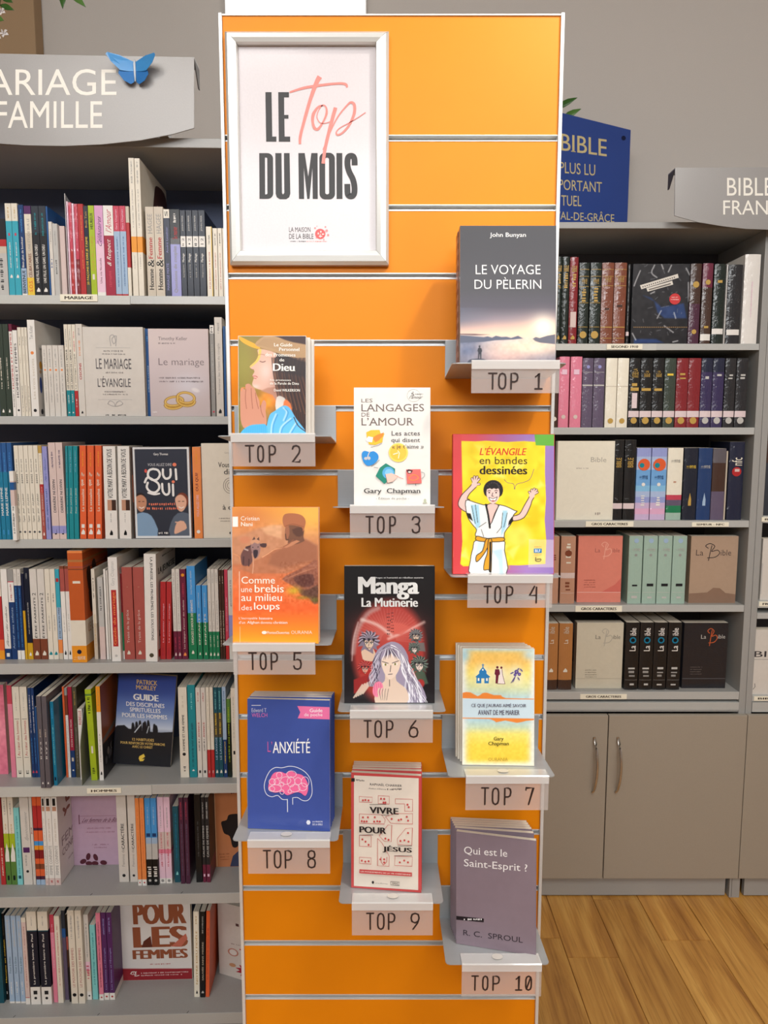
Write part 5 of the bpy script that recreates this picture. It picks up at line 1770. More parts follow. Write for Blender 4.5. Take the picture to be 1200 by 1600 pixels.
V1 = 0.003
lrow(0, (0, 230), 3.243, 735, [
    (-26, 35, 362, 'charc:.27,red:.36,beige:.45,lgrey:1', '~|.5|.95|charc|.3', 'dark paperback with red band'),
    (35, 66, 285, 'cream:.19,turq:1', '~|.04|.16|gold|.25;#|.32|.35|rose|.3;~|.42|.7|white|.2;^|.77|.81|white|.4', 'turquoise paperback with cream top'),
    (67, 98, 285, '', None, ''),
    (101, 128, 292, 'dblue:.70,pblue:.98,white:1', '~|.05|.3|sky|.3;Bien plus de bonheur|.35|.69|white|.5||b;BIENVENUE|.72|.98|charc|.6||b', 'dark blue paperback with pale foot'),
    (130, 165, 298, 'purple:.09,cream:.3,beige:.8,yellow:1', 'UNE ÉTUDE SUR LE|.14|.5|grey|.45;CÉLIBATAIRES|.53|.8|brown|.55||b;S.O.S.|.83|.96|orange|.55||b', 'cream and yellow paperback with purple top'),
    (167, 203, 298, 'slate:.3,charc:1', '~|.08|.33|teal|.32;UNE FILLE, UN GARS, UN DIEU|.43|.86|white|.45||b;^|.91|.96|white|.5', 'dark slate paperback UNE FILLE, UN GARS'),
    (204, 240, 298, '', None, ''),
    (240, 248, 300, 'blue', '', 'thin blue paperback with cover showing'),
    (249, 270, 378, 'offw', '~|.1|.3|grey|.3;~|.5|.62|blue|.5', 'short off-white paperback'),
    (271, 297, 388, 'lgrey:1', '~|.1|.3|grey|.3;~|.5|.7|charc|.3', 'short pale grey paperback'),
    (299, 334, 400, 'blush:1', '', 'worn blush-grey booklet with curled pages', dict(v=.012)),
    (345, 353, 275, 'lpink:1', '', 'pale pink booklet in clear sleeve', dict(kind='wrap')),
    (353, 371, 280, 'rose:.5,red:1', '', 'rose-red booklet in clear sleeve', dict(kind='wrap')),
    (372, 382, 285, 'lpink:1', '', 'second pale pink booklet in clear sleeve', dict(kind='wrap')),
    (382, 400, 288, 'rose:.6,dred:1', '', 'deep rose booklet in clear sleeve', dict(kind='wrap')),
    (401, 429, 288, 'red:1', '~|.12|.4|lorange|.2|.6;~|.5|.7|lorange|.2|.6', 'red paperback with orange lettering'),
    (430, 453, 298, 'slate:.2,navy:.4,dgreen:.85,olive:1', 'Bob Tait|.06|.24|gold|.45;20 FAÇONS DE DIRE JE T’AIME|.34|.88|yellow|.6||b', 'dark green paperback 20 FAÇONS'),
    (454, 484, 296, 'lime:1', 'HEUREUX|.08|.26|bgreen|.5||b;POUR UN COUPLE|.34|.72|sb|.5;#|.76|.82|cream|.4', 'lime green paperback'),
    (485, 528, 296, 'lilac:.42,lpink:.96,white:1', 'Célibataires|.1|.46|purple|.5||i;Une vie féconde|.58|.86|burg|.25', 'lilac-pink paperback'),
    (529, 579, 296, 'white:.33,crim:1', 'l’Amour|.03|.3|rose|.6||i;& Respect|.36|.68|white|.55||i;~|.72|.9|rose|.3', 'crimson paperback l’Amour & Respect'),
    (580, 610, 298, 'rose:.28,pblue:.98,red:1', 'Gary Chapman|.04|.26|lpink|.4;~|.34|.9|blue|.2', 'light blue paperback with crimson top'),
    (611, 642, 298, '', None, ''),
    (643, 660, 300, 'beige:.18,red:.68,cream:1', '', 'thin red and beige paperback'),
    (662, 690, 55, 'cream:.565,amber:.68,cream:1', '~|.02|.18|grey|.3;~|.22|.5|grey|.18;~|.7|.8|grey|.18', 'very tall cream book with yellow band', dict(v=.0, W=.21, front=tallfront)),
    (692, 719, 57, '', None, '', dict(v=.0, W=.21, front=tallfront)),
    (742, 784, 302, 'beige:1', 'HAGEE|.08|.3|grey|.55||s;Femme|.34|.58|red|.5||bs;&|.585|.67|black|.8;Homme|.69|.93|black|.55||bs', 'beige paperback Homme & Femme HAGEE', dict(v=.006)),
    (785, 831, 302, '', None, '', dict(v=.006)),
    (833, 863, 315, 'cream:.1,navy:1', 'André Lauthier|.2|.5|lav|.3;MARIAGE MIXTE|.62|.93|lav|.4;S|.02|.08|charc|.5', 'navy paperback with cream top'),
    (864, 914, 315, 'black:.33,dgrey:.4,lav:1', '~|.05|.15|white|.3;Se marier|.2|.34|red|.5||b;Questions de couples|.42|.96|grey|.45||b', 'paperback fading from black to lavender'),
    (916, 943, 320, 'bblue:1', 'JOHN PIPER|.06|.24|lgrey|.35||b;#|.30|.425|white|.98;2|.32|.36|charc|.4;~|.38|.41|charc|.5;Mariage|.5|.6|white|.5||b;~|.62|.78|grey|.3', 'near-black navy book with white square'),
    (946, 976, 320, '', None, ''),
    (978, 1007, 320, '', None, ''),
    (1009, 1041, 320, '', None, ''),
    (1047, 1076, 403, 'cream:1', '~|.08|.25|charc|.25;~|.35|.9|red|.2;#|.0|1|yellow|.12|.94', 'short cream booklet with yellow edge'),
    (1081, 1103, 411, 'cream:1', '~|.08|.25|charc|.25;~|.35|.9|red|.2', 'short cream booklet with red text'),
    (1105, 1127, 411, '', None, ''),
    (1129, 1160, 411, '', None, ''),
], 'top', V1)

# clear plastic sleeves standing above the pink booklets
ac, nt, b = newmat('clear_film')
b.inputs['Base Color'].default_value = (0.9, 0.9, 0.92, 1)
b.inputs['Roughness'].default_value = 0.1
b.inputs['Alpha'].default_value = 0.22
for (xa, wd_, lab) in ((338, .13, 'clear plastic sleeve standing left of the pink booklets'), ):
    u = lu(xa / 3.243, 400); zt_ = LEFT.hit(xa / 3.243, 230 + 236 / 3.243, .004)[1]
    r = empty('plastic_sleeve', LEFT.M @ Matrix.Translation((u, .004, LU[0] + .0004)), uniq(lab), 'sleeve')
    h_ = zt_ - LU[0]
    MB().prism([(0, 0), (wd_, 0), (wd_, h_ * .8), (0, h_)], 0, 0.0008, ac, 'x').build('sheet', r)
    MB().box(-0.0002, 0.001, -0.0006, 0, 0, h_, mat((210, 206, 206), .2)).build('folded_edge', r)

V2 = 0.003
def dotfront(root, W, H):
    P = Print(ydown=False)
    P.ell(W * .15, H * .54, .007, .009, (232, 170, 60)); P.ell(W * .13, H * .47, .005, .004, (200, 160, 120))
    P.ell(W * .12, H * .33, .006, .018, (50, 80, 160)); P.ticks(W * .1, H * .7, W * .3, H * .73, 'grey'); P.ell(W * .12, H * .05, .006, .006, (60, 60, 66))
    P.build('cover_print', root, lambda x, z, off: (x, -off, z))
lrow(1, (0, 470), 3.243, 572, [
    (-12, 22, 118, 'dgreen:1', '~|.36|.7|cream|.2;^|.92|.96|white|.3', 'dark green-grey paperback'),
    (23, 51, 118, '', None, ''),
    (54, 71, 118, 'burg:.08,white:1', 'HOMMES ET FEMMES|.1|.7|red|.5||b;~|.72|.9|charc|.3', 'white paperback with burgundy top and red title'),
    (72, 96, 150, 'white:1', 'HOMMES ET FEMMES|.15|.78|charc|.5||b;o|.9|.96|charc|.5', 'white paperback with black title'),
    (98, 116, 135, 'cream:1', '~|.1|.2|charc|.2;~|.3|.4|beige|.3;~|.65|.95|charc|.2', 'slim cream paperback with tiny black text'),
    (117, 132, 135, '', None, ''),
    (133, 146, 135, '', None, ''),
    (148, 186, 97, 'white:1', 'Tim Keller|.06|.2|grey|.45;o|.32|.36|lorange|.45;Les trois secrets|.4|.82|beige|.35;o|.92|.96|charc|.45', 'tall white paperback with small orange dot', dict(front=dotfront)),
    (219, 243, 226, 'offw:1', '~|.05|.3|grey|.25;o|.33|.36|lorange|.4;~|.4|.8|grey|.2', 'short off-white paperback with orange dot', dict(v=.012)),
    (244, 271, 226, '', None, '', dict(v=.012)),
    (272, 301, 226, '', None, '', dict(v=.012)),
    (302, 330, 226, '', None, '', dict(v=.012)),
    (332, 351, 120, 'cream:.715,teal:1', 'LES LANGAGES DE L’AMOUR|.27|.7|charc|.5||b;~|.05|.24|grey|.3;~|.76|.86|white|.3;o|.94|.98|white|.4', 'cream paperback with teal foot'),
    (352, 371, 120, '', None, ''),
    (372, 390, 120, 'cream:.72,red:1', '~|.06|.3|rose|.3;Le mariage rempli|.32|.7|charc|.4||b;~|.8|.9|white|.3', 'cream paperback with red foot'),
    (391, 424, 118, 'offw:1', '~|.04|.12|grey|.3;~|.18|.34|lorange|.3;OSONS|.42|.6|red|.35||b;^|.94|.97|charc|.3', 'white paperback with small red title'),
    (741, 762, 142, 'blue:1', '~|.08|.14|sky|.4;~|.42|.72|pblue|.3', 'blue paperback between the two facing marriage books', dict(v=.02)),
    (1067, 1088, 124, 'white:.09,grey:1', 'M|.02|.08|charc|.5;~|.2|.7|lgrey|.3;o|.93|.97|rose|.5', 'grey paperback with white top'),
    (1091, 1129, 84, 'offw:1', '~|.05|.16|grey|.3;Traverser les crises du couple|.26|.78|grey|.4;^|.92|.97|black|.4', 'tall off-white paperback at the right end'),
    (1134, 1145, 130, 'blue:1', '', 'thin blue paperback at the right end'),
    (1146, 1168, 130, 'pblue:.4,lgrey:.75,blush:1', 'Les couples|.45|.95|charc|.6||b', 'pale blue paperback at the right end'),
], 'second', V2)


def artL1(P, p):
    G = (130, 124, 122); D_ = (92, 88, 92)
    P.stroke([(575, 225), (572, 180), (590, 172), (600, 200), (590, 215), (582, 190), (604, 176), (600, 225)], 4, (170, 166, 164), sm=3)
    P.rect(500, 233, 672, 235, (190, 186, 182)); P.rect(500, 493, 672, 495, (190, 186, 182))
    P.ticks(538, 246, 636, 255, G); P.ticks(530, 262, 645, 269, G)
    P.text('LE MARIAGE', 497, 288, 674, 340, D_, 0.0, res=3)
    P.ticks(540, 354, 632, 362, G)
    P.text('L’ÉVANGILE', 502, 376, 668, 430, D_, 0.0, res=3)
    P.ticks(530, 450, 640, 458, G); P.ticks(526, 464, 652, 471, G)
    P.stroke([(548, 515), (560, 500), (580, 510), (586, 528), (592, 510), (610, 500), (624, 515), (600, 526), (572, 526), (548, 515)], 3, (170, 166, 164), sm=3)
    P.ticks(536, 568, 588, 576, (40, 40, 44)); P.ticks(598, 568, 640, 576, (40, 40, 44))


face_book(LEFT, [(437, 133), (737, 131), (739, 578), (437, 578)], (0, 470), 3.243, .016, 'offw:1', 'white paperback LE MARIAGE centré sur L’ÉVANGILE facing out', BC1, artL1, v=.006, zs=LU[1])


def artL2(P, p):
    p.grad([(140, (212, 196, 196)), (350, (206, 192, 194)), (580, (200, 186, 186))])
    p.glow(960, 420, 90, 60, (216, 214, 224), .7); p.glow(790, 200, 90, 60, (222, 208, 204), .5)
    for (cx, cy, rx, ry, r_) in ((884, 505, 50, 26, -.12), (945, 487, 48, 30, .12)):
        for k, c_ in enumerate(((150, 104, 30), (214, 172, 70), (250, 226, 150), (190, 140, 40))):
            pts = [(cx + (rx - k * 3) * math.cos(t * .2618) * math.cos(r_) - (ry - k * 2.4) * math.sin(t * .2618) * math.sin(r_), cy + (rx - k * 3) * math.cos(t * .2618) * math.sin(r_) + (ry - k * 2.4) * math.sin(t * .2618) * math.cos(r_)) for t in range(25)]
            p.line(pts, 5, c_, .95)
            p.line([(x, y + 14) for x, y in pts[:13]], 8, c_, .9)
    p.ell(995, 448, 20, 10, (236, 230, 230), .3, .8, 6)
    G = (120, 108, 112)
    P.text('Timothy Keller', 815, 182, 960, 204, G); P.ticks(815, 210, 900, 218, G)
    P.text('Le mariage', 813, 288, 1040, 334, G, -0.01, res=3)
    P.ticks(813, 382, 1015, 391, G); P.ticks(813, 400, 1035, 409, G); P.ticks(775, 555, 800, 563, (230, 226, 226))


face_book(LEFT, [(765, 142), (1065, 142), (1066, 580), (765, 580)], (0, 470), 3.243, .014, 'blush:1', 'pinkish-grey paperback Le mariage with two gold rings, facing out', BC1, artL2, v=.006, zs=LU[1], nx=110)

ORT = 'VÉRITÉ|.0|.0|white'
lrow(2, (0, 660), 3.243, 582, [
    (-30, -6, 103, 'blue:.3,tblue:1', '~|.1|.3|sky|.25;MARIE LEPINE|.46|.75|white|.5||b;#|.9|.95|sky|.2', 'glossy blue paperback', dict(coat=.8)),
    (-4, 18, 103, '', None, ''),
    (19, 43, 103, '', None, ''),
    (45, 70, 103, '', None, ''),
    (55, 76, 248, 'white:.14,blush:.16,blue:.27,blush:.5,white:1', '~|.5|.9|charc|.5', 'small white booklet standing in front', dict(v=-.012, yb=583, W=.011, free=1)),
    (81, 103, 118, 'cream:1', 'Suis-je|.14|.28|charc|.35;assez|.3|.4|charc|.35;Le plaisir|.5|.64|charc|.5||i;pour|.66|.72|charc|.4||i;Toujours|.74|.82|charc|.5||i;o|.9|.94|dgrey|.5', 'slim cream paperback with stacked black words'),
    (104, 128, 118, '', None, ''),
    (129, 152, 118, '', None, ''),
    (153, 177, 118, '', None, ''),
    (178, 202, 118, '', None, ''),
    (203, 221, 118, 'gold:.08,cream:.41,red:.5,salmon:1', '~|.1|.38|gold|.25;~|.44|.85|blush|.3;^|.92|.96|white|.4', 'slim cream paperback with brick-red lower half'),
    (223, 248, 122, 'lav:1', 'Marc Meunier|.1|.38|blue|.35||i;~|.45|.9|blue|.3', 'lavender paperback'),
    (254, 290, 103, 'blush:.86,lav:.94,blush:1', '~|.08|.26|mauve|.3;DERRIÈRE NI DIVIN|.38|.72|slate|.45||b;L|.9|.95|charc|.3', 'beige-pink paperback'),
    (291, 326, 103, '', None, ''),
    (322, 346, 120, 'teal:1', 'Greg Ogden|.05|.28|pblue|.25;Pour suivre Jésus|.45|.72|cream|.4', 'teal paperback leaning right', dict(lean=1.6)),
    (348, 371, 120, '', None, ''),
    (373, 396, 120, '', None, ''),
    (404, 436, 118, 'orange:1', '~|.06|.22|amber|.25;?|.28|.33|beige|.5;que|.36|.43|cream|.5||b;La sexualité|.46|.7|cream|.4||b;#|.84|.88|white|.5;^|.89|.95|white|.6', 'orange paperback leaning right', dict(lean=2.2)),
    (443, 476, 118, '', None, ''),
    (483, 515, 118, '', None, ''),
    (527, 590, 122, 'white:1', 'VOTRE MARY A BESOIN DE VOUS|.03|.56|charc|.42|.5|b;#|.575|.69|dbrown|.5|.7;#|.575|.69|tan|.35|.42;~|.72|.82|grey|.1;^|.9|.96|black|.25', 'white paperback VOTRE MARY A BESOIN DE VOUS', dict(lean=.8, W=.1)),
    (600, 660, 122, '', None, ''),
    (661, 684, 128, 'dbrown:.3,brown:.6,dbrown:1', '', 'dark brown spine beside the facing navy book', dict(v=.012)),
    (979, 1021, 125, 'lorange:1', '~|.04|.18|amber|.25;OUI QUI?|.28|.48|burg|.4||b;VOUS ALLEZ DIRE|.52|.76|lpink|.3;o|.9|.95|white|.45', 'orange-coral paperback OUI QUI spine out'),
], 'third', .003)


def artL3(P, p):
    p.grad([(125, (48, 52, 66)), (580, (44, 48, 60))])
    for cx, sk, sh_, hr in ((722, (196, 140, 110), (130, 160, 190), (40, 28, 26)), (925, (226, 176, 150), (90, 100, 116), (120, 56, 36))):
        s_ = 1 if cx < 800 else -1
        p.poly([(cx - 60, 575), (cx - 55, 500), (cx - 20, 455), (cx + 30, 455), (cx + 62, 490), (cx + 76, 575)], sh_, sm=2)
        p.ell(cx - 5 * s_, 392, 32, 40, hr)
        p.poly([(cx - 30, 380), (cx, 362), (cx + 26, 385), (cx + 22, 425), (cx, 448), (cx - 22, 430)], sk, sm=3)
        p.line([(cx - 12, 424), (cx, 430), (cx + 12, 424)], 4, (246, 240, 236))
        p.line([(cx - 14, 396), (cx - 6, 396)], 3, (40, 28, 26)); p.line([(cx + 6, 396), (cx + 14, 396)], 3, (40, 28, 26))
    p.poly([(885, 545), (900, 500), (935, 495), (950, 530), (925, 545), (890, 560)], (226, 176, 150), sm=2)
    p.line([(893, 500), (925, 505)], 6, (226, 176, 150))
    for a in ((687, 125, 697, 580), (962, 125, 974, 580), (687, 125, 974, 135), (687, 569, 974, 582)):
        p.poly([(a[0], a[1]), (a[2], a[1]), (a[2], a[3]), (a[0], a[3])], (226, 226, 226))
    W_ = (238, 236, 234); C_ = (238, 130, 100)
    P.text('Gary Thomas', 793, 155, 866, 170, W_, 0.02)
    P.text('VOUS ALLEZ DIRE', 762, 206, 882, 220, (200, 200, 204))
    P.stroke([(788, 234), (812, 240), (822, 262), (808, 285), (782, 288), (762, 268), (768, 242), (788, 234)], 11, W_, sm=3)
    P.stroke([(838, 236), (838, 265), (850, 282), (868, 278), (876, 262), (876, 236)], 11, W_, sm=3); P.stroke([(902, 236), (904, 286)], 11, W_)
    P.ell(897, 213, 10, 9, C_); P.ell(888, 298, 8, 7, C_); P.ell(752, 244, 7, 9, (220, 90, 80))
    P.stroke([(745, 300), (760, 276), (790, 290), (812, 306), (816, 330), (796, 350), (770, 346), (754, 325), (760, 302)], 11, W_, sm=3)
    P.stroke([(760, 352), (790, 360), (816, 356)], 9, W_, sm=3)
    P.stroke([(832, 308), (834, 345), (850, 362), (866, 350), (866, 308)], 11, W_, sm=3); P.stroke([(886, 312), (886, 366)], 11, W_)
    P.ticks(762, 402, 895, 416, C_); P.ticks(750, 424, 908, 437, C_); P.ticks(806, 548, 856, 558, W_)


face_book(LEFT, [(687, 125), (973, 126), (972, 580), (687, 580)], (0, 660), 3.243, .015, 'slate:1', 'navy paperback OUI QUI with two smiling people, facing out', BC1, artL3, v=.008, zs=LU[2], nx=120)


def artL4(P, p):
    K_ = (60, 54, 50)
    P.text('Gary', 1146, 150, 1170, 162, (170, 160, 150)); P.text('Vous n’allez', 1114, 202, 1250, 228, K_, .02); P.text('dire', 1142, 236, 1210, 264, K_, .02)
    for r_ in (14, 24, 34):
        P.stroke([(1172 + r_ * math.cos(t * .4), 320 + r_ * 1.15 * math.sin(t * .4)) for t in range(16)], 3, (150, 140, 130), closed=True)
    P.text('à cela', 1132, 416, 1220, 442, K_, .02); P.ticks(1112, 482, 1200, 489, (150, 140, 130)); P.ticks(1120, 496, 1200, 502, (150, 140, 130)); P.ell(1168, 560, 5, 6, K_)


face_book(LEFT, [(1030, 107), (1290, 110), (1292, 586), (1032, 586)], (0, 660), 3.243, .03, 'cream:1', 'thick cream book partly hidden by the display, facing out', BC1, artL4, v=.008, zs=LU[2])

OB = 'amber:.02,orange:.05'
def boxfront(root, W, H):
    P = Print(ydown=False)
    for k in range(9):
        a = (W * random.uniform(.1, .7), H * random.uniform(.5, .85))
        P.poly(smooth_path([a, (a[0] + .02, a[1] + .01), (a[0] + .03, a[1] - .03), (a[0] + .01, a[1] - .05)], 3, True), (60, 38, 30))
    P.text('LE CHANT', W * .1, H * .26, W * .6, H * .34, (190, 150, 110), 0.02)
    P.build('cover_print', root, lambda x, z, off: (x, -off, z))
def jeune(root, W, H):
    P = Print(ydown=False)
    P.text('LA JEUNESSE', W * .1, H * .78, W * .95, H * .86, (34, 32, 32), 0.03); P.ticks(W * .3, H * .94, W * .9, H * .955, (40, 40, 40))
    P.text('LES', W * .1, H * .22, W * .3, H * .28, (34, 32, 32), 0.03); P.rect(W * .05, H * .03, W * .4, H * .1, (190, 50, 44))
    P.build('cover_print', root, lambda x, z, off: (x, -off, z))
lrow(3, (0, 850), 3.243, 585, [
    (-30, 12, 128, 'cream:.3,red:.78,orange:.9,amber:1', '', 'cream and red paperback at the left end'),
    (14, 46, 128, 'white:.88,dblue:1', 'Élever des enfants|.38|.86|charc|.4||i;#|.93|.97|white|.5', 'white paperback with small blue foot'),
    (48, 77, 130, 'grey:.13,rose:.14,white:.36,dblue:1', '~|.16|.34|red|.3;Aimer mes enfants|.42|.88|pblue|.35', 'dark blue paperback with white block near top'),
    (78, 95, 128, 'offw:.18,dblue:.9,white:1', '~|.04|.16|grey|.2;~|.2|.86|sky|.25', 'slim dark blue paperback with white ends'),
    (96, 114, 128, '', None, ''),
    (117, 129, 150, 'navy:.43,mustard:1', '', 'thin navy and mustard paperback'),
    (130, 157, 120, 'bblue:.82,mustard:1', '~|.06|.12|grey|.3;~|.38|.72|lgrey|.2;^|.92|.96|white|.4', 'navy paperback with mustard foot'),
    (159, 195, 128, 'offw:.77,brown:1', '2|.26|.29|charc|.5;ÊTRE PARENTS|.31|.76|charc|.35||b;^|.9|.955|cream|.5', 'white paperback ÊTRE PARENTS with brown foot'),
    (197, 233, 128, '', None, ''),
    (235, 261, 128, 'cream:1', '~|.26|.36|charc|.25;~|.5|.68|grey|.25;^|.91|.95|teal|.6', 'cream paperback with teal mark'),
    (262, 287, 128, '', None, ''),
    (288, 309, 128, 'turq:.42,pblue:.78,lorange:.93,beige:1', 'ÊTRE UN BON PÈRE|.42|.76|navy|.45||b;#|.1|.14|red|.7', 'slim turquoise paperback with peach foot'),
    (311, 334, 112, 'brown:.03,salmon:.27,white:1', '~|.5|.7|grey|.2;^|.9|.95|charc|.4', 'white paperback with brown-red top'),
    (336, 356, 112, '', None, '', dict()),
    (353, 429, 35, 'lorange:.02,rust:.08,ochre:.1,rust:.14,salmon:.15,rust:.16,brown:.17,rust:.62,cream:.85,amber:1', '~|.27|.29|cream|.7;~|.31|.325|cream|.8;~|.55|.565|cream|.8;~|.58|.59|cream|.6;o|.885|.925|navy|.5;Excelsis|.945|.975|cream|.8||-', 'very large orange reference book with cream band', dict(yb=600, W=.16, front=boxfront)),
    (470, 488, 128, 'cream:.6,beige:1', '~|.1|.32|charc|.35;LE CŒUR DES ENFANTS|.5|.85|gold|.45', 'beige paperback with dark small title'),
    (500, 528, 170, 'lgrey:.6,blush:1', '~|.1|.4|charc|.35', 'short pale grey paperback'),
    (532, 543, 128, 'white:1', '', 'thin white booklet'),
    (545, 554, 135, 'offw:1', '', 'thinner off-white booklet'),
    (556, 603, 68, 'white:1', 'Gary Chapman|.04|.27|lgrey|.5;#|.31|.855|red|.56;Guide du mariage|.33|.84|lorange|.4||b;o|.93|.96|lgrey|.3', 'tall white paperback with red title block', dict(yb=595, W=.16)),
    (606, 616, 150, 'dred:.45,green:.9,white:1', '', 'thin red and green booklet'),
    (618, 676, 118, 'salmon:1', '#|.21|.215|tan|.15;Traité de la grâce|.46|.82|blush|.3|.45;^|.9|.945|cream|.3|.4', 'salmon-brown book with pale title'),
    (680, 734, 118, '', None, ''),
    (733, 794, 52, 'white:1', 'LA JEUNESSE, LES PROBLÈMES, LES SOLUTIONS|.03|.8|charc|.32|.62|bd;o|.92|.96|olive|.4', 'tall white paperback LA JEUNESSE, LES PROBLÈMES', dict(yb=597, W=.17, front=jeune, lean=1)),
    (812, 840, 192, 'red:1', '~|.04|.08|crim|.3;Le premier mariage|.28|.78|lpink|.3|.6;~|.85|.95|crim|.3', 'red paperback leaning right', dict(lean=2)),
    (843, 868, 192, '', None, ''),
    (876, 894, 128, 'offw:.685,burg:1', '~|.04|.66|grey|.25;~|.75|.88|rose|.3;^|.92|.96|blush|.5', 'off-white paperback with burgundy foot'),
    (895, 915, 128, '', None, ''),
    (917, 946, 128, 'burg:1', 'o|.04|.09|amber|.6;~|.14|.3|rose|.3;Les langages d’amour des enfants|.34|.88|blush|.35||b;^|.92|.96|lorange|.5', 'burgundy paperback LES LANGAGES D’AMOUR'),
    (951, 993, 112, 'sky:.5,green:1', '~|.05|.3|pblue|.25;LANGAGES D’AMOUR DES ENFANTS|.36|.84|cream|.28||b;^|.9|.94|cream|.3', 'tall blue paperback with green lower half'),
    (997, 1022, 210, 'sky:.5,green:1', '~|.1|.3|pblue|.25;ENFANTS|.38|.8|cream|.3||b;^|.9|.94|cream|.3', 'short blue paperback with green lower half'),
    (1026, 1053, 210, '', None, ''),
    (1055, 1072, 128, 'offw:.69,green:1', '~|.04|.15|grey|.3;~|.35|.66|grey|.25;~|.73|.86|cream|.3;^|.92|.96|cream|.5', 'off-white paperback with green foot'),
    (1073, 1090, 128, '', None, ''),
    (1091, 1109, 128, '', None, ''),
    (1112, 1124, 132, 'dbrown:1', '~|.06|.15|beige|.35;UNE BONNE NOUVELLE|.45|.85|beige|.45||b', 'dark brown paperback at the right end'),
    (1125, 1138, 132, '', None, ''),
    (1140, 1157, 130, 'rose:.8,red:1', '~|.3|.7|lpink|.25', 'rose-red paperback at the right end'),
    (1158, 1185, 135, 'offw:.5,lav:.75,offw:1', '~|.1|.4|grey|.4', 'off-white paperback at the right end'),
], 'fourth', None)

def poly_front(col, shape):
    def f(root, W, H):
        P = Print(ydown=False)
        if shape == 'circle':
            P.ell(W * .98, H * .48, W * .2, H * .17, (226, 110, 50), 24)
            P.ell(W * .8, H * .2, .004, .006, (190, 200, 210)); P.ell(W * .86, H * .17, .004, .005, (190, 200, 210))
        elif shape == 'desert':
            P.rect(0.001, H * .38, W - .001, H - .001, (150, 82, 44)); P.poly([(0.001, H * .38), (W - .001, H * .46), (W - .001, H * .52), (0.001, H * .43)], (120, 110, 104))
            P.rect(0.001, .001, W - .001, H * .38, (40, 38, 42))
            for k in range(12):
                P.ell(W * random.uniform(.05, .9), H * random.uniform(.06, .3), .008, .01, random.choice([(90, 88, 92), (24, 22, 26), (130, 124, 120)]), 8)
        elif shape == 'leaf':
            P.rect(.001, .001, W - .001, H - .001, (236, 230, 224))
            for k in range(10):
                cx, cy = W * random.uniform(.1, .95), H * random.uniform(.62, .97)
                P.ell(cx, cy, .005, .012, (150, 90, 60), 8, random.uniform(0, 3))
            P.text('FEMME', W * .1, H * .4, W * .9, H * .5, (150, 130, 130)); P.text('CONFIANCE', W * .1, H * .28, W * .95, H * .36, (150, 130, 130)); P.ticks(W * .3, H * .16, W * .9, H * .18, (170, 150, 150))
        P.build('cover_print', root, lambda x, z, off: (x, -off, z))
    return f
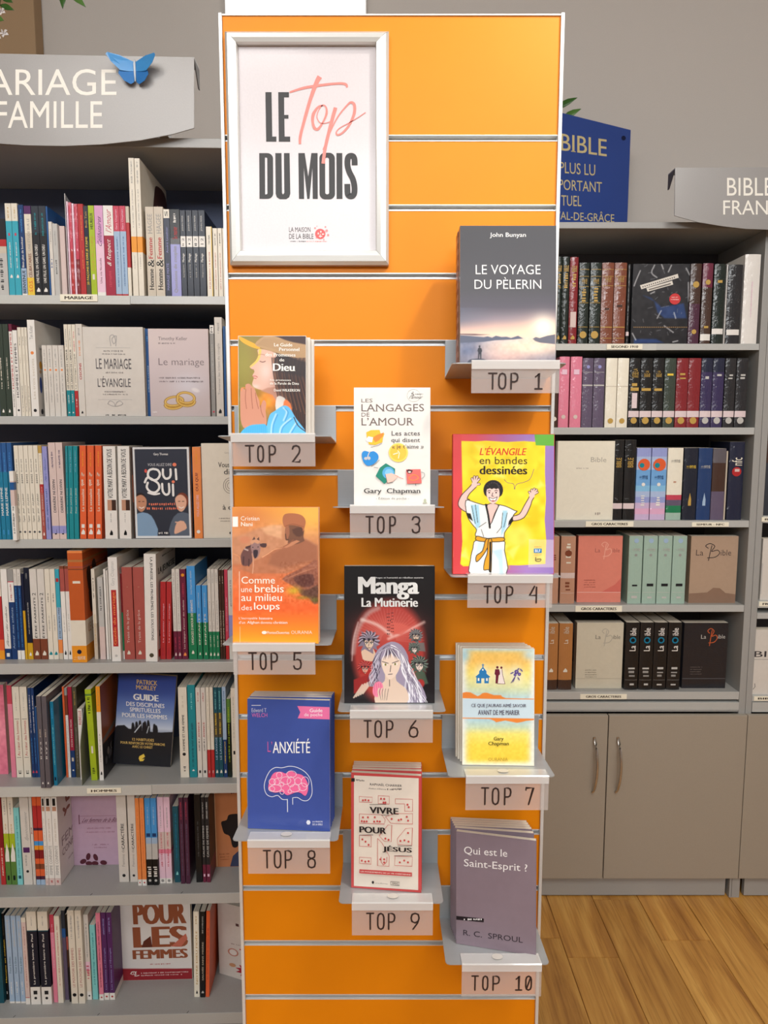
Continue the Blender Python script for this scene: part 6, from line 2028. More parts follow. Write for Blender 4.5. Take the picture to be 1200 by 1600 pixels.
lrow(4, (0, 1040), 3.158, 552, [
    (44, 68, 98, 'rose:.2,pink:1', '', 'pink spine in shrink wrap', dict(kind='wrap')),
    (70, 105, 105, 'cream:1', '~|.06|.26|grey|.12;#|.35|.354|charc|.7;Au cœur des hommes|.37|.76|red|.35;#|.775|.779|charc|.6;E|.92|.96|charc|.35', 'cream paperback with thin red title'),
    (107, 142, 105, '', None, ''),
    (147, 161, 110, 'dblue:1', '~|.08|.5|white|.3;~|.56|.85|sky|.25;^|.92|.95|rose|.7', 'slim dark blue paperback with pink mark'),
    (162, 177, 110, '', None, ''),
    (178, 188, 205, 'blue:1', '', 'short blue booklet'),
    (189, 212, 152, 'taupe:1', '~|.36|.44|beige|.3;Il t’y a|.49|.68|white|.4||b;^|.93|.955|white|.3', 'grey-purple paperback pulled forward', dict(yb=605, W=.16)),
    (215, 239, 152, '', None, ''),
    (256, 273, 178, 'tblue:1', '~|.08|.2|sky|.4;~|.28|.75|aqua|.3;#|.9|.94|navy|.5', 'teal-blue book with orange disc on cover', dict(yb=592, W=.11, front=poly_front(0, 'circle'))),
    (316, 326, 105, 'orange:1', '', 'thin orange-red booklet'),
    (327, 340, 112, 'grey:.08,brown:.3,white:1', '~|.35|.9|grey|.3', 'slim brown-topped white paperback'),
    (342, 363, 105, 'crim:.70,dblue:1', 'MON MARIE MON|.36|.66|blush|.4||b;#|.78|.82|beige|.5;o|.9|.94|white|.4', 'crimson paperback with blue foot'),
    (365, 386, 105, 'olive:1', '~|.05|.2|gold|.3;~|.4|.9|grey|.2', 'dark olive paperback'),
    (389, 412, 215, 'white:1', 'REBELLE|.02|.22|red|.6||b', 'white paperback beside the metal bookend', dict(W=.09, v=.03)),
    (434, 465, 118, 'lime:.05,forest:.07,lime:1', '~|.08|.26|bgreen|.5;#|.62|.7|cream|.3;~|.86|.94|bgreen|.5', 'lime green paperback leaning left', dict(lean=-1.5, yb=567)),
    (481, 502, 103, 'amber:.27,white:1', '~|.03|.2|gold|.4;~|.5|.8|grey|.25;^|.9|.94|charc|.4', 'white paperback with orange top, desert cover', dict(yb=567, W=.12, front=poly_front(0, 'desert'))),
    (884, 927, 108, 'cream:1', '~|.09|.22|beige|.25;HOMME ET UNE FEMME|.3|.7|charc|.26||b;o|.72|.76|charc|.4;~|.88|.93|charc|.3', 'cream paperback with dark title beside teal one'),
    (930, 967, 96, 'teal:1', '~|.08|.26|aqua|.25;~|.4|.88|dteal|.3;^|.91|.93|white|.3', 'teal paperback between cream books'),
    (970, 993, 110, 'offw:1', '~|.05|.15|red|.3;AVANCE|.38|.55|red|.35||b;~|.57|.7|charc|.3;#|.92|.95|charc|.4', 'off-white paperback with red word'),
    (995, 1018, 110, '', None, ''),
    (1020, 1036, 108, 'cream:.69,red:1', '~|.05|.6|beige|.3;~|.92|.95|white|.4', 'cream paperback with red foot'),
    (1038, 1055, 108, '', None, ''),
    (1057, 1076, 108, 'dteal:.28,olive:.55,dteal:1', '~|.04|.24|aqua|.3;~|.28|.52|yellow|.4||b;LE LAVAGE|.55|.8|pblue|.45||b;^|.91|.95|cream|.5', 'dark teal paperback with yellow letters'),
    (1077, 1097, 108, '', None, ''),
    (1099, 1118, 105, 'pblue:.58,dblue:1', '~|.05|.3|blue|.3;~|.6|.85|yellow|.3;^|.91|.95|cream|.5', 'pale blue paperback with dark foot'),
    (1121, 1139, 165, 'forest:.3,bgreen:1', '~|.1|.8|lime|.4', 'short green and black paperback'),
    (1142, 1166, 112, 'cream:1', '~|.1|.6|grey|.2;#|.7|.74|charc|.4', 'cream paperback at the right end'),
], 'fifth', None)

# curled grey metal bookend on the fifth shelf
u0 = lu(388 / 3.158, 1140); z0 = LU[4]
be = empty('bookend', LEFT.M @ Matrix.Translation((LEFT.hit(413.5 / 3.158, 1140, .03)[0] + .0008, 0.001, z0 + .0003)), uniq('curved grey metal bookend beside the lime green book'), 'bookend')
h_ = LEFT.hit(125, 1040 + 185 / 3.158, .03)[1] - z0
pts = [(0, 0), (.2, 0), (.2, h_ * .98), (.05, h_), (.03, h_ * .93), (.015, h_ * .72), (.004, h_ * .58), (0, h_ * .5)]
MB().prism(pts, 0, 0.0012, mat((140, 142, 134), .35, .4, 'metal'), 'x').build('upright_plate', be)
MB().box(-.012, -.0001, 0.16, .2, 0, .0012, mat((140, 142, 134), .35, .4, 'metal')).build('foot_plate', be)


def artPink(P, p):
    p.grad([(90, (222, 110, 136)), (300, (230, 140, 160)), (540, (220, 116, 140))])
    p.noise(16, 30); p.noise(8, 10)
    for k in range(3):
        p.ell(5 - k * 12, 235 + 12 * k, 10, 16, (196, 96, 120), .5, .8)
    P.text('S', -6, 340, 8, 360, (190, 30, 60), 0.02); P.text('AMIS', -90, 285, 12, 305, (236, 220, 226), 0.0)


face_book(LEFT, [(-220, 98), (42, 98), (42, 540), (-220, 540)], (0, 1040), 3.158, .02, 'pink:1', 'pink book in crinkled film at the left end, facing out', BC1, artPink, zs=LU[4], kind='wrap', nx=70)


def artPM(P, p):
    p.grad([(65, (40, 62, 140)), (150, (60, 84, 160)), (250, (110, 134, 186)), (325, (196, 206, 222)), (345, (150, 160, 180)), (520, (34, 36, 42))])
    W_ = (238, 236, 232)
    p.poly([(560, 345), (585, 322), (620, 318), (640, 334), (700, 340), (760, 344), (800, 344), (860, 338), (862, 520), (540, 520)], (30, 31, 36))
    for k, (x, h) in enumerate(((662, 40), (680, 46), (697, 52), (715, 44), (722, 50), (738, 56), (768, 40), (776, 34))):
        p.poly([(x - 8, 345), (x - 7, 345 - h * .6), (x - 4, 345 - h), (x + 4, 345 - h), (x + 8, 345 - h * .6), (x + 8, 345)], (26, 27, 32), sm=2)
    p.line([(670, 350), (700, 312)], 5, (210, 216, 224)); p.line([(730, 350), (740, 318)], 4, (200, 206, 214))
    Y_ = (226, 190, 110)
    P.text('PATRICK', 688, 96, 788, 118, Y_, .02); P.text('MORLEY', 684, 122, 782, 143, Y_, .02)
    P.text('GUIDE', 668, 164, 792, 194, W_, .04)
    P.text('DES DISCIPLINES', 634, 204, 820, 224, W_, .02); P.text('SPIRITUELLES', 650, 230, 800, 250, W_, .02); P.text('POUR LES HOMMES', 612, 258, 832, 278, W_, .02)
    P.text('12 HABITUDES', 658, 377, 764, 390, Y_, .02); P.text('POUR RENFORCER VOTRE MARCHE', 600, 396, 818, 408, Y_, .02); P.text('AVEC LE CHRIST', 656, 413, 757, 425, Y_, .02)
    P.poly([(690, 465), (712, 452), (718, 466), (700, 480), (716, 476), (708, 488), (692, 490), (686, 476)], (236, 200, 80))


# stands askew on the fifth shelf, spine to the left
a = LEFT.hitz(558 / 3.158, 1040 + 508 / 3.158, LU[4]); 
face_book(LEFT, [(603, 68), (883, 68), (842, 512), (558, 506)], (0, 1040), 3.158, .012, [(1.0, (30, 34, 60))], 'blue and black book GUIDE DES DISCIPLINES SPIRITUELLES facing out', BC1, artPM, zs=LU[4], roll=5.0, nx=130, lean=3)

lrow(5, (0, 1230), 3.158, 482, [
    (-8, 16, 20, 'dred:.6,red:1', '~|.6|.9|cream|.3', 'dark red paperback at the left end'),
    (18, 43, 20, 'cream:.45,lime:.6,forest:1', '~|.1|.25|grey|.3;~|.35|.5|gold|.25;^|.55|.75|white|.8;#|.9|.95|bgreen|.4', 'cream and green paperback with white blossom'),
    (45, 73, 20, '', None, ''),
    (76, 103, 102, 'aqua:.94,aqua:1', '~|.1|.85|teal|.25;#|.88|.92|dteal|.5', 'aqua paperback'),
    (106, 150, 50, 'offw:1', 'Épanouissement|.15|.5|grey|.5|.6|i;#|.57|.63|purple|.75;~|.66|.78|grey|.25|.4;o|.83|.86|charc|.4', 'white paperback with purple square'),
    (152, 166, 46, 'offw:1', '~|.35|.42|salmon|.6;~|.6|.9|grey|.25', 'slim off-white paperback'),
    (168, 189, 48, 'orange:.1,red:.35,plum:.38,orange:.5,sky:.55,amber:.6,dred:.7,orange:.76,brown:.82,orange:.9,plum:.94,pblue:1', '', 'multicoloured red and orange paperback'),
    (190, 212, 48, '', None, ''),
    (213, 230, 48, 'white:.92,blush:1', '#|.02|.1|black|.5;#|.11|.16|tan|.7;~|.25|.5|beige|.3;FEMME CONFIANTE|.55|.88|grey|.5;~|.95|.98|red|.4', 'white paperback with black silhouette on top', dict(yb=484)),
    (231, 260, 48, '', None, '', dict(yb=484)),
    (261, 290, 48, '', None, '', dict(yb=484, front=poly_front(0, 'leaf'), W=.16)),
    (580, 628, 35, 'offw:1', 'Femme de|.62|.82|grey|.3;CARACTÈRE|.33|.62|charc|.4||b;o|.9|.95|charc|.35', 'white paperback Femme de CARACTÈRE', dict(yb=468)),
    (634, 672, 35, '', None, '', dict(yb=468)),
    (673, 692, 55, 'lorange:.93,white:1', '~|.1|.8|orange|.2;o|.95|.98|red|.4', 'orange paperback with white foot', dict(yb=486)),
    (694, 716, 55, '', None, '', dict(yb=486)),
    (719, 747, 55, 'sky:.45,pblue:.52,lgrey:.7,black:1', '~|.1|.3|pblue|.3;#|.4|.44|dblue|.7;~|.78|.9|white|.8;o|.92|.97|lgrey|.5', 'sky-blue and black paperback', dict(yb=484)),
    (748, 776, 55, '', None, '', dict(yb=484)),
    (780, 811, 50, 'lpink:.4,blush:.6,pink:.65,lpink:.94,white:1', '~|.1|.35|grey|.2;~|.4|.8|rose|.3;o|.95|.985|grey|.5', 'pale pink paperback', dict(yb=475)),
    (812, 843, 50, '', None, '', dict(yb=475)),
    (856, 884, 95, 'dteal:1', '~|.1|.7|tblue|.3;^|.85|.9|aqua|.4', 'dark teal paperback', dict(yb=470)),
    (886, 908, 52, 'plum:1', '~|.05|.25|rose|.3;~|.3|.9|mauve|.35', 'plum paperback', dict(yb=477)),
    (911, 933, 52, '', None, '', dict(yb=477)),
    (962, 993, 38, 'black:1', '~|.3|.7|dgrey|.25', 'black paperback', dict(yb=470)),
    (996, 1012, 50, 'charc:.79,burg:1', '~|.06|.25|lgrey|.4;CAUSE DE FEMMES|.33|.7|lgrey|.5||b;#|.9|.93|lpink|.5', 'charcoal paperback with burgundy foot', dict(yb=470)),
    (1014, 1034, 50, '', None, '', dict(yb=470)),
], 'sixth', None)


def artLil(P, p):
    C_ = (120, 70, 90)
    P.stroke([(400, 160), (580, 160)], 2, (170, 130, 150)); P.stroke([(400, 192), (580, 192)], 2, (170, 130, 150)); P.stroke([(402, 155), (402, 195)], 4, C_)
    P.text('Les femmes de la Bible', 414, 168, 610, 188, C_, shear=.08)
    P.ticks(440, 212, 560, 220, (170, 130, 150)); P.ticks(432, 230, 575, 237, (170, 130, 150)); P.ticks(462, 288, 538, 295, (160, 120, 140)); P.ticks(470, 302, 530, 308, (160, 120, 140))
    for (cx, cy, r_) in ((438, 346, .3), (474, 350, -.4), (412, 368, 1.2), (440, 378, 1.6), (470, 378, -1.5), (512, 375, 1.7)):
        P.ell(cx, cy, 11, 17, (88, 40, 52), 12, r_)
    P.poly([(560, 50), (600, 44), (600, 62), (575, 66)], (150, 100, 120))


face_book(LEFT, [(367, 40), (640, 40), (642, 386), (367, 386)], (0, 1230), 3.158, .014, [(1.0, (192, 162, 184))], 'lilac book Les femmes de la Bible facing out at the back', BC1, artLil, zs=LU[5], H=.205)


def artOr(P, p):
    P.poly(smooth_path([(1102, 205), (1100, 180), (1125, 172), (1135, 150), (1160, 145), (1185, 150), (1200, 200), (1190, 260), (1175, 300), (1150, 300), (1138, 250), (1112, 235)], 3, True), (28, 24, 28))
    P.poly([(1135, 395), (1150, 345), (1180, 320), (1230, 330), (1230, 398)], (58, 64, 92))
    P.rect(1150, 40, 1156, 52, (90, 40, 30)); P.rect(1160, 40, 1166, 50, (90, 40, 30))
    P.ticks(1085, 330, 1135, 337, (140, 74, 44)); P.ticks(1088, 345, 1130, 350, (140, 74, 44)); P.ticks(1086, 357, 1132, 362, (140, 74, 44)); P.rect(1070, 40, 1073, 392, (226, 190, 150))


face_book(LEFT, [(1070, 38), (1240, 38), (1240, 400), (1066, 394)], (0, 1230), 3.158, .012, [(1.0, (196, 124, 80))], 'orange-brown book with black silhouetted head facing out', BC1, artOr, zs=LU[5], H=.205)

lrow(6, (0, 1400), 3.077, 516, [
    (-30, 6, 60, 'dteal:1', '', 'dark teal paperback at the left end'),
    (8, 30, 85, 'black:1', 'Mamans en mission|.3|.8|yellow|.5||b;~|.05|.25|olive|.4;#|.9|.93|lgrey|.3', 'black paperback with yellow title', dict(yb=500)),
    (34, 59, 95, 'pblue:.98,white:1', '~|.05|.35|lgrey|.4;Tout à Dieu|.47|.66|dteal|.35;~|.75|.9|white|.3', 'pale grey-blue paperback'),
    (62, 86, 95, '', None, ''),
    (88, 111, 95, '', None, ''),
    (112, 134, 105, 'cream:.05,blush:.93,white:1', '~|.1|.8|salmon|.2;#|.915|.92|red|.9', 'blush-cream paperback with red line', dict(yb=522)),
    (137, 184, 76, 'cream:.2,dteal:.21,bblue:.81,white:1', '~|.05|.15|grey|.12;La première lettre de Paul|.24|.78|white|.25||b;#|.85|.89|charc|.4;o|.91|.95|charc|.3', 'thick white book with dark navy middle', dict(yb=522)),
    (190, 238, 76, '', None, '', dict(yb=522)),
    (248, 268, 90, 'rose:.2,pink:1', '~|.1|.6|lpink|.2', 'pink paperback behind a thin cream one', dict(yb=512)),
    (269, 295, 97, 'cream:1', '~|.1|.8|red|.2', 'thin cream paperback with red text', dict(yb=515)),
    (303, 321, 70, 'slate:.2,blue:.3,mauve:1', '', 'dull blue paperback', dict(yb=500)),
    (323, 331, 90, 'black:.25,salmon:.4,dbrown:.6,black:1', '', 'thin dark brown paperback', dict(yb=510)),
    (333, 365, 70, 'cream:1', '~|.06|.3|grey|.3;LE POUVOIR DES FEMMES|.4|.82|salmon|.35;o|.88|.93|black|.6', 'cream paperback with black round mark', dict(yb=518)),
    (368, 399, 70, '', None, '', dict(yb=518)),
    (405, 432, 90, 'offw:.55,lpink:.65,cream:.9,white:1', '~|.1|.5|grey|.3;~|.6|.75|rose|.7;o|.93|.97|charc|.4', 'off-white flowered paperback', dict(yb=500)),
    (438, 464, 140, 'aqua:1', '~|.1|.8|teal|.3', 'aqua paperback lower than its neighbours', dict(yb=498)),
    (468, 490, 82, 'pink:.93,white:1', '~|.1|.85|burg|.3;o|.95|.98|red|.4', 'pink paperback with white foot', dict(yb=502)),
    (492, 516, 80, 'purple:.92,white:1', '~|.06|.25|lav|.3;Les femmes et l’Évangile|.4|.88|lav|.4||b;o|.94|.98|red|.4', 'purple paperback with white foot', dict(yb=500)),
    (518, 544, 80, '', None, '', dict(yb=500)),
    (931, 958, 76, 'ivory:1', '~|.05|.15|gold|.3;NOTRE DIEU FIDÈLE|.22|.85|gold|.4||b;^|.92|.96|charc|.3', 'ivory paperback with gold title', dict(yb=486, lean=1)),
    (962, 986, 76, 'black:1', '~|.05|.25|lgrey|.3;SAUVÉE SANS MISÈRE|.35|.8|beige|.4||b;^|.92|.95|lgrey|.5', 'black paperback beside an ivory one', dict(yb=488, lean=1.5)),
    (990, 1008, 72, 'orange:1', '~|.2|.8|red|.3', 'thin orange paperback leaning right', dict(yb=486, lean=2)),
], 'bottom', None)


def artFem(P, p):
    p.grad([(0, (226, 222, 218)), (400, (222, 218, 216))])
    p.poly([(585, 338), (935, 350), (935, 420), (585, 420)], (150, 36, 46))
    B_ = (150, 84, 56)
    P.text('POUR', 655, -40, 912, 82, B_, .05, res=3); P.text('LES', 650, 96, 914, 218, B_, .05, res=3); P.text('FEMMES', 644, 230, 910, 284, B_, .05, res=3)
    P.poly([(830, 215), (905, 140), (912, 170), (880, 216)], (196, 110, 90)); P.poly([(700, 180), (735, 150), (740, 215), (690, 216)], (96, 46, 34))
    P.ticks(726, 312, 822, 320, (190, 90, 90)); P.stroke([(630, 368), (640, 356), (655, 360), (650, 382), (670, 378)], 4, (236, 220, 216), sm=2); P.text('CLC', 632, 354, 660, 374, (236, 220, 216), .02)
    P.ticks(680, 362, 908, 370, (226, 190, 190)); P.ticks(680, 376, 878, 384, (226, 190, 190))


face_book(LEFT, [(590, -60), (933, -60), (926, 412), (586, 408)], (0, 1400), 3.077, .016, 'offw:1', 'white book POUR LES FEMMES with red bottom band facing out', BC1, artFem, zs=LU[6], nx=100, H=.225)


def artM(P, p):
    W0 = (226, 222, 216)
    P.text('M', 1110, 100, 1155, 160, (60, 44, 44), .0); P.text('T', 1100, 195, 1142, 252, (190, 40, 60), .04); P.ell(1082, 225, 14, 24, (190, 130, 110), 14); P.ell(1082, 225, 10, 18, W0, 14)
    pts = []
    for k in range(22):
        r_ = 30 if k % 2 else 46
        pts.append((1118 + r_ * .8 * math.cos(k * .2856), 330 + r_ * math.sin(k * .2856)))
    P.poly(pts, (170, 34, 52)); P.ell(1076, 305, 9, 12, (200, 150, 110), 10); P.ticks(1080, 170, 1150, 176, (150, 130, 126)); P.rect(1098, 44, 1106, 60, (90, 60, 60)); P.rect(1150, 44, 1156, 60, (200, 160, 60))


f_ = LEFT.hitz(1035 / 3.077, 1400 + 372 / 3.077, LU[6])
g_ = LEFT.hitz(1160 / 3.077, 1400 + 410 / 3.077, LU[6])
ang = math.atan2(g_[1] - f_[1], g_[0] - f_[0]); Wq = .15
face_book(None, [(1058, -60), (1190, -60), (1172, 413), (1038, 372)], (0, 1400), 3.077, .012, 'offw:1', 'white book with red splash letters turned inwards at bottom right', BC1, artM,
          M=LEFT.M @ Matrix.Translation((f_[0] + .011, f_[1], LU[6] + .0004)) @ Matrix.Rotation(ang, 4, 'Z'), W=Wq, H=.205)

# ================================================================== right bookcase
ru = lambda x, y, v=0.0: RIGHT.hit(x, y, v)[0]
rz = lambda y, x=1000: RIGHT.hit(x, y, 0)[1]
RU = [rz(537), rz(668), rz(813.5), rz(945.5), rz(1081)]
Rb = [rz(547), rz(679), rz(824), rz(956), rz(1093)]
RLL, RUX = ru(680, 700), ru(1187, 540)
RD = 0.30
zt_r, zb_r = rz(347.5), rz(357.5)
zd0, zd1 = rz(1114.5), rz(1367.5)
rb = empty('bookcase', RIGHT.M.copy(), uniq('grey metal bookcase of bibles with cupboard doors, right of the display'), 'bookcase')
MB().box(RLL, RUX - .0005, RD, RD + .012, 0.33, zb_r - .0005, BACKG).build('back_panel', rb)
MB().box(RLL - .02, RLL - .0005, 0, RD, 0.02, zb_r - .0005, CASE).build('side_panel', rb, None, .001)
MB().box(RUX, RUX + .0205, 0, RD + .012, zd1 - .0015, zb_r - .0005, CASE).build('side_panel', rb, None, .001)
MB().box(RLL - .02, RUX + .0208, -.004, RD + .012, zb_r, zt_r, CASE).build('top_panel', rb, None, .001)
for a, b_ in zip(RU, Rb):
    q = MB()
    q.box(RLL, RUX - .001, .0015, RD - .0005, b_ + .006, a, CASE)
    q.box(RLL, RUX - .001, 0, .0014, b_, a, LIP)
    q.build('shelf', rb, None, .0006)
MB().box(RLL, ru(1025, 542), -.002, -.0003, Rb[0] - .0005, RU[0] - .0002, RAILM).build('label_rail', rb)
# cupboard
zc = rz(1097); zc2 = rz(1112)
zd0, zd1 = rz(1114.5), rz(1367.5)
zpl = rz(1400)
MB().box(RLL, RUX - .001, -.003, RD, zc2 + .006, zc, LIP).box(RLL, RUX - .001, -.0005, RD, zc2, zc2 + .0055, CASE).build('counter_ledge', rb, None, .0008)
DOORM = mat((160, 150, 136), 0.42, 0, 'paint', .1)
xm = ru(948.5, 1115)
xr_ = ru(1169, 1115, -.018)
for (xa, xb, hx) in ((RLL + .002, xm - .0015, 931), (xm + .0015, xr_ - .001, 968)):
    d = MB().box(xa, xb, -.018, -.001, zd1, zd0, DOORM).build('door', rb, None, .0012)
    za, zb2 = RIGHT.hit(hx, 1157, -.04)[1], RIGHT.hit(hx, 1243, -.04)[1]
    hxw = ru(hx, 1200, -.045)
    path = []
    for k in range(13):
        t = k / 12
        path.append((hxw + .004 * math.sin(math.pi * t), -.018 - .03 * math.sin(math.pi * min(1, max(0, t))) ** .55, za + (zb2 - za) * t))
    MB().tube(path, [.0045] * 13, mat((200, 196, 190), .25, .9, 'metal'), 10).build('handle', d, None, 0, True)
MB().box(RLL, RUX - .01, 0.0, .016, .004, zd1 - .002, CASE).build('plinth', rb, None, .001)
lx0, lx1 = ru(1138.5, 1400, -.004), ru(1154.5, 1400, -.004)
MB().box(lx0, lx1, -.006, .02, 0.0, zd1 - .0022, CASE).box(lx0 + .006, lx0 + .008, -.0068, -.0055, 0.004, zd1 - .004, mat((120, 118, 114), .5)).build('leg', rb, None, .0008)
MB().box(RLL, RUX - .001, .01, RD, .33, .345, CASE).build('cupboard_floor', rb)

# neighbouring bay, cut by the frame
nb = empty('bookcase', RIGHT.M.copy(), uniq('grey bookcase bay cut off by the right edge of the view'), 'bookcase')
nx0 = RUX + .0215; nx1 = ru(1390, 700)
MB().box(RUX + .0211, nx1 + .019, -.004, RD + .012, zb_r, zt_r, CASE).build('top_panel', nb, None, .001)
MB().box(nx0, nx0 + .019, 0, RD + .012, zd1 - .0015, zb_r - .0005, CASE).build('side_panel', nb, None, .001)
MB().box(nx0 + .02, nx1, RD, RD + .012, .02, zb_r - .0005, BACKG).build('back_panel', nb)
MB().box(nx1, nx1 + .019, 0, RD + .012, 0.0, zb_r - .0005, CASE).build('side_panel', nb, None, .001)
NB = []
for yy, yb_ in ((640, 651), (806, 817), (939, 950), (958, 967), (1087, 1096)):
    zz = rz(yy); NB.append(zz)
    MB().box(nx0 + .0195, nx1 - .0005, 0.0, RD - .001, rz(yb_), zz, LIP).build('shelf', nb, None, .0006)
MB().box(nx0 + .0195, nx1, -.003, RD, zc2, zc, LIP).build('counter_ledge', nb)
MB().box(xr_ + .001, nx1 + .019, -.018, -.001, zd1, zd0, DOORM).build('door', nb, None, .0012)
MB().box(nx0 + .03, nx1, 0.0, .016, .004, zd1 - .002, CASE).build('plinth', nb)
BC2 = 'bibles on the shelves of the right bookcase'


def nbook(x0, x1, yt, zz, bands, lab, art=None, T=.03, W=None, kind='wrap'):
    a = max(nx0 + .0195, ru(x0, (yt + 900) / 2, .01)); b_ = ru(x1, (yt + 900) / 2, .01)
    H = RIGHT.hit(x0, yt, .01)[1] - zz
    r = empty('book', RIGHT.M @ Matrix.Translation((a, .01, zz + .0004)), uniq(lab), 'book', 'books in the cut-off bay')
    book_parts(r, b_ - a, H, T, parse_bands(bands), 0, kind, .4, .4)
    if art:
        P = Print(ydown=False); art(P, b_ - a, H)
        P.build('cover_print', r, lambda x, z, off: (x, -off, z))


def artC(P, W, H):
    for k in range(16):
        P.ell(W * random.uniform(.05, .5), H * random.uniform(.1, .7), .006, .008, random.choice([(190, 80, 60), (60, 130, 130), (120, 60, 70), (40, 70, 90)]), 8)
nbook(1193, 1270, 688, NB[1], 'dbrown:.3,slate:1', 'dark book with coral and teal pattern facing out at right edge', artC)
nbook(1191, 1270, 842, NB[2], 'offw:1', 'white boxed book facing out at the right edge', lambda P, W, H: P.rect(0, H * .1, .004, H * .6, (190, 188, 184)))
def artB(P, W, H):
    P.text('BIBLE', W * .0 + .003, H * .58, W * .75, H * .67, (60, 56, 60), .01); P.rect(.002, H * .54, W * .9, H * .545, (120, 116, 118)); P.stroke([(.006, H * .08), (.012, H * .12), (.01, H * .17)], .0015, (70, 66, 66))
nbook(1177, 1270, 984, NB[4], 'offw:1', 'white book reading BIBLE facing out at the right edge', artB)
shelf_label(RIGHT, 1190, 808, 1230, 815, 'BIBLES', -.002, 'small cream label at right edge below the coral patterned book')
shelf_label(RIGHT, 1186, 940, 1230, 947.5, 'FRANCE', -.002, 'small cream label at right edge below the white boxed book')
shelf_label(RIGHT, 1178, 1088, 1228, 1095, 'BIBLES', -.002, 'small cream label at right edge below the white bible')

shelf_label(RIGHT, 948, 537.5, 1004, 546, 'SEGOND 1910', -.0045, 'cream shelf-edge label reading SEGOND 1910')
shelf_label(RIGHT, 915, 814.5, 990, 823, 'GROS CARACTERES', -.002, 'cream label GROS CARACTERES below the white facing bible')
shelf_label(RIGHT, 1081, 816, 1139, 823, 'SEMEUR - NFC', -.002, 'cream shelf-edge label reading SEMEUR - NFC')
shelf_label(RIGHT, 899, 946.5, 972, 956, 'GROS CARACTERES', -.002, 'cream label GROS CARACTERES below the pink facing bible')
shelf_label(RIGHT, 906.5, 1084.5, 979.5, 1092.5, 'GROS CARACTERES', -.002, 'cream label GROS CARACTERES below the cream facing bible')


def rrow(k, org, sc, ybot, rows, nm, fix=None, **kw):
    spine_row(RIGHT, org, sc, ybot, RU[k], fix, rows, 'right bookcase, %s shelf' % nm, BC2, wd=.13, vmax=.29, zmax=(Rb[k - 1] if k else zb_r), style=dict(kind='wrap', rd=.003, cat='bible', name='bible', rough=.5), **kw)


GB = '#|.08|.085|gold|.95;#|.165|.17|gold|.95;LA BIBLE|.2|.26|gold|.5;#|.29|.295|gold|.95;~|.32|.48|gold|.5;#|.49|.495|gold|.95;#|.79|.795|gold|.95;o|.84|.94|gold|.7'
LG = 'GB|0|0|gold'
rrow(0, (850, 370), 3.4286, 568, [
    (66, 93, 108, 'bgreen:1', 'BIBLE|.1|.17|gold|.7||b;~|.19|.36|gold|.6;^|.9|.95|gold|.5', 'black-green bible with gold lettering'),
    (95, 132, 108, '', None, ''),
    (135, 179, 110, 'dred:1', 'BIBLE|.1|.17|gold|.6||b;~|.19|.34|gold|.5;#|.63|.81|blush|.7;^|.9|.95|gold|.5', 'dark red bible with pale price sticker'),
    (185, 239, 140, 'bgreen:1', GB, 'black leather bible with round gold mark'),
    (245, 303, 140, '', None, ''),
    (306, 370, 140, 'brown:1', '#|.08|.085|gold|.95;#|.165|.17|gold|.95;LA BIBLE|.18|.24|gold|.5;#|.28|.285|gold|.95;~|.5|.58|dbrown|.5;#|.79|.8|gold|.98;#|.93|.935|gold|.95', 'brown leather bible with gold lines'),
    (373, 438, 140, '', None, ''),
    (442, 460, 150, 'black:1', '#|.85|.9|stick|.9', 'thin black bible beside the facing black one'),
    (779, 836, 145, 'dbrown:.5,plum:1', 'o|.22|.3|gold|.8;o|.82|.88|gold|.8', 'dark brown bible with gold ornament'),
    (844, 898, 143, 'burg:.3,dbrown:1', 'o|.2|.27|gold|.5;~|.78|.84|gold|.6;#|.88|.96|white|1.0', 'dark brown-red bible with white band'),
    (905, 965, 147, 'bgreen:1', '~|.2|.28|gold|.7;#|.81|.88|white|1.0', 'dark green bible with white band'),
    (969, 978, 150, 'lgrey:1', '', 'thin pale grey slip edge'),
    (980, 1055, 150, 'charc:1', '#|.82|.89|white|.9', 'wide charcoal bible with white band'),
    (1066, 1150, 95, 'white:1', '~|.3|.7|lpink|.1', 'tall thick white bible'),
], 'top')


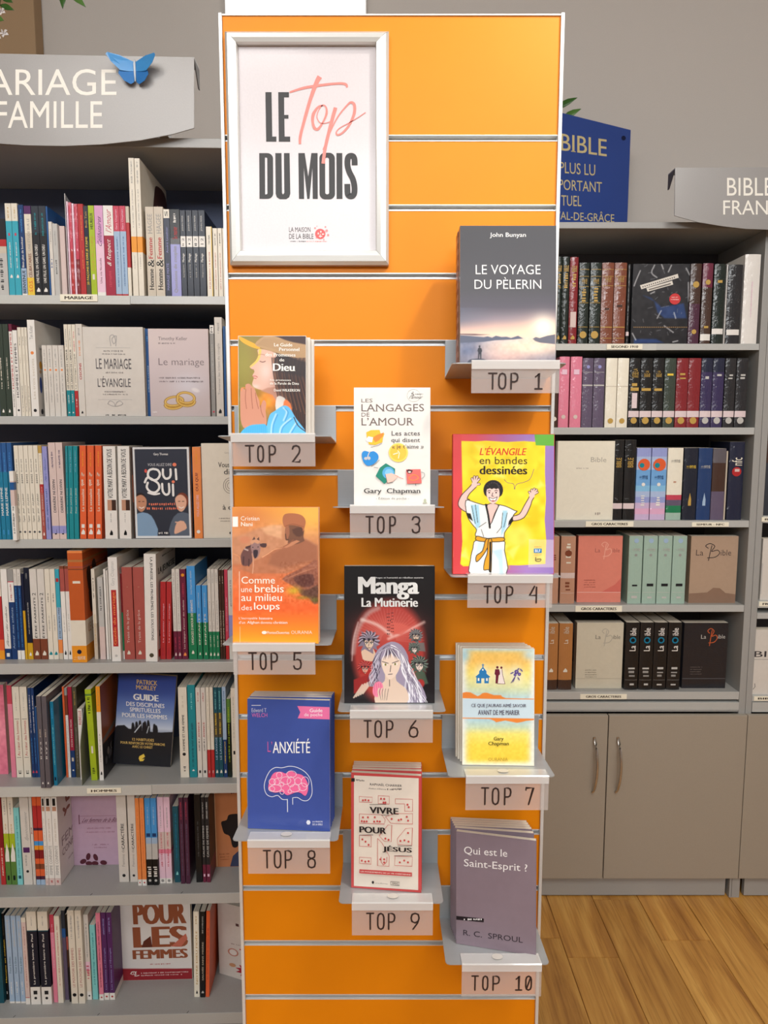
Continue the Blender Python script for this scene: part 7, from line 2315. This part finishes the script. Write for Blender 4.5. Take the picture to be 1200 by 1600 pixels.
def artBlk(P, p):
    p.grad([(140, (40, 39, 43)), (570, (34, 33, 37))])
    p.poly([(520, 310), (560, 320), (620, 370), (680, 360), (740, 350), (760, 430), (640, 430), (600, 400), (580, 340)], (40, 62, 110), 1, 10)
    p.poly([(480, 540), (600, 540), (640, 560), (480, 566)], (36, 60, 110), 1, 10)
    for a in (((575, 150), (560, 190), (590, 215)), ((612, 145), (622, 170)), ((665, 150), (650, 185)), ((500, 180), (480, 230), (470, 260)), ((560, 300), (580, 290)), ((745, 165), (765, 200)), ((600, 430), (620, 390)), ((690, 400), (700, 430)), ((640, 470), (690, 505)), ((690, 556), (716, 550)), ((470, 510), (490, 545)), ((760, 240), (766, 340))):
        p.line(list(a), 5, (226, 226, 228), .85, 3, 6)  # bright highlights of the film, painted into the cover picture
    for k in range(40):
        x, y = 470 + rng.rand() * 300, 150 + rng.rand() * 410
        p.line([(x, y), (x + rng.randn() * 12, y + rng.randn() * 12)], 3, (150, 152, 160), .6, 0, 4)  # scattered smaller film glints, painted likewise
    p.noise(8, 20)
    P.poly([(502, 257), (700, 196), (706, 216), (510, 278)], (222, 216, 206)); P.poly([(536, 272), (672, 232), (678, 252), (544, 290)], (222, 216, 206))
    for (ax, ay, bx_, by_) in ((515, 265, 690, 211), (550, 279, 665, 246)):
        for k in range(16):
            t = k / 16
            x, y = ax + (bx_ - ax) * t, ay + (by_ - ay) * t
            P.rect(x, y - 3, x + 6, y + 3, (90, 84, 80))
    P.ell(690, 328, 30, 29, (206, 60, 62), 24); P.ticks(672, 316, 708, 322, (240, 200, 196)); P.ticks(668, 328, 712, 334, (240, 200, 196))
    for k in range(30):
        P.rect(475 + k * 10, 475, 481 + k * 10, 480, (150, 120, 80))


face_book(RIGHT, [(463, 146), (775, 143), (774, 566), (463, 566)], (850, 370), 3.4286, .03, 'charc:1', 'black shrink-wrapped bible with red round sticker facing out', BC2, artBlk, zs=RU[0], v=.012, kind='wrap', nx=120, name='bible')

SB = 'o|.85|.95|gold|.6;#|.76|.85|stick|1.0'
BK = 'LA|.15|.19|gold|.4||-;SAINTE BIBLE|.2|.28|gold|.6||-;~|.38|.47|gold|.8;#|.5|.72|stick|.5;' + SB
rrow(1, (850, 540), 3.4286, 438, [
    (38, 75, 100, 'dbrown:1', 'o|.83|.9|cream|.7', 'dark brown bible left of the pink ones'),
    (79, 133, 60, 'pink:1', '#|.18|.25|lpink|.5;o|.82|.88|blush|.55', 'pink bible in crinkled film'),
    (140, 200, 60, '', None, ''),
    (203, 260, 68, 'mauve:1', '#|.2|.205|lgrey|.9;#|.38|.4|lgrey|.95;o|.1|.15|lav|.5', 'grey-purple bible with pale line'),
    (263, 322, 68, '', None, ''),
    (329, 388, 68, 'ivory:1', '#|.4|.41|beige|.95;o|.86|.95|gold|.5', 'ivory bible with gold mark'),
    (391, 450, 68, '', None, ''),
    (455, 512, 68, 'black:1', BK, 'black bible with tall pale price sticker'),
    (515, 577, 68, 'black:1', 'LA|.18|.21|gold|.3||-;BIBLE|.22|.27|gold|.5||-;~|.39|.47|gold|.9;' + SB, 'black bible with gold band and pale sticker'),
    (580, 638, 68, '', None, ''),
    (642, 702, 68, 'dgreen:1', '~|.22|.3|yellow|.7;' + SB, 'dark grey-green bible with gold title'),
    (706, 768, 68, 'dred:1', '~|.22|.3|gold|.6;' + SB, 'dark red bible with gold title'),
    (770, 835, 68, '', None, ''),
    (838, 897, 68, 'navy:.2,violet:1', '~|.22|.3|lgrey|.6;o|.85|.95|lgrey|.6;#|.76|.85|stick|1.0', 'navy-purple bible with silver title'),
    (900, 960, 68, '', None, ''),
    (965, 1022, 68, 'charc:1', '~|.22|.3|lgrey|.5;o|.85|.95|lgrey|.6;#|.76|.85|stick|1.0', 'charcoal bible with silver title'),
    (1026, 1086, 68, '', None, ''),
], 'second')
rrow(2, (850, 670), 3.4286, 488, [
    (369, 423, 60, 'black:1', 'BIBLE|.22|.34|gold|.5||b;#|.79|.86|stick|1.0', 'black bible with pale red-text band'),
    (428, 488, 60, '', None, ''),
    (492, 568, 103, 'ga:.12,gd:.3,gb:.42,gb:.52,gc:.6,gd:.68,ga:.76,ge:.84,gf:.92,ge:1', 'o|.14|.32|orange|.85;o|.2|.28|teal|.35|.35;La Bible|.38|.43|dblue|.6||-;o|.48|.53|white|.3;~|.65|.8|white|.3', 'sky-blue and pink bible with orange round picture'),
    (572, 653, 103, '', None, ''),
    (658, 739, 103, 'ivory:.65,rose:.72,mauve:.8,green:.9,sage:1', 'La Bible|.16|.2|grey|.6||-;~|.45|.48|tan|.3', 'ivory bible with coloured hills at foot'),
    (745, 818, 103, 'bblue:1', 'La Bible|.24|.28|yellow|.7||-;^|.62|.8|gold|.22;~|.84|.85|gold|.4', 'near-black bible with golden quill'),
    (822, 895, 103, 'dblue:1', 'La Bible|.24|.28|lgrey|.7||-;^|.62|.8|pblue|.22;~|.84|.85|lgrey|.4', 'navy bible with silver quill'),
    (898, 968, 106, 'taupe:.2,dbrown:.6,mauve:1', '', 'plain grey-brown bible'),
    (969, 978, 120, 'beige:1', '', 'thin beige book edge'),
    (986, 1066, 70, 'navy:1', 'nfc|.2|.3|ivory|.7||-;o|.32|.44|red|.65;~|.36|.38|blush|.5', 'navy bible with red round sticker'),
], 'third')


def simpleart(bg, spec, sh=()):
    def f(P, p):
        for s_ in sh:
            P.poly(s_[0], s_[1])
        for t in spec:
            if t[0] == '~':
                P.ticks(*t[1:])
            elif t[0] == 'S':
                P.stroke(t[1], t[2], t[3], sm=4)
            else:
                P.text(*t)
    return f


face_book(RIGHT, [(64, 66), (364, 64), (366, 486), (64, 489)], (850, 670), 3.4286, .03, 'ivory:1', 'white Bible in shrink wrap facing out', BC2,
          simpleart(0, [('Bible', 240, 150, 322, 176, (176, 170, 160)), ('~', 165, 206, 228, 213, (170, 160, 150)), ('~', 272, 445, 300, 460, (170, 160, 150)), ('S', [(70, 480), (356, 480), (360, 90)], 2, (206, 204, 196))]),
          zs=RU[2], kind='wrap', name='bible', rd=.003)
TANB = '~|.1|.4|cream|.4;o|.2|.3|brown|.5;#|.54|.62|blush|.98;~|.65|.8|brown|.4;#|.84|.845|blush|.9'
rrow(3, (840, 820), 3.3333, 410, [
    (60, 110, 60, 'tan:1', '~|.25|.35|brown|.4;#|.54|.62|blush|.98', 'tan bible half hidden by the display'),
    (119, 195, 60, 'tan:1', TANB, 'tan bible with pale sticker'),
    (472, 543, 58, 'sage:1', 'o|.02|.12|pblue|.35;La Bible|.18|.22|lgrey|.6||-;o|.26|.3|grey|.3;~|.71|.74|charc|.6;~|.76|.765|grey|.6;#|.83|.835|lgrey|.9;~|.88|.92|lgrey|.5', 'sage green bible'),
    (548, 620, 58, '', None, ''),
    (624, 696, 58, '', None, ''),
    (700, 772, 58, '', None, ''),
], 'fourth')
LB = [(300, 120), (352, 110), (362, 135), (330, 150), (365, 165), (360, 180)]


def bible_art(cx, cy, s_, c1, c2, lines, foot=None):
    def f(P, p):
        if foot:
            for q_ in foot:
                P.poly(*q_)
        P.text('La', cx, cy, cx + 38 * s_, cy + 30 * s_, c1, 0)
        P.text('ible', cx + 128 * s_, cy, cx + 182 * s_, cy + 30 * s_, c1, 0)
        P.stroke([(cx + 62 * s_, cy - 8), (cx + 48 * s_, cy - 20), (cx + 70 * s_, cy - 32), (cx + 95 * s_, cy - 18), (cx + 80 * s_, cy + 8), (cx + 110 * s_, cy + 2), (cx + 122 * s_, cy + 18), (cx + 100 * s_, cy + 38), (cx + 60 * s_, cy + 42)], 4, c2, sm=4)
        P.stroke([(cx + 80 * s_, cy - 22), (cx + 72 * s_, cy + 20), (cx + 66 * s_, cy + 56)], 4, c2, sm=3)
        for k in range(4):
            P.ticks(lines[0], lines[1] + k * 12, lines[0] + 60, lines[1] + 5 + k * 12, lines[2])
    return f


BK_ = (88, 74, 70)
face_book(RIGHT, [(203, 58), (430, 58), (431, 404), (203, 404)], (840, 820), 3.3333, .03, [(1.0, (226, 136, 118))], 'coral pink bible facing out', BC2,
          bible_art(290, 122, .7, (170, 100, 90), (236, 170, 150), (238, 285, (150, 80, 70)), [([(330, 350), (400, 310), (430, 275), (430, 350)], (214, 112, 100)), ([(203, 350), (430, 350), (430, 353), (203, 353)], (240, 190, 180))]), zs=RU[3], kind='wrap', name='bible')
face_book(RIGHT, [(785, 60), (1028, 60), (1028, 408), (785, 408)], (840, 820), 3.3333, .032, [(1.0, (176, 150, 128))], 'tan bible reading La Bible facing out', BC2,
          bible_art(812, 130, 1.0, BK_, (60, 50, 50), (2000, 0, BK_), [([(785, 358), (880, 352), (910, 328), (945, 330), (975, 355), (1028, 362), (1028, 408), (785, 408)], (140, 112, 94))]), zs=RU[3], kind='wrap', name='bible')
BBK = 'La|.29|.42|white|.4||-b;La|.34|.42|white|.45||b;ible|.08|.19|white|.45||b;o|.19|.33|tblue|.5;o|.21|.31|black|.3;~|.66|.69|lgrey|.6;~|.71|.8|grey|.5;#|.85|.853|grey|.9;~|.89|.93|lgrey|.4'
rrow(4, (840, 950), 3.3333, 425, [
    (36, 105, 80, 'ochre:.85,dbrown:1', 'La|.24|.3|cream|.3;ible|.05|.15|beige|.4;^|.67|.73|cream|.3', 'ochre-brown bible with dark foot'),
    (109, 180, 80, '', None, ''),
    (456, 526, 75, 'black:1', BBK.replace('La|.29|.42|white|.4||-b;', ''), 'black bible with blue B on spine'),
    (530, 600, 75, '', None, ''),
    (603, 672, 75, '', None, ''),
    (676, 745, 75, '', None, ''),
], 'bottom')
face_book(RIGHT, [(196, 78), (434, 78), (436, 419), (196, 419)], (840, 950), 3.3333, .032, [(1.0, (206, 198, 178))], 'cream bible reading La Bible facing out', BC2,
          bible_art(292, 140, .7, (120, 116, 108), (180, 174, 160), (244, 320, (130, 124, 112)), [([(196, 366), (434, 366), (434, 369), (196, 369)], (180, 172, 154))]), zs=RU[4], kind='wrap', name='bible')
face_book(RIGHT, [(750, 78), (975, 80), (976, 418), (750, 418)], (840, 950), 3.3333, .032, [(1.0, (32, 32, 38))], 'black bible reading La Bible facing out', BC2,
          bible_art(838, 140, .68, (190, 186, 182), (190, 90, 50), (790, 305, (110, 100, 96)), [([(750, 366), (975, 366), (975, 369), (750, 369)], (90, 90, 96))]), zs=RU[4], kind='wrap', name='bible', rd=.003)

# ================================================================== hanging category signs
SGN = mat((152, 149, 147), 0.4, 0.15, 'paint', .1)


def sign(frame, v, out, texts, lab, px):
    top = [frame.hit(*p, v) for p in out]
    ox, oz = top[0]
    r = empty('category_sign', frame.M @ Matrix.Translation((ox, v, oz)), uniq(lab), 'sign', 'curved grey category signs')
    pts = [(x - ox, z - oz) for x, z in top]
    MB().prism(pts[::-1], 0, .003, SGN).build('sign_panel', r)
    x0_, x1_ = pts[0][0], pts[1][0]
    MB().box(x0_, x1_, .0031, .05, -.0035, -.0005, SGN).build('top_flange', r)
    for xx in (x0_, x1_ - .002):
        MB().prism([(.0031, -.004), (.05, -.004), (.05, -.045), (.04, -.045)], xx, xx + .002, mat((96, 90, 86), .5, .2), 'x').build('end_bracket', r)
    zlow = min(p[1] for p in pts)
    return r, ox, oz


def sign_text(r, frame, v, ox, oz, items):
    P = Print(lambda x, y: tuple(np.subtract(frame.hit(x, y, v), (ox, oz))))
    for t in items:
        P.text(*t, (244, 240, 230), 0.0, res=4)
    P.build('sign_lettering', r, lambda x, z, off: (x, -off, z))


sv = -.03
out = [(-165, 80), (303, 90.5), (303, 200), (270, 209.5), (220, 219), (160, 225.5), (100, 228), (40, 227), (-20, 223), (-80, 214), (-165, 196)]
r, ox, oz = sign(LEFT, sv, out, None, 'curved grey sign reading MARIAGE FAMILLE above the left bookcase', 0)
sign_text(r, LEFT, sv, ox, oz, [('MARIAGE', -62, 108, 182, 149), ('FAMILLE', -6, 158, 160, 200)])
q = MB()
for px in (20, 250):
    u = LEFT.hit(px, 215, .0)[0] - ox
    q.box(u, u + .02, .004, .03 + .02, ztop_l - oz + .0006, ztop_l - oz + .08, CASE)
q.build('mounting_post', r)
sv2 = -.05
out = [(1055, 262), (1395, 260), (1395, 338), (1370, 345), (1330, 352), (1280, 357.5), (1225, 359.5), (1165, 357.5), (1130, 353.5), (1090, 347), (1054, 337)]
r, ox, oz = sign(RIGHT, sv2, out, None, 'curved grey sign reading BIBLES FRANÇAIS at upper right', 0)
sign_text(r, RIGHT, sv2, ox, oz, [('BIBLES', 1136, 277.5, 1222, 306), ('FRANÇAIS', 1130, 313, 1262, 341)])
q = MB()
for px in (1110, 1300):
    u = RIGHT.hit(px, 340, .0)[0] - ox
    q.box(u, u + .02, .004, .07, zt_r - oz + .0006, zt_r - oz + .07, CASE)
q.build('mounting_post', r)

# ================================================================== butterfly on the left sign
bz = LEFT.hit(210, 108, sv - .012)
bf = empty('paper_butterfly', LEFT.M @ Matrix.Translation((bz[0], sv - .004, bz[1])), uniq('blue butterfly ornament on the top edge of the MARIAGE sign'), 'ornament')
BL1 = mat((62, 142, 204), .4, .1, 'card', .4); BL2 = mat((44, 116, 184), .4, .1, 'card', .4)
kx = (LEFT.hit(300, 110, sv - .01)[0] - LEFT.hit(200, 110, sv - .01)[0]) / 100 / 3
def wing(pts, m, name):
    """pts in enlarged px relative to the body (x, y down, lift)"""
    q = MB()
    n = len(pts)
    vs = [(x * kx, -(.004 + abs(x) * kx * lf), -y * kx) for x, y, lf in pts]
    vs += [(a, b_ + .0008, c) for a, b_, c in vs]
    fs = [tuple(range(n)), tuple(range(2 * n - 1, n - 1, -1))] + [(i, i + n, (i + 1) % n + n, (i + 1) % n) for i in range(n)]
    q.add(vs, fs, m)
    q.build(name, bf)
for s_ in (1, -1):
    wing([(s_ * 2, -35, .5), (s_ * 20, -40, .5), (s_ * 60, -50, .55), (s_ * 108, -50, .55), (s_ * 114, -40, .55), (s_ * 95, -14, .5), (s_ * 60, 15, .5), (s_ * 30, 12, .5), (s_ * 3, 5, .5)], BL1, 'fore_wing')
    wing([(s_ * 2, -5, .4), (s_ * 40, -5, .4), (s_ * 66, 12, .4), (s_ * 70, 28, .4), (s_ * 48, 55, .4), (s_ * 20, 66, .4), (s_ * 6, 55, .4)], BL2, 'hind_wing')
MB().tube([(0, -.005, 44 * kx), (0, -.007, 25 * kx), (0, -.006, -10 * kx), (0, -.005, -52 * kx)], [.0012, .0026, .0024, .001], mat((206, 214, 220), .4), 8).build('body', bf, None, 0, True)

# ================================================================== blue slate sign leaning on the right case
c0 = RIGHT.hit(984, 203, .10); 
bx1_ = c0[0]
def BP(px, py):
    return None
# right edge stands further back than the left
Yr = .215; Yl = .06
xr2, zr2 = RIGHT.hit(986, 203, Yr); xl2, zl2 = RIGHT.hit(875, 187, Yl + .03)
ang = math.atan2(Yr - (Yl + .03), xr2 - xl2)
BFm = Frame(None, m=RIGHT.M @ Matrix.Translation((xr2, Yr, zt_r + .0005)) @ Matrix.Rotation(ang, 4, 'Z'))
Hb = zr2 - zt_r
Wb = .42
bs = empty('inscribed_board', BFm.M, uniq('blue board with gold inscription about the BIBLE on top of right bookcase'), 'sign')
MB().box(-Wb, 0, 0, .012, 0, Hb, mat((34, 66, 140), .45, 0, 'laminate', .2)).build('board', bs, None, .002)
P = Print(lambda x, y: BFm.hit(850 + x / 3.4286, 140 + y / 3.4286, 0))
GY = (206, 190, 140)


def btext(t, x0, y0, x1, y1, sl, b_=0.0):
    P.slope = sl
    P.text(t, x0, y0, x1, y1 + 0, GY, b_, res=3)


P.serif = True
btext('BIBLE', 90, 235, 336, 358, .135, .01)
P.serif = False
btext('PLUS LU', 84, 386, 274, 462, .085)
btext('PORTANT', 80, 480, 310, 552, .07)
btext('TUEL', 92, 566, 200, 626, .04)
btext('VAL-DE-GRÂCE', 60, 640, 376, 712, .055)
P.slope = 0
P.ell(426, 260, 12, 13, (14, 24, 60), 14)
P.build('inscription', bs, lambda x, z, off: (x, -off, z))

# ================================================================== leaves and blossoms
LEAF = mat((52, 92, 34), .45, 0, 'card', .2); LEAF2 = mat((78, 118, 50), .45, 0, 'card', .2)
STEM = mat((96, 84, 50), .6)
PET = mat((236, 228, 224), .5)


def leaf(parent, base, tip, wd, m, nrm=(0, -1, 0), name='leaf'):
    b_, t = Vector(base), Vector(tip)
    d = t - b_
    L = d.length
    d.normalize()
    s_ = d.cross(Vector(nrm)).normalized()
    up = s_.cross(d)
    q = MB()
    vs, fs = [], []
    pr = [(0, .06), (.15, .55), (.4, 1), (.65, .85), (.88, .35), (1, .02)]
    for f, w_ in pr:
        c = b_ + d * (L * f) + up * (math.sin(f * 3.1) * L * .06)
        vs += [c + s_ * wd * w_, c - up * wd * .18, c - s_ * wd * w_]
    for i in range(len(pr) - 1):
        a = i * 3
        fs += [(a, a + 1, a + 4, a + 3), (a + 1, a + 2, a + 5, a + 4)]
    q.add(vs, fs, m)
    o = q.build(name, parent, None, 0, True)
    sd = o.modifiers.new('thickness', 'SOLIDIFY')
    sd.thickness = .0006
    return o


def wpt(px, py, Y):
    d = ray(px, py)
    return CAMP + d * (Y / d.y)


br_ = empty('flowering_branch', Matrix.Translation(wpt(30, -60, 1.80)), uniq('artificial branch with green leaves and white blossoms at upper left'), 'plant')
O = wpt(30, -60, 1.80)
rel = lambda px, py, Y=1.8: tuple(wpt(px, py, Y) - O)
_t = rel(60, -260)
MB().tube([(_t[0], _t[1], 3.149 - O.z), _t, rel(40, -120), rel(20, -50), rel(0, 0), rel(-6, 45)], [.004, .004, .004, .003, .0025, .002], STEM, 6).tube([rel(40, -120), rel(75, -50), rel(108, -14)], [.003, .0025, .0015], STEM, 6).build('stem', br_, None, 0, True)
for (a, b_, w_, m) in (((0, 8), (22, 16), .007, LEAF), ((2, -6), (20, 4), .008, LEAF), ((-8, 28), (6, 32), .007, LEAF2), ((100, -22), (98, 14), .009, LEAF), ((106, -16), (134, 11), .009, LEAF2), ((108, -20), (124, -4), .007, LEAF), ((10, -20), (16, 0), .008, LEAF2),
                       ((60, -80), (84, -50), .01, LEAF), ((40, -100), (14, -70), .01, LEAF), ((70, -60), (48, -34), .01, LEAF2), ((20, -60), (-10, -40), .01, LEAF), ((-4, 20), (-26, 36), .008, LEAF), ((80, -40), (110, -46), .01, LEAF)):
    leaf(br_, rel(*a), rel(b_[0], b_[1], 1.79), w_, m)
for (cx, cy, r_) in ((2, 18, 7), (6, 52, 8), (-4, 58, 6)):
    for k in range(5):
        a = k * 1.257 + .4
        leaf(br_, rel(cx, cy), rel(cx + r_ * math.cos(a), cy + r_ * math.sin(a) * .8, 1.785), .0045, PET, name='petal')
pl = empty('potted_plant', RIGHT.M @ Matrix.Translation((ru(845, 345, .2), .2, zt_r + .0005)), uniq('green leafy plant peeking out from behind the orange display'), 'plant')
q = MB()
n = 14
for (ra, rb_, za, zb_) in ((.03, .038, 0, .06),):
    vs = [(ra * math.cos(2 * math.pi * k / n), ra * math.sin(2 * math.pi * k / n), za) for k in range(n)] + [(rb_ * math.cos(2 * math.pi * k / n), rb_ * math.sin(2 * math.pi * k / n), zb_) for k in range(n)]
    q.add(vs, [tuple(range(n - 1, -1, -1)), tuple(range(n, 2 * n))] + [(k, (k + 1) % n, n + (k + 1) % n, n + k) for k in range(n)], mat('offw', .5))
q.build('pot', pl, None, 0, False)
PO = pl.matrix_basis.translation
prel = lambda px, py, Y: tuple(wpt(px, py, Y) - PO)
Yp = 2.155 + .2
MB().tube([(0, 0, .055), (0.005, 0, .12), prel(868, 210, Yp), prel(876, 188, Yp)], [.003, .003, .002, .0015], STEM, 6).tube([(0, 0, .055), prel(850, 230, Yp), prel(845, 170, Yp)], [.003, .002, .0015], STEM, 6).build('stem', pl, None, 0, True)
for (a, b_, w_, m) in (((866, 172), (902, 152.5), .011, LEAF), ((876, 188), (908, 170), .011, LEAF2), ((868, 200), (850, 180), .01, LEAF), ((850, 200), (832, 180), .01, LEAF), ((845, 172), (850, 145), .01, LEAF2), ((846, 190), (862, 165), .01, LEAF)):
    leaf(pl, prel(*a, Yp), prel(*b_, Yp - .02), w_, m, (0, -1, .3))
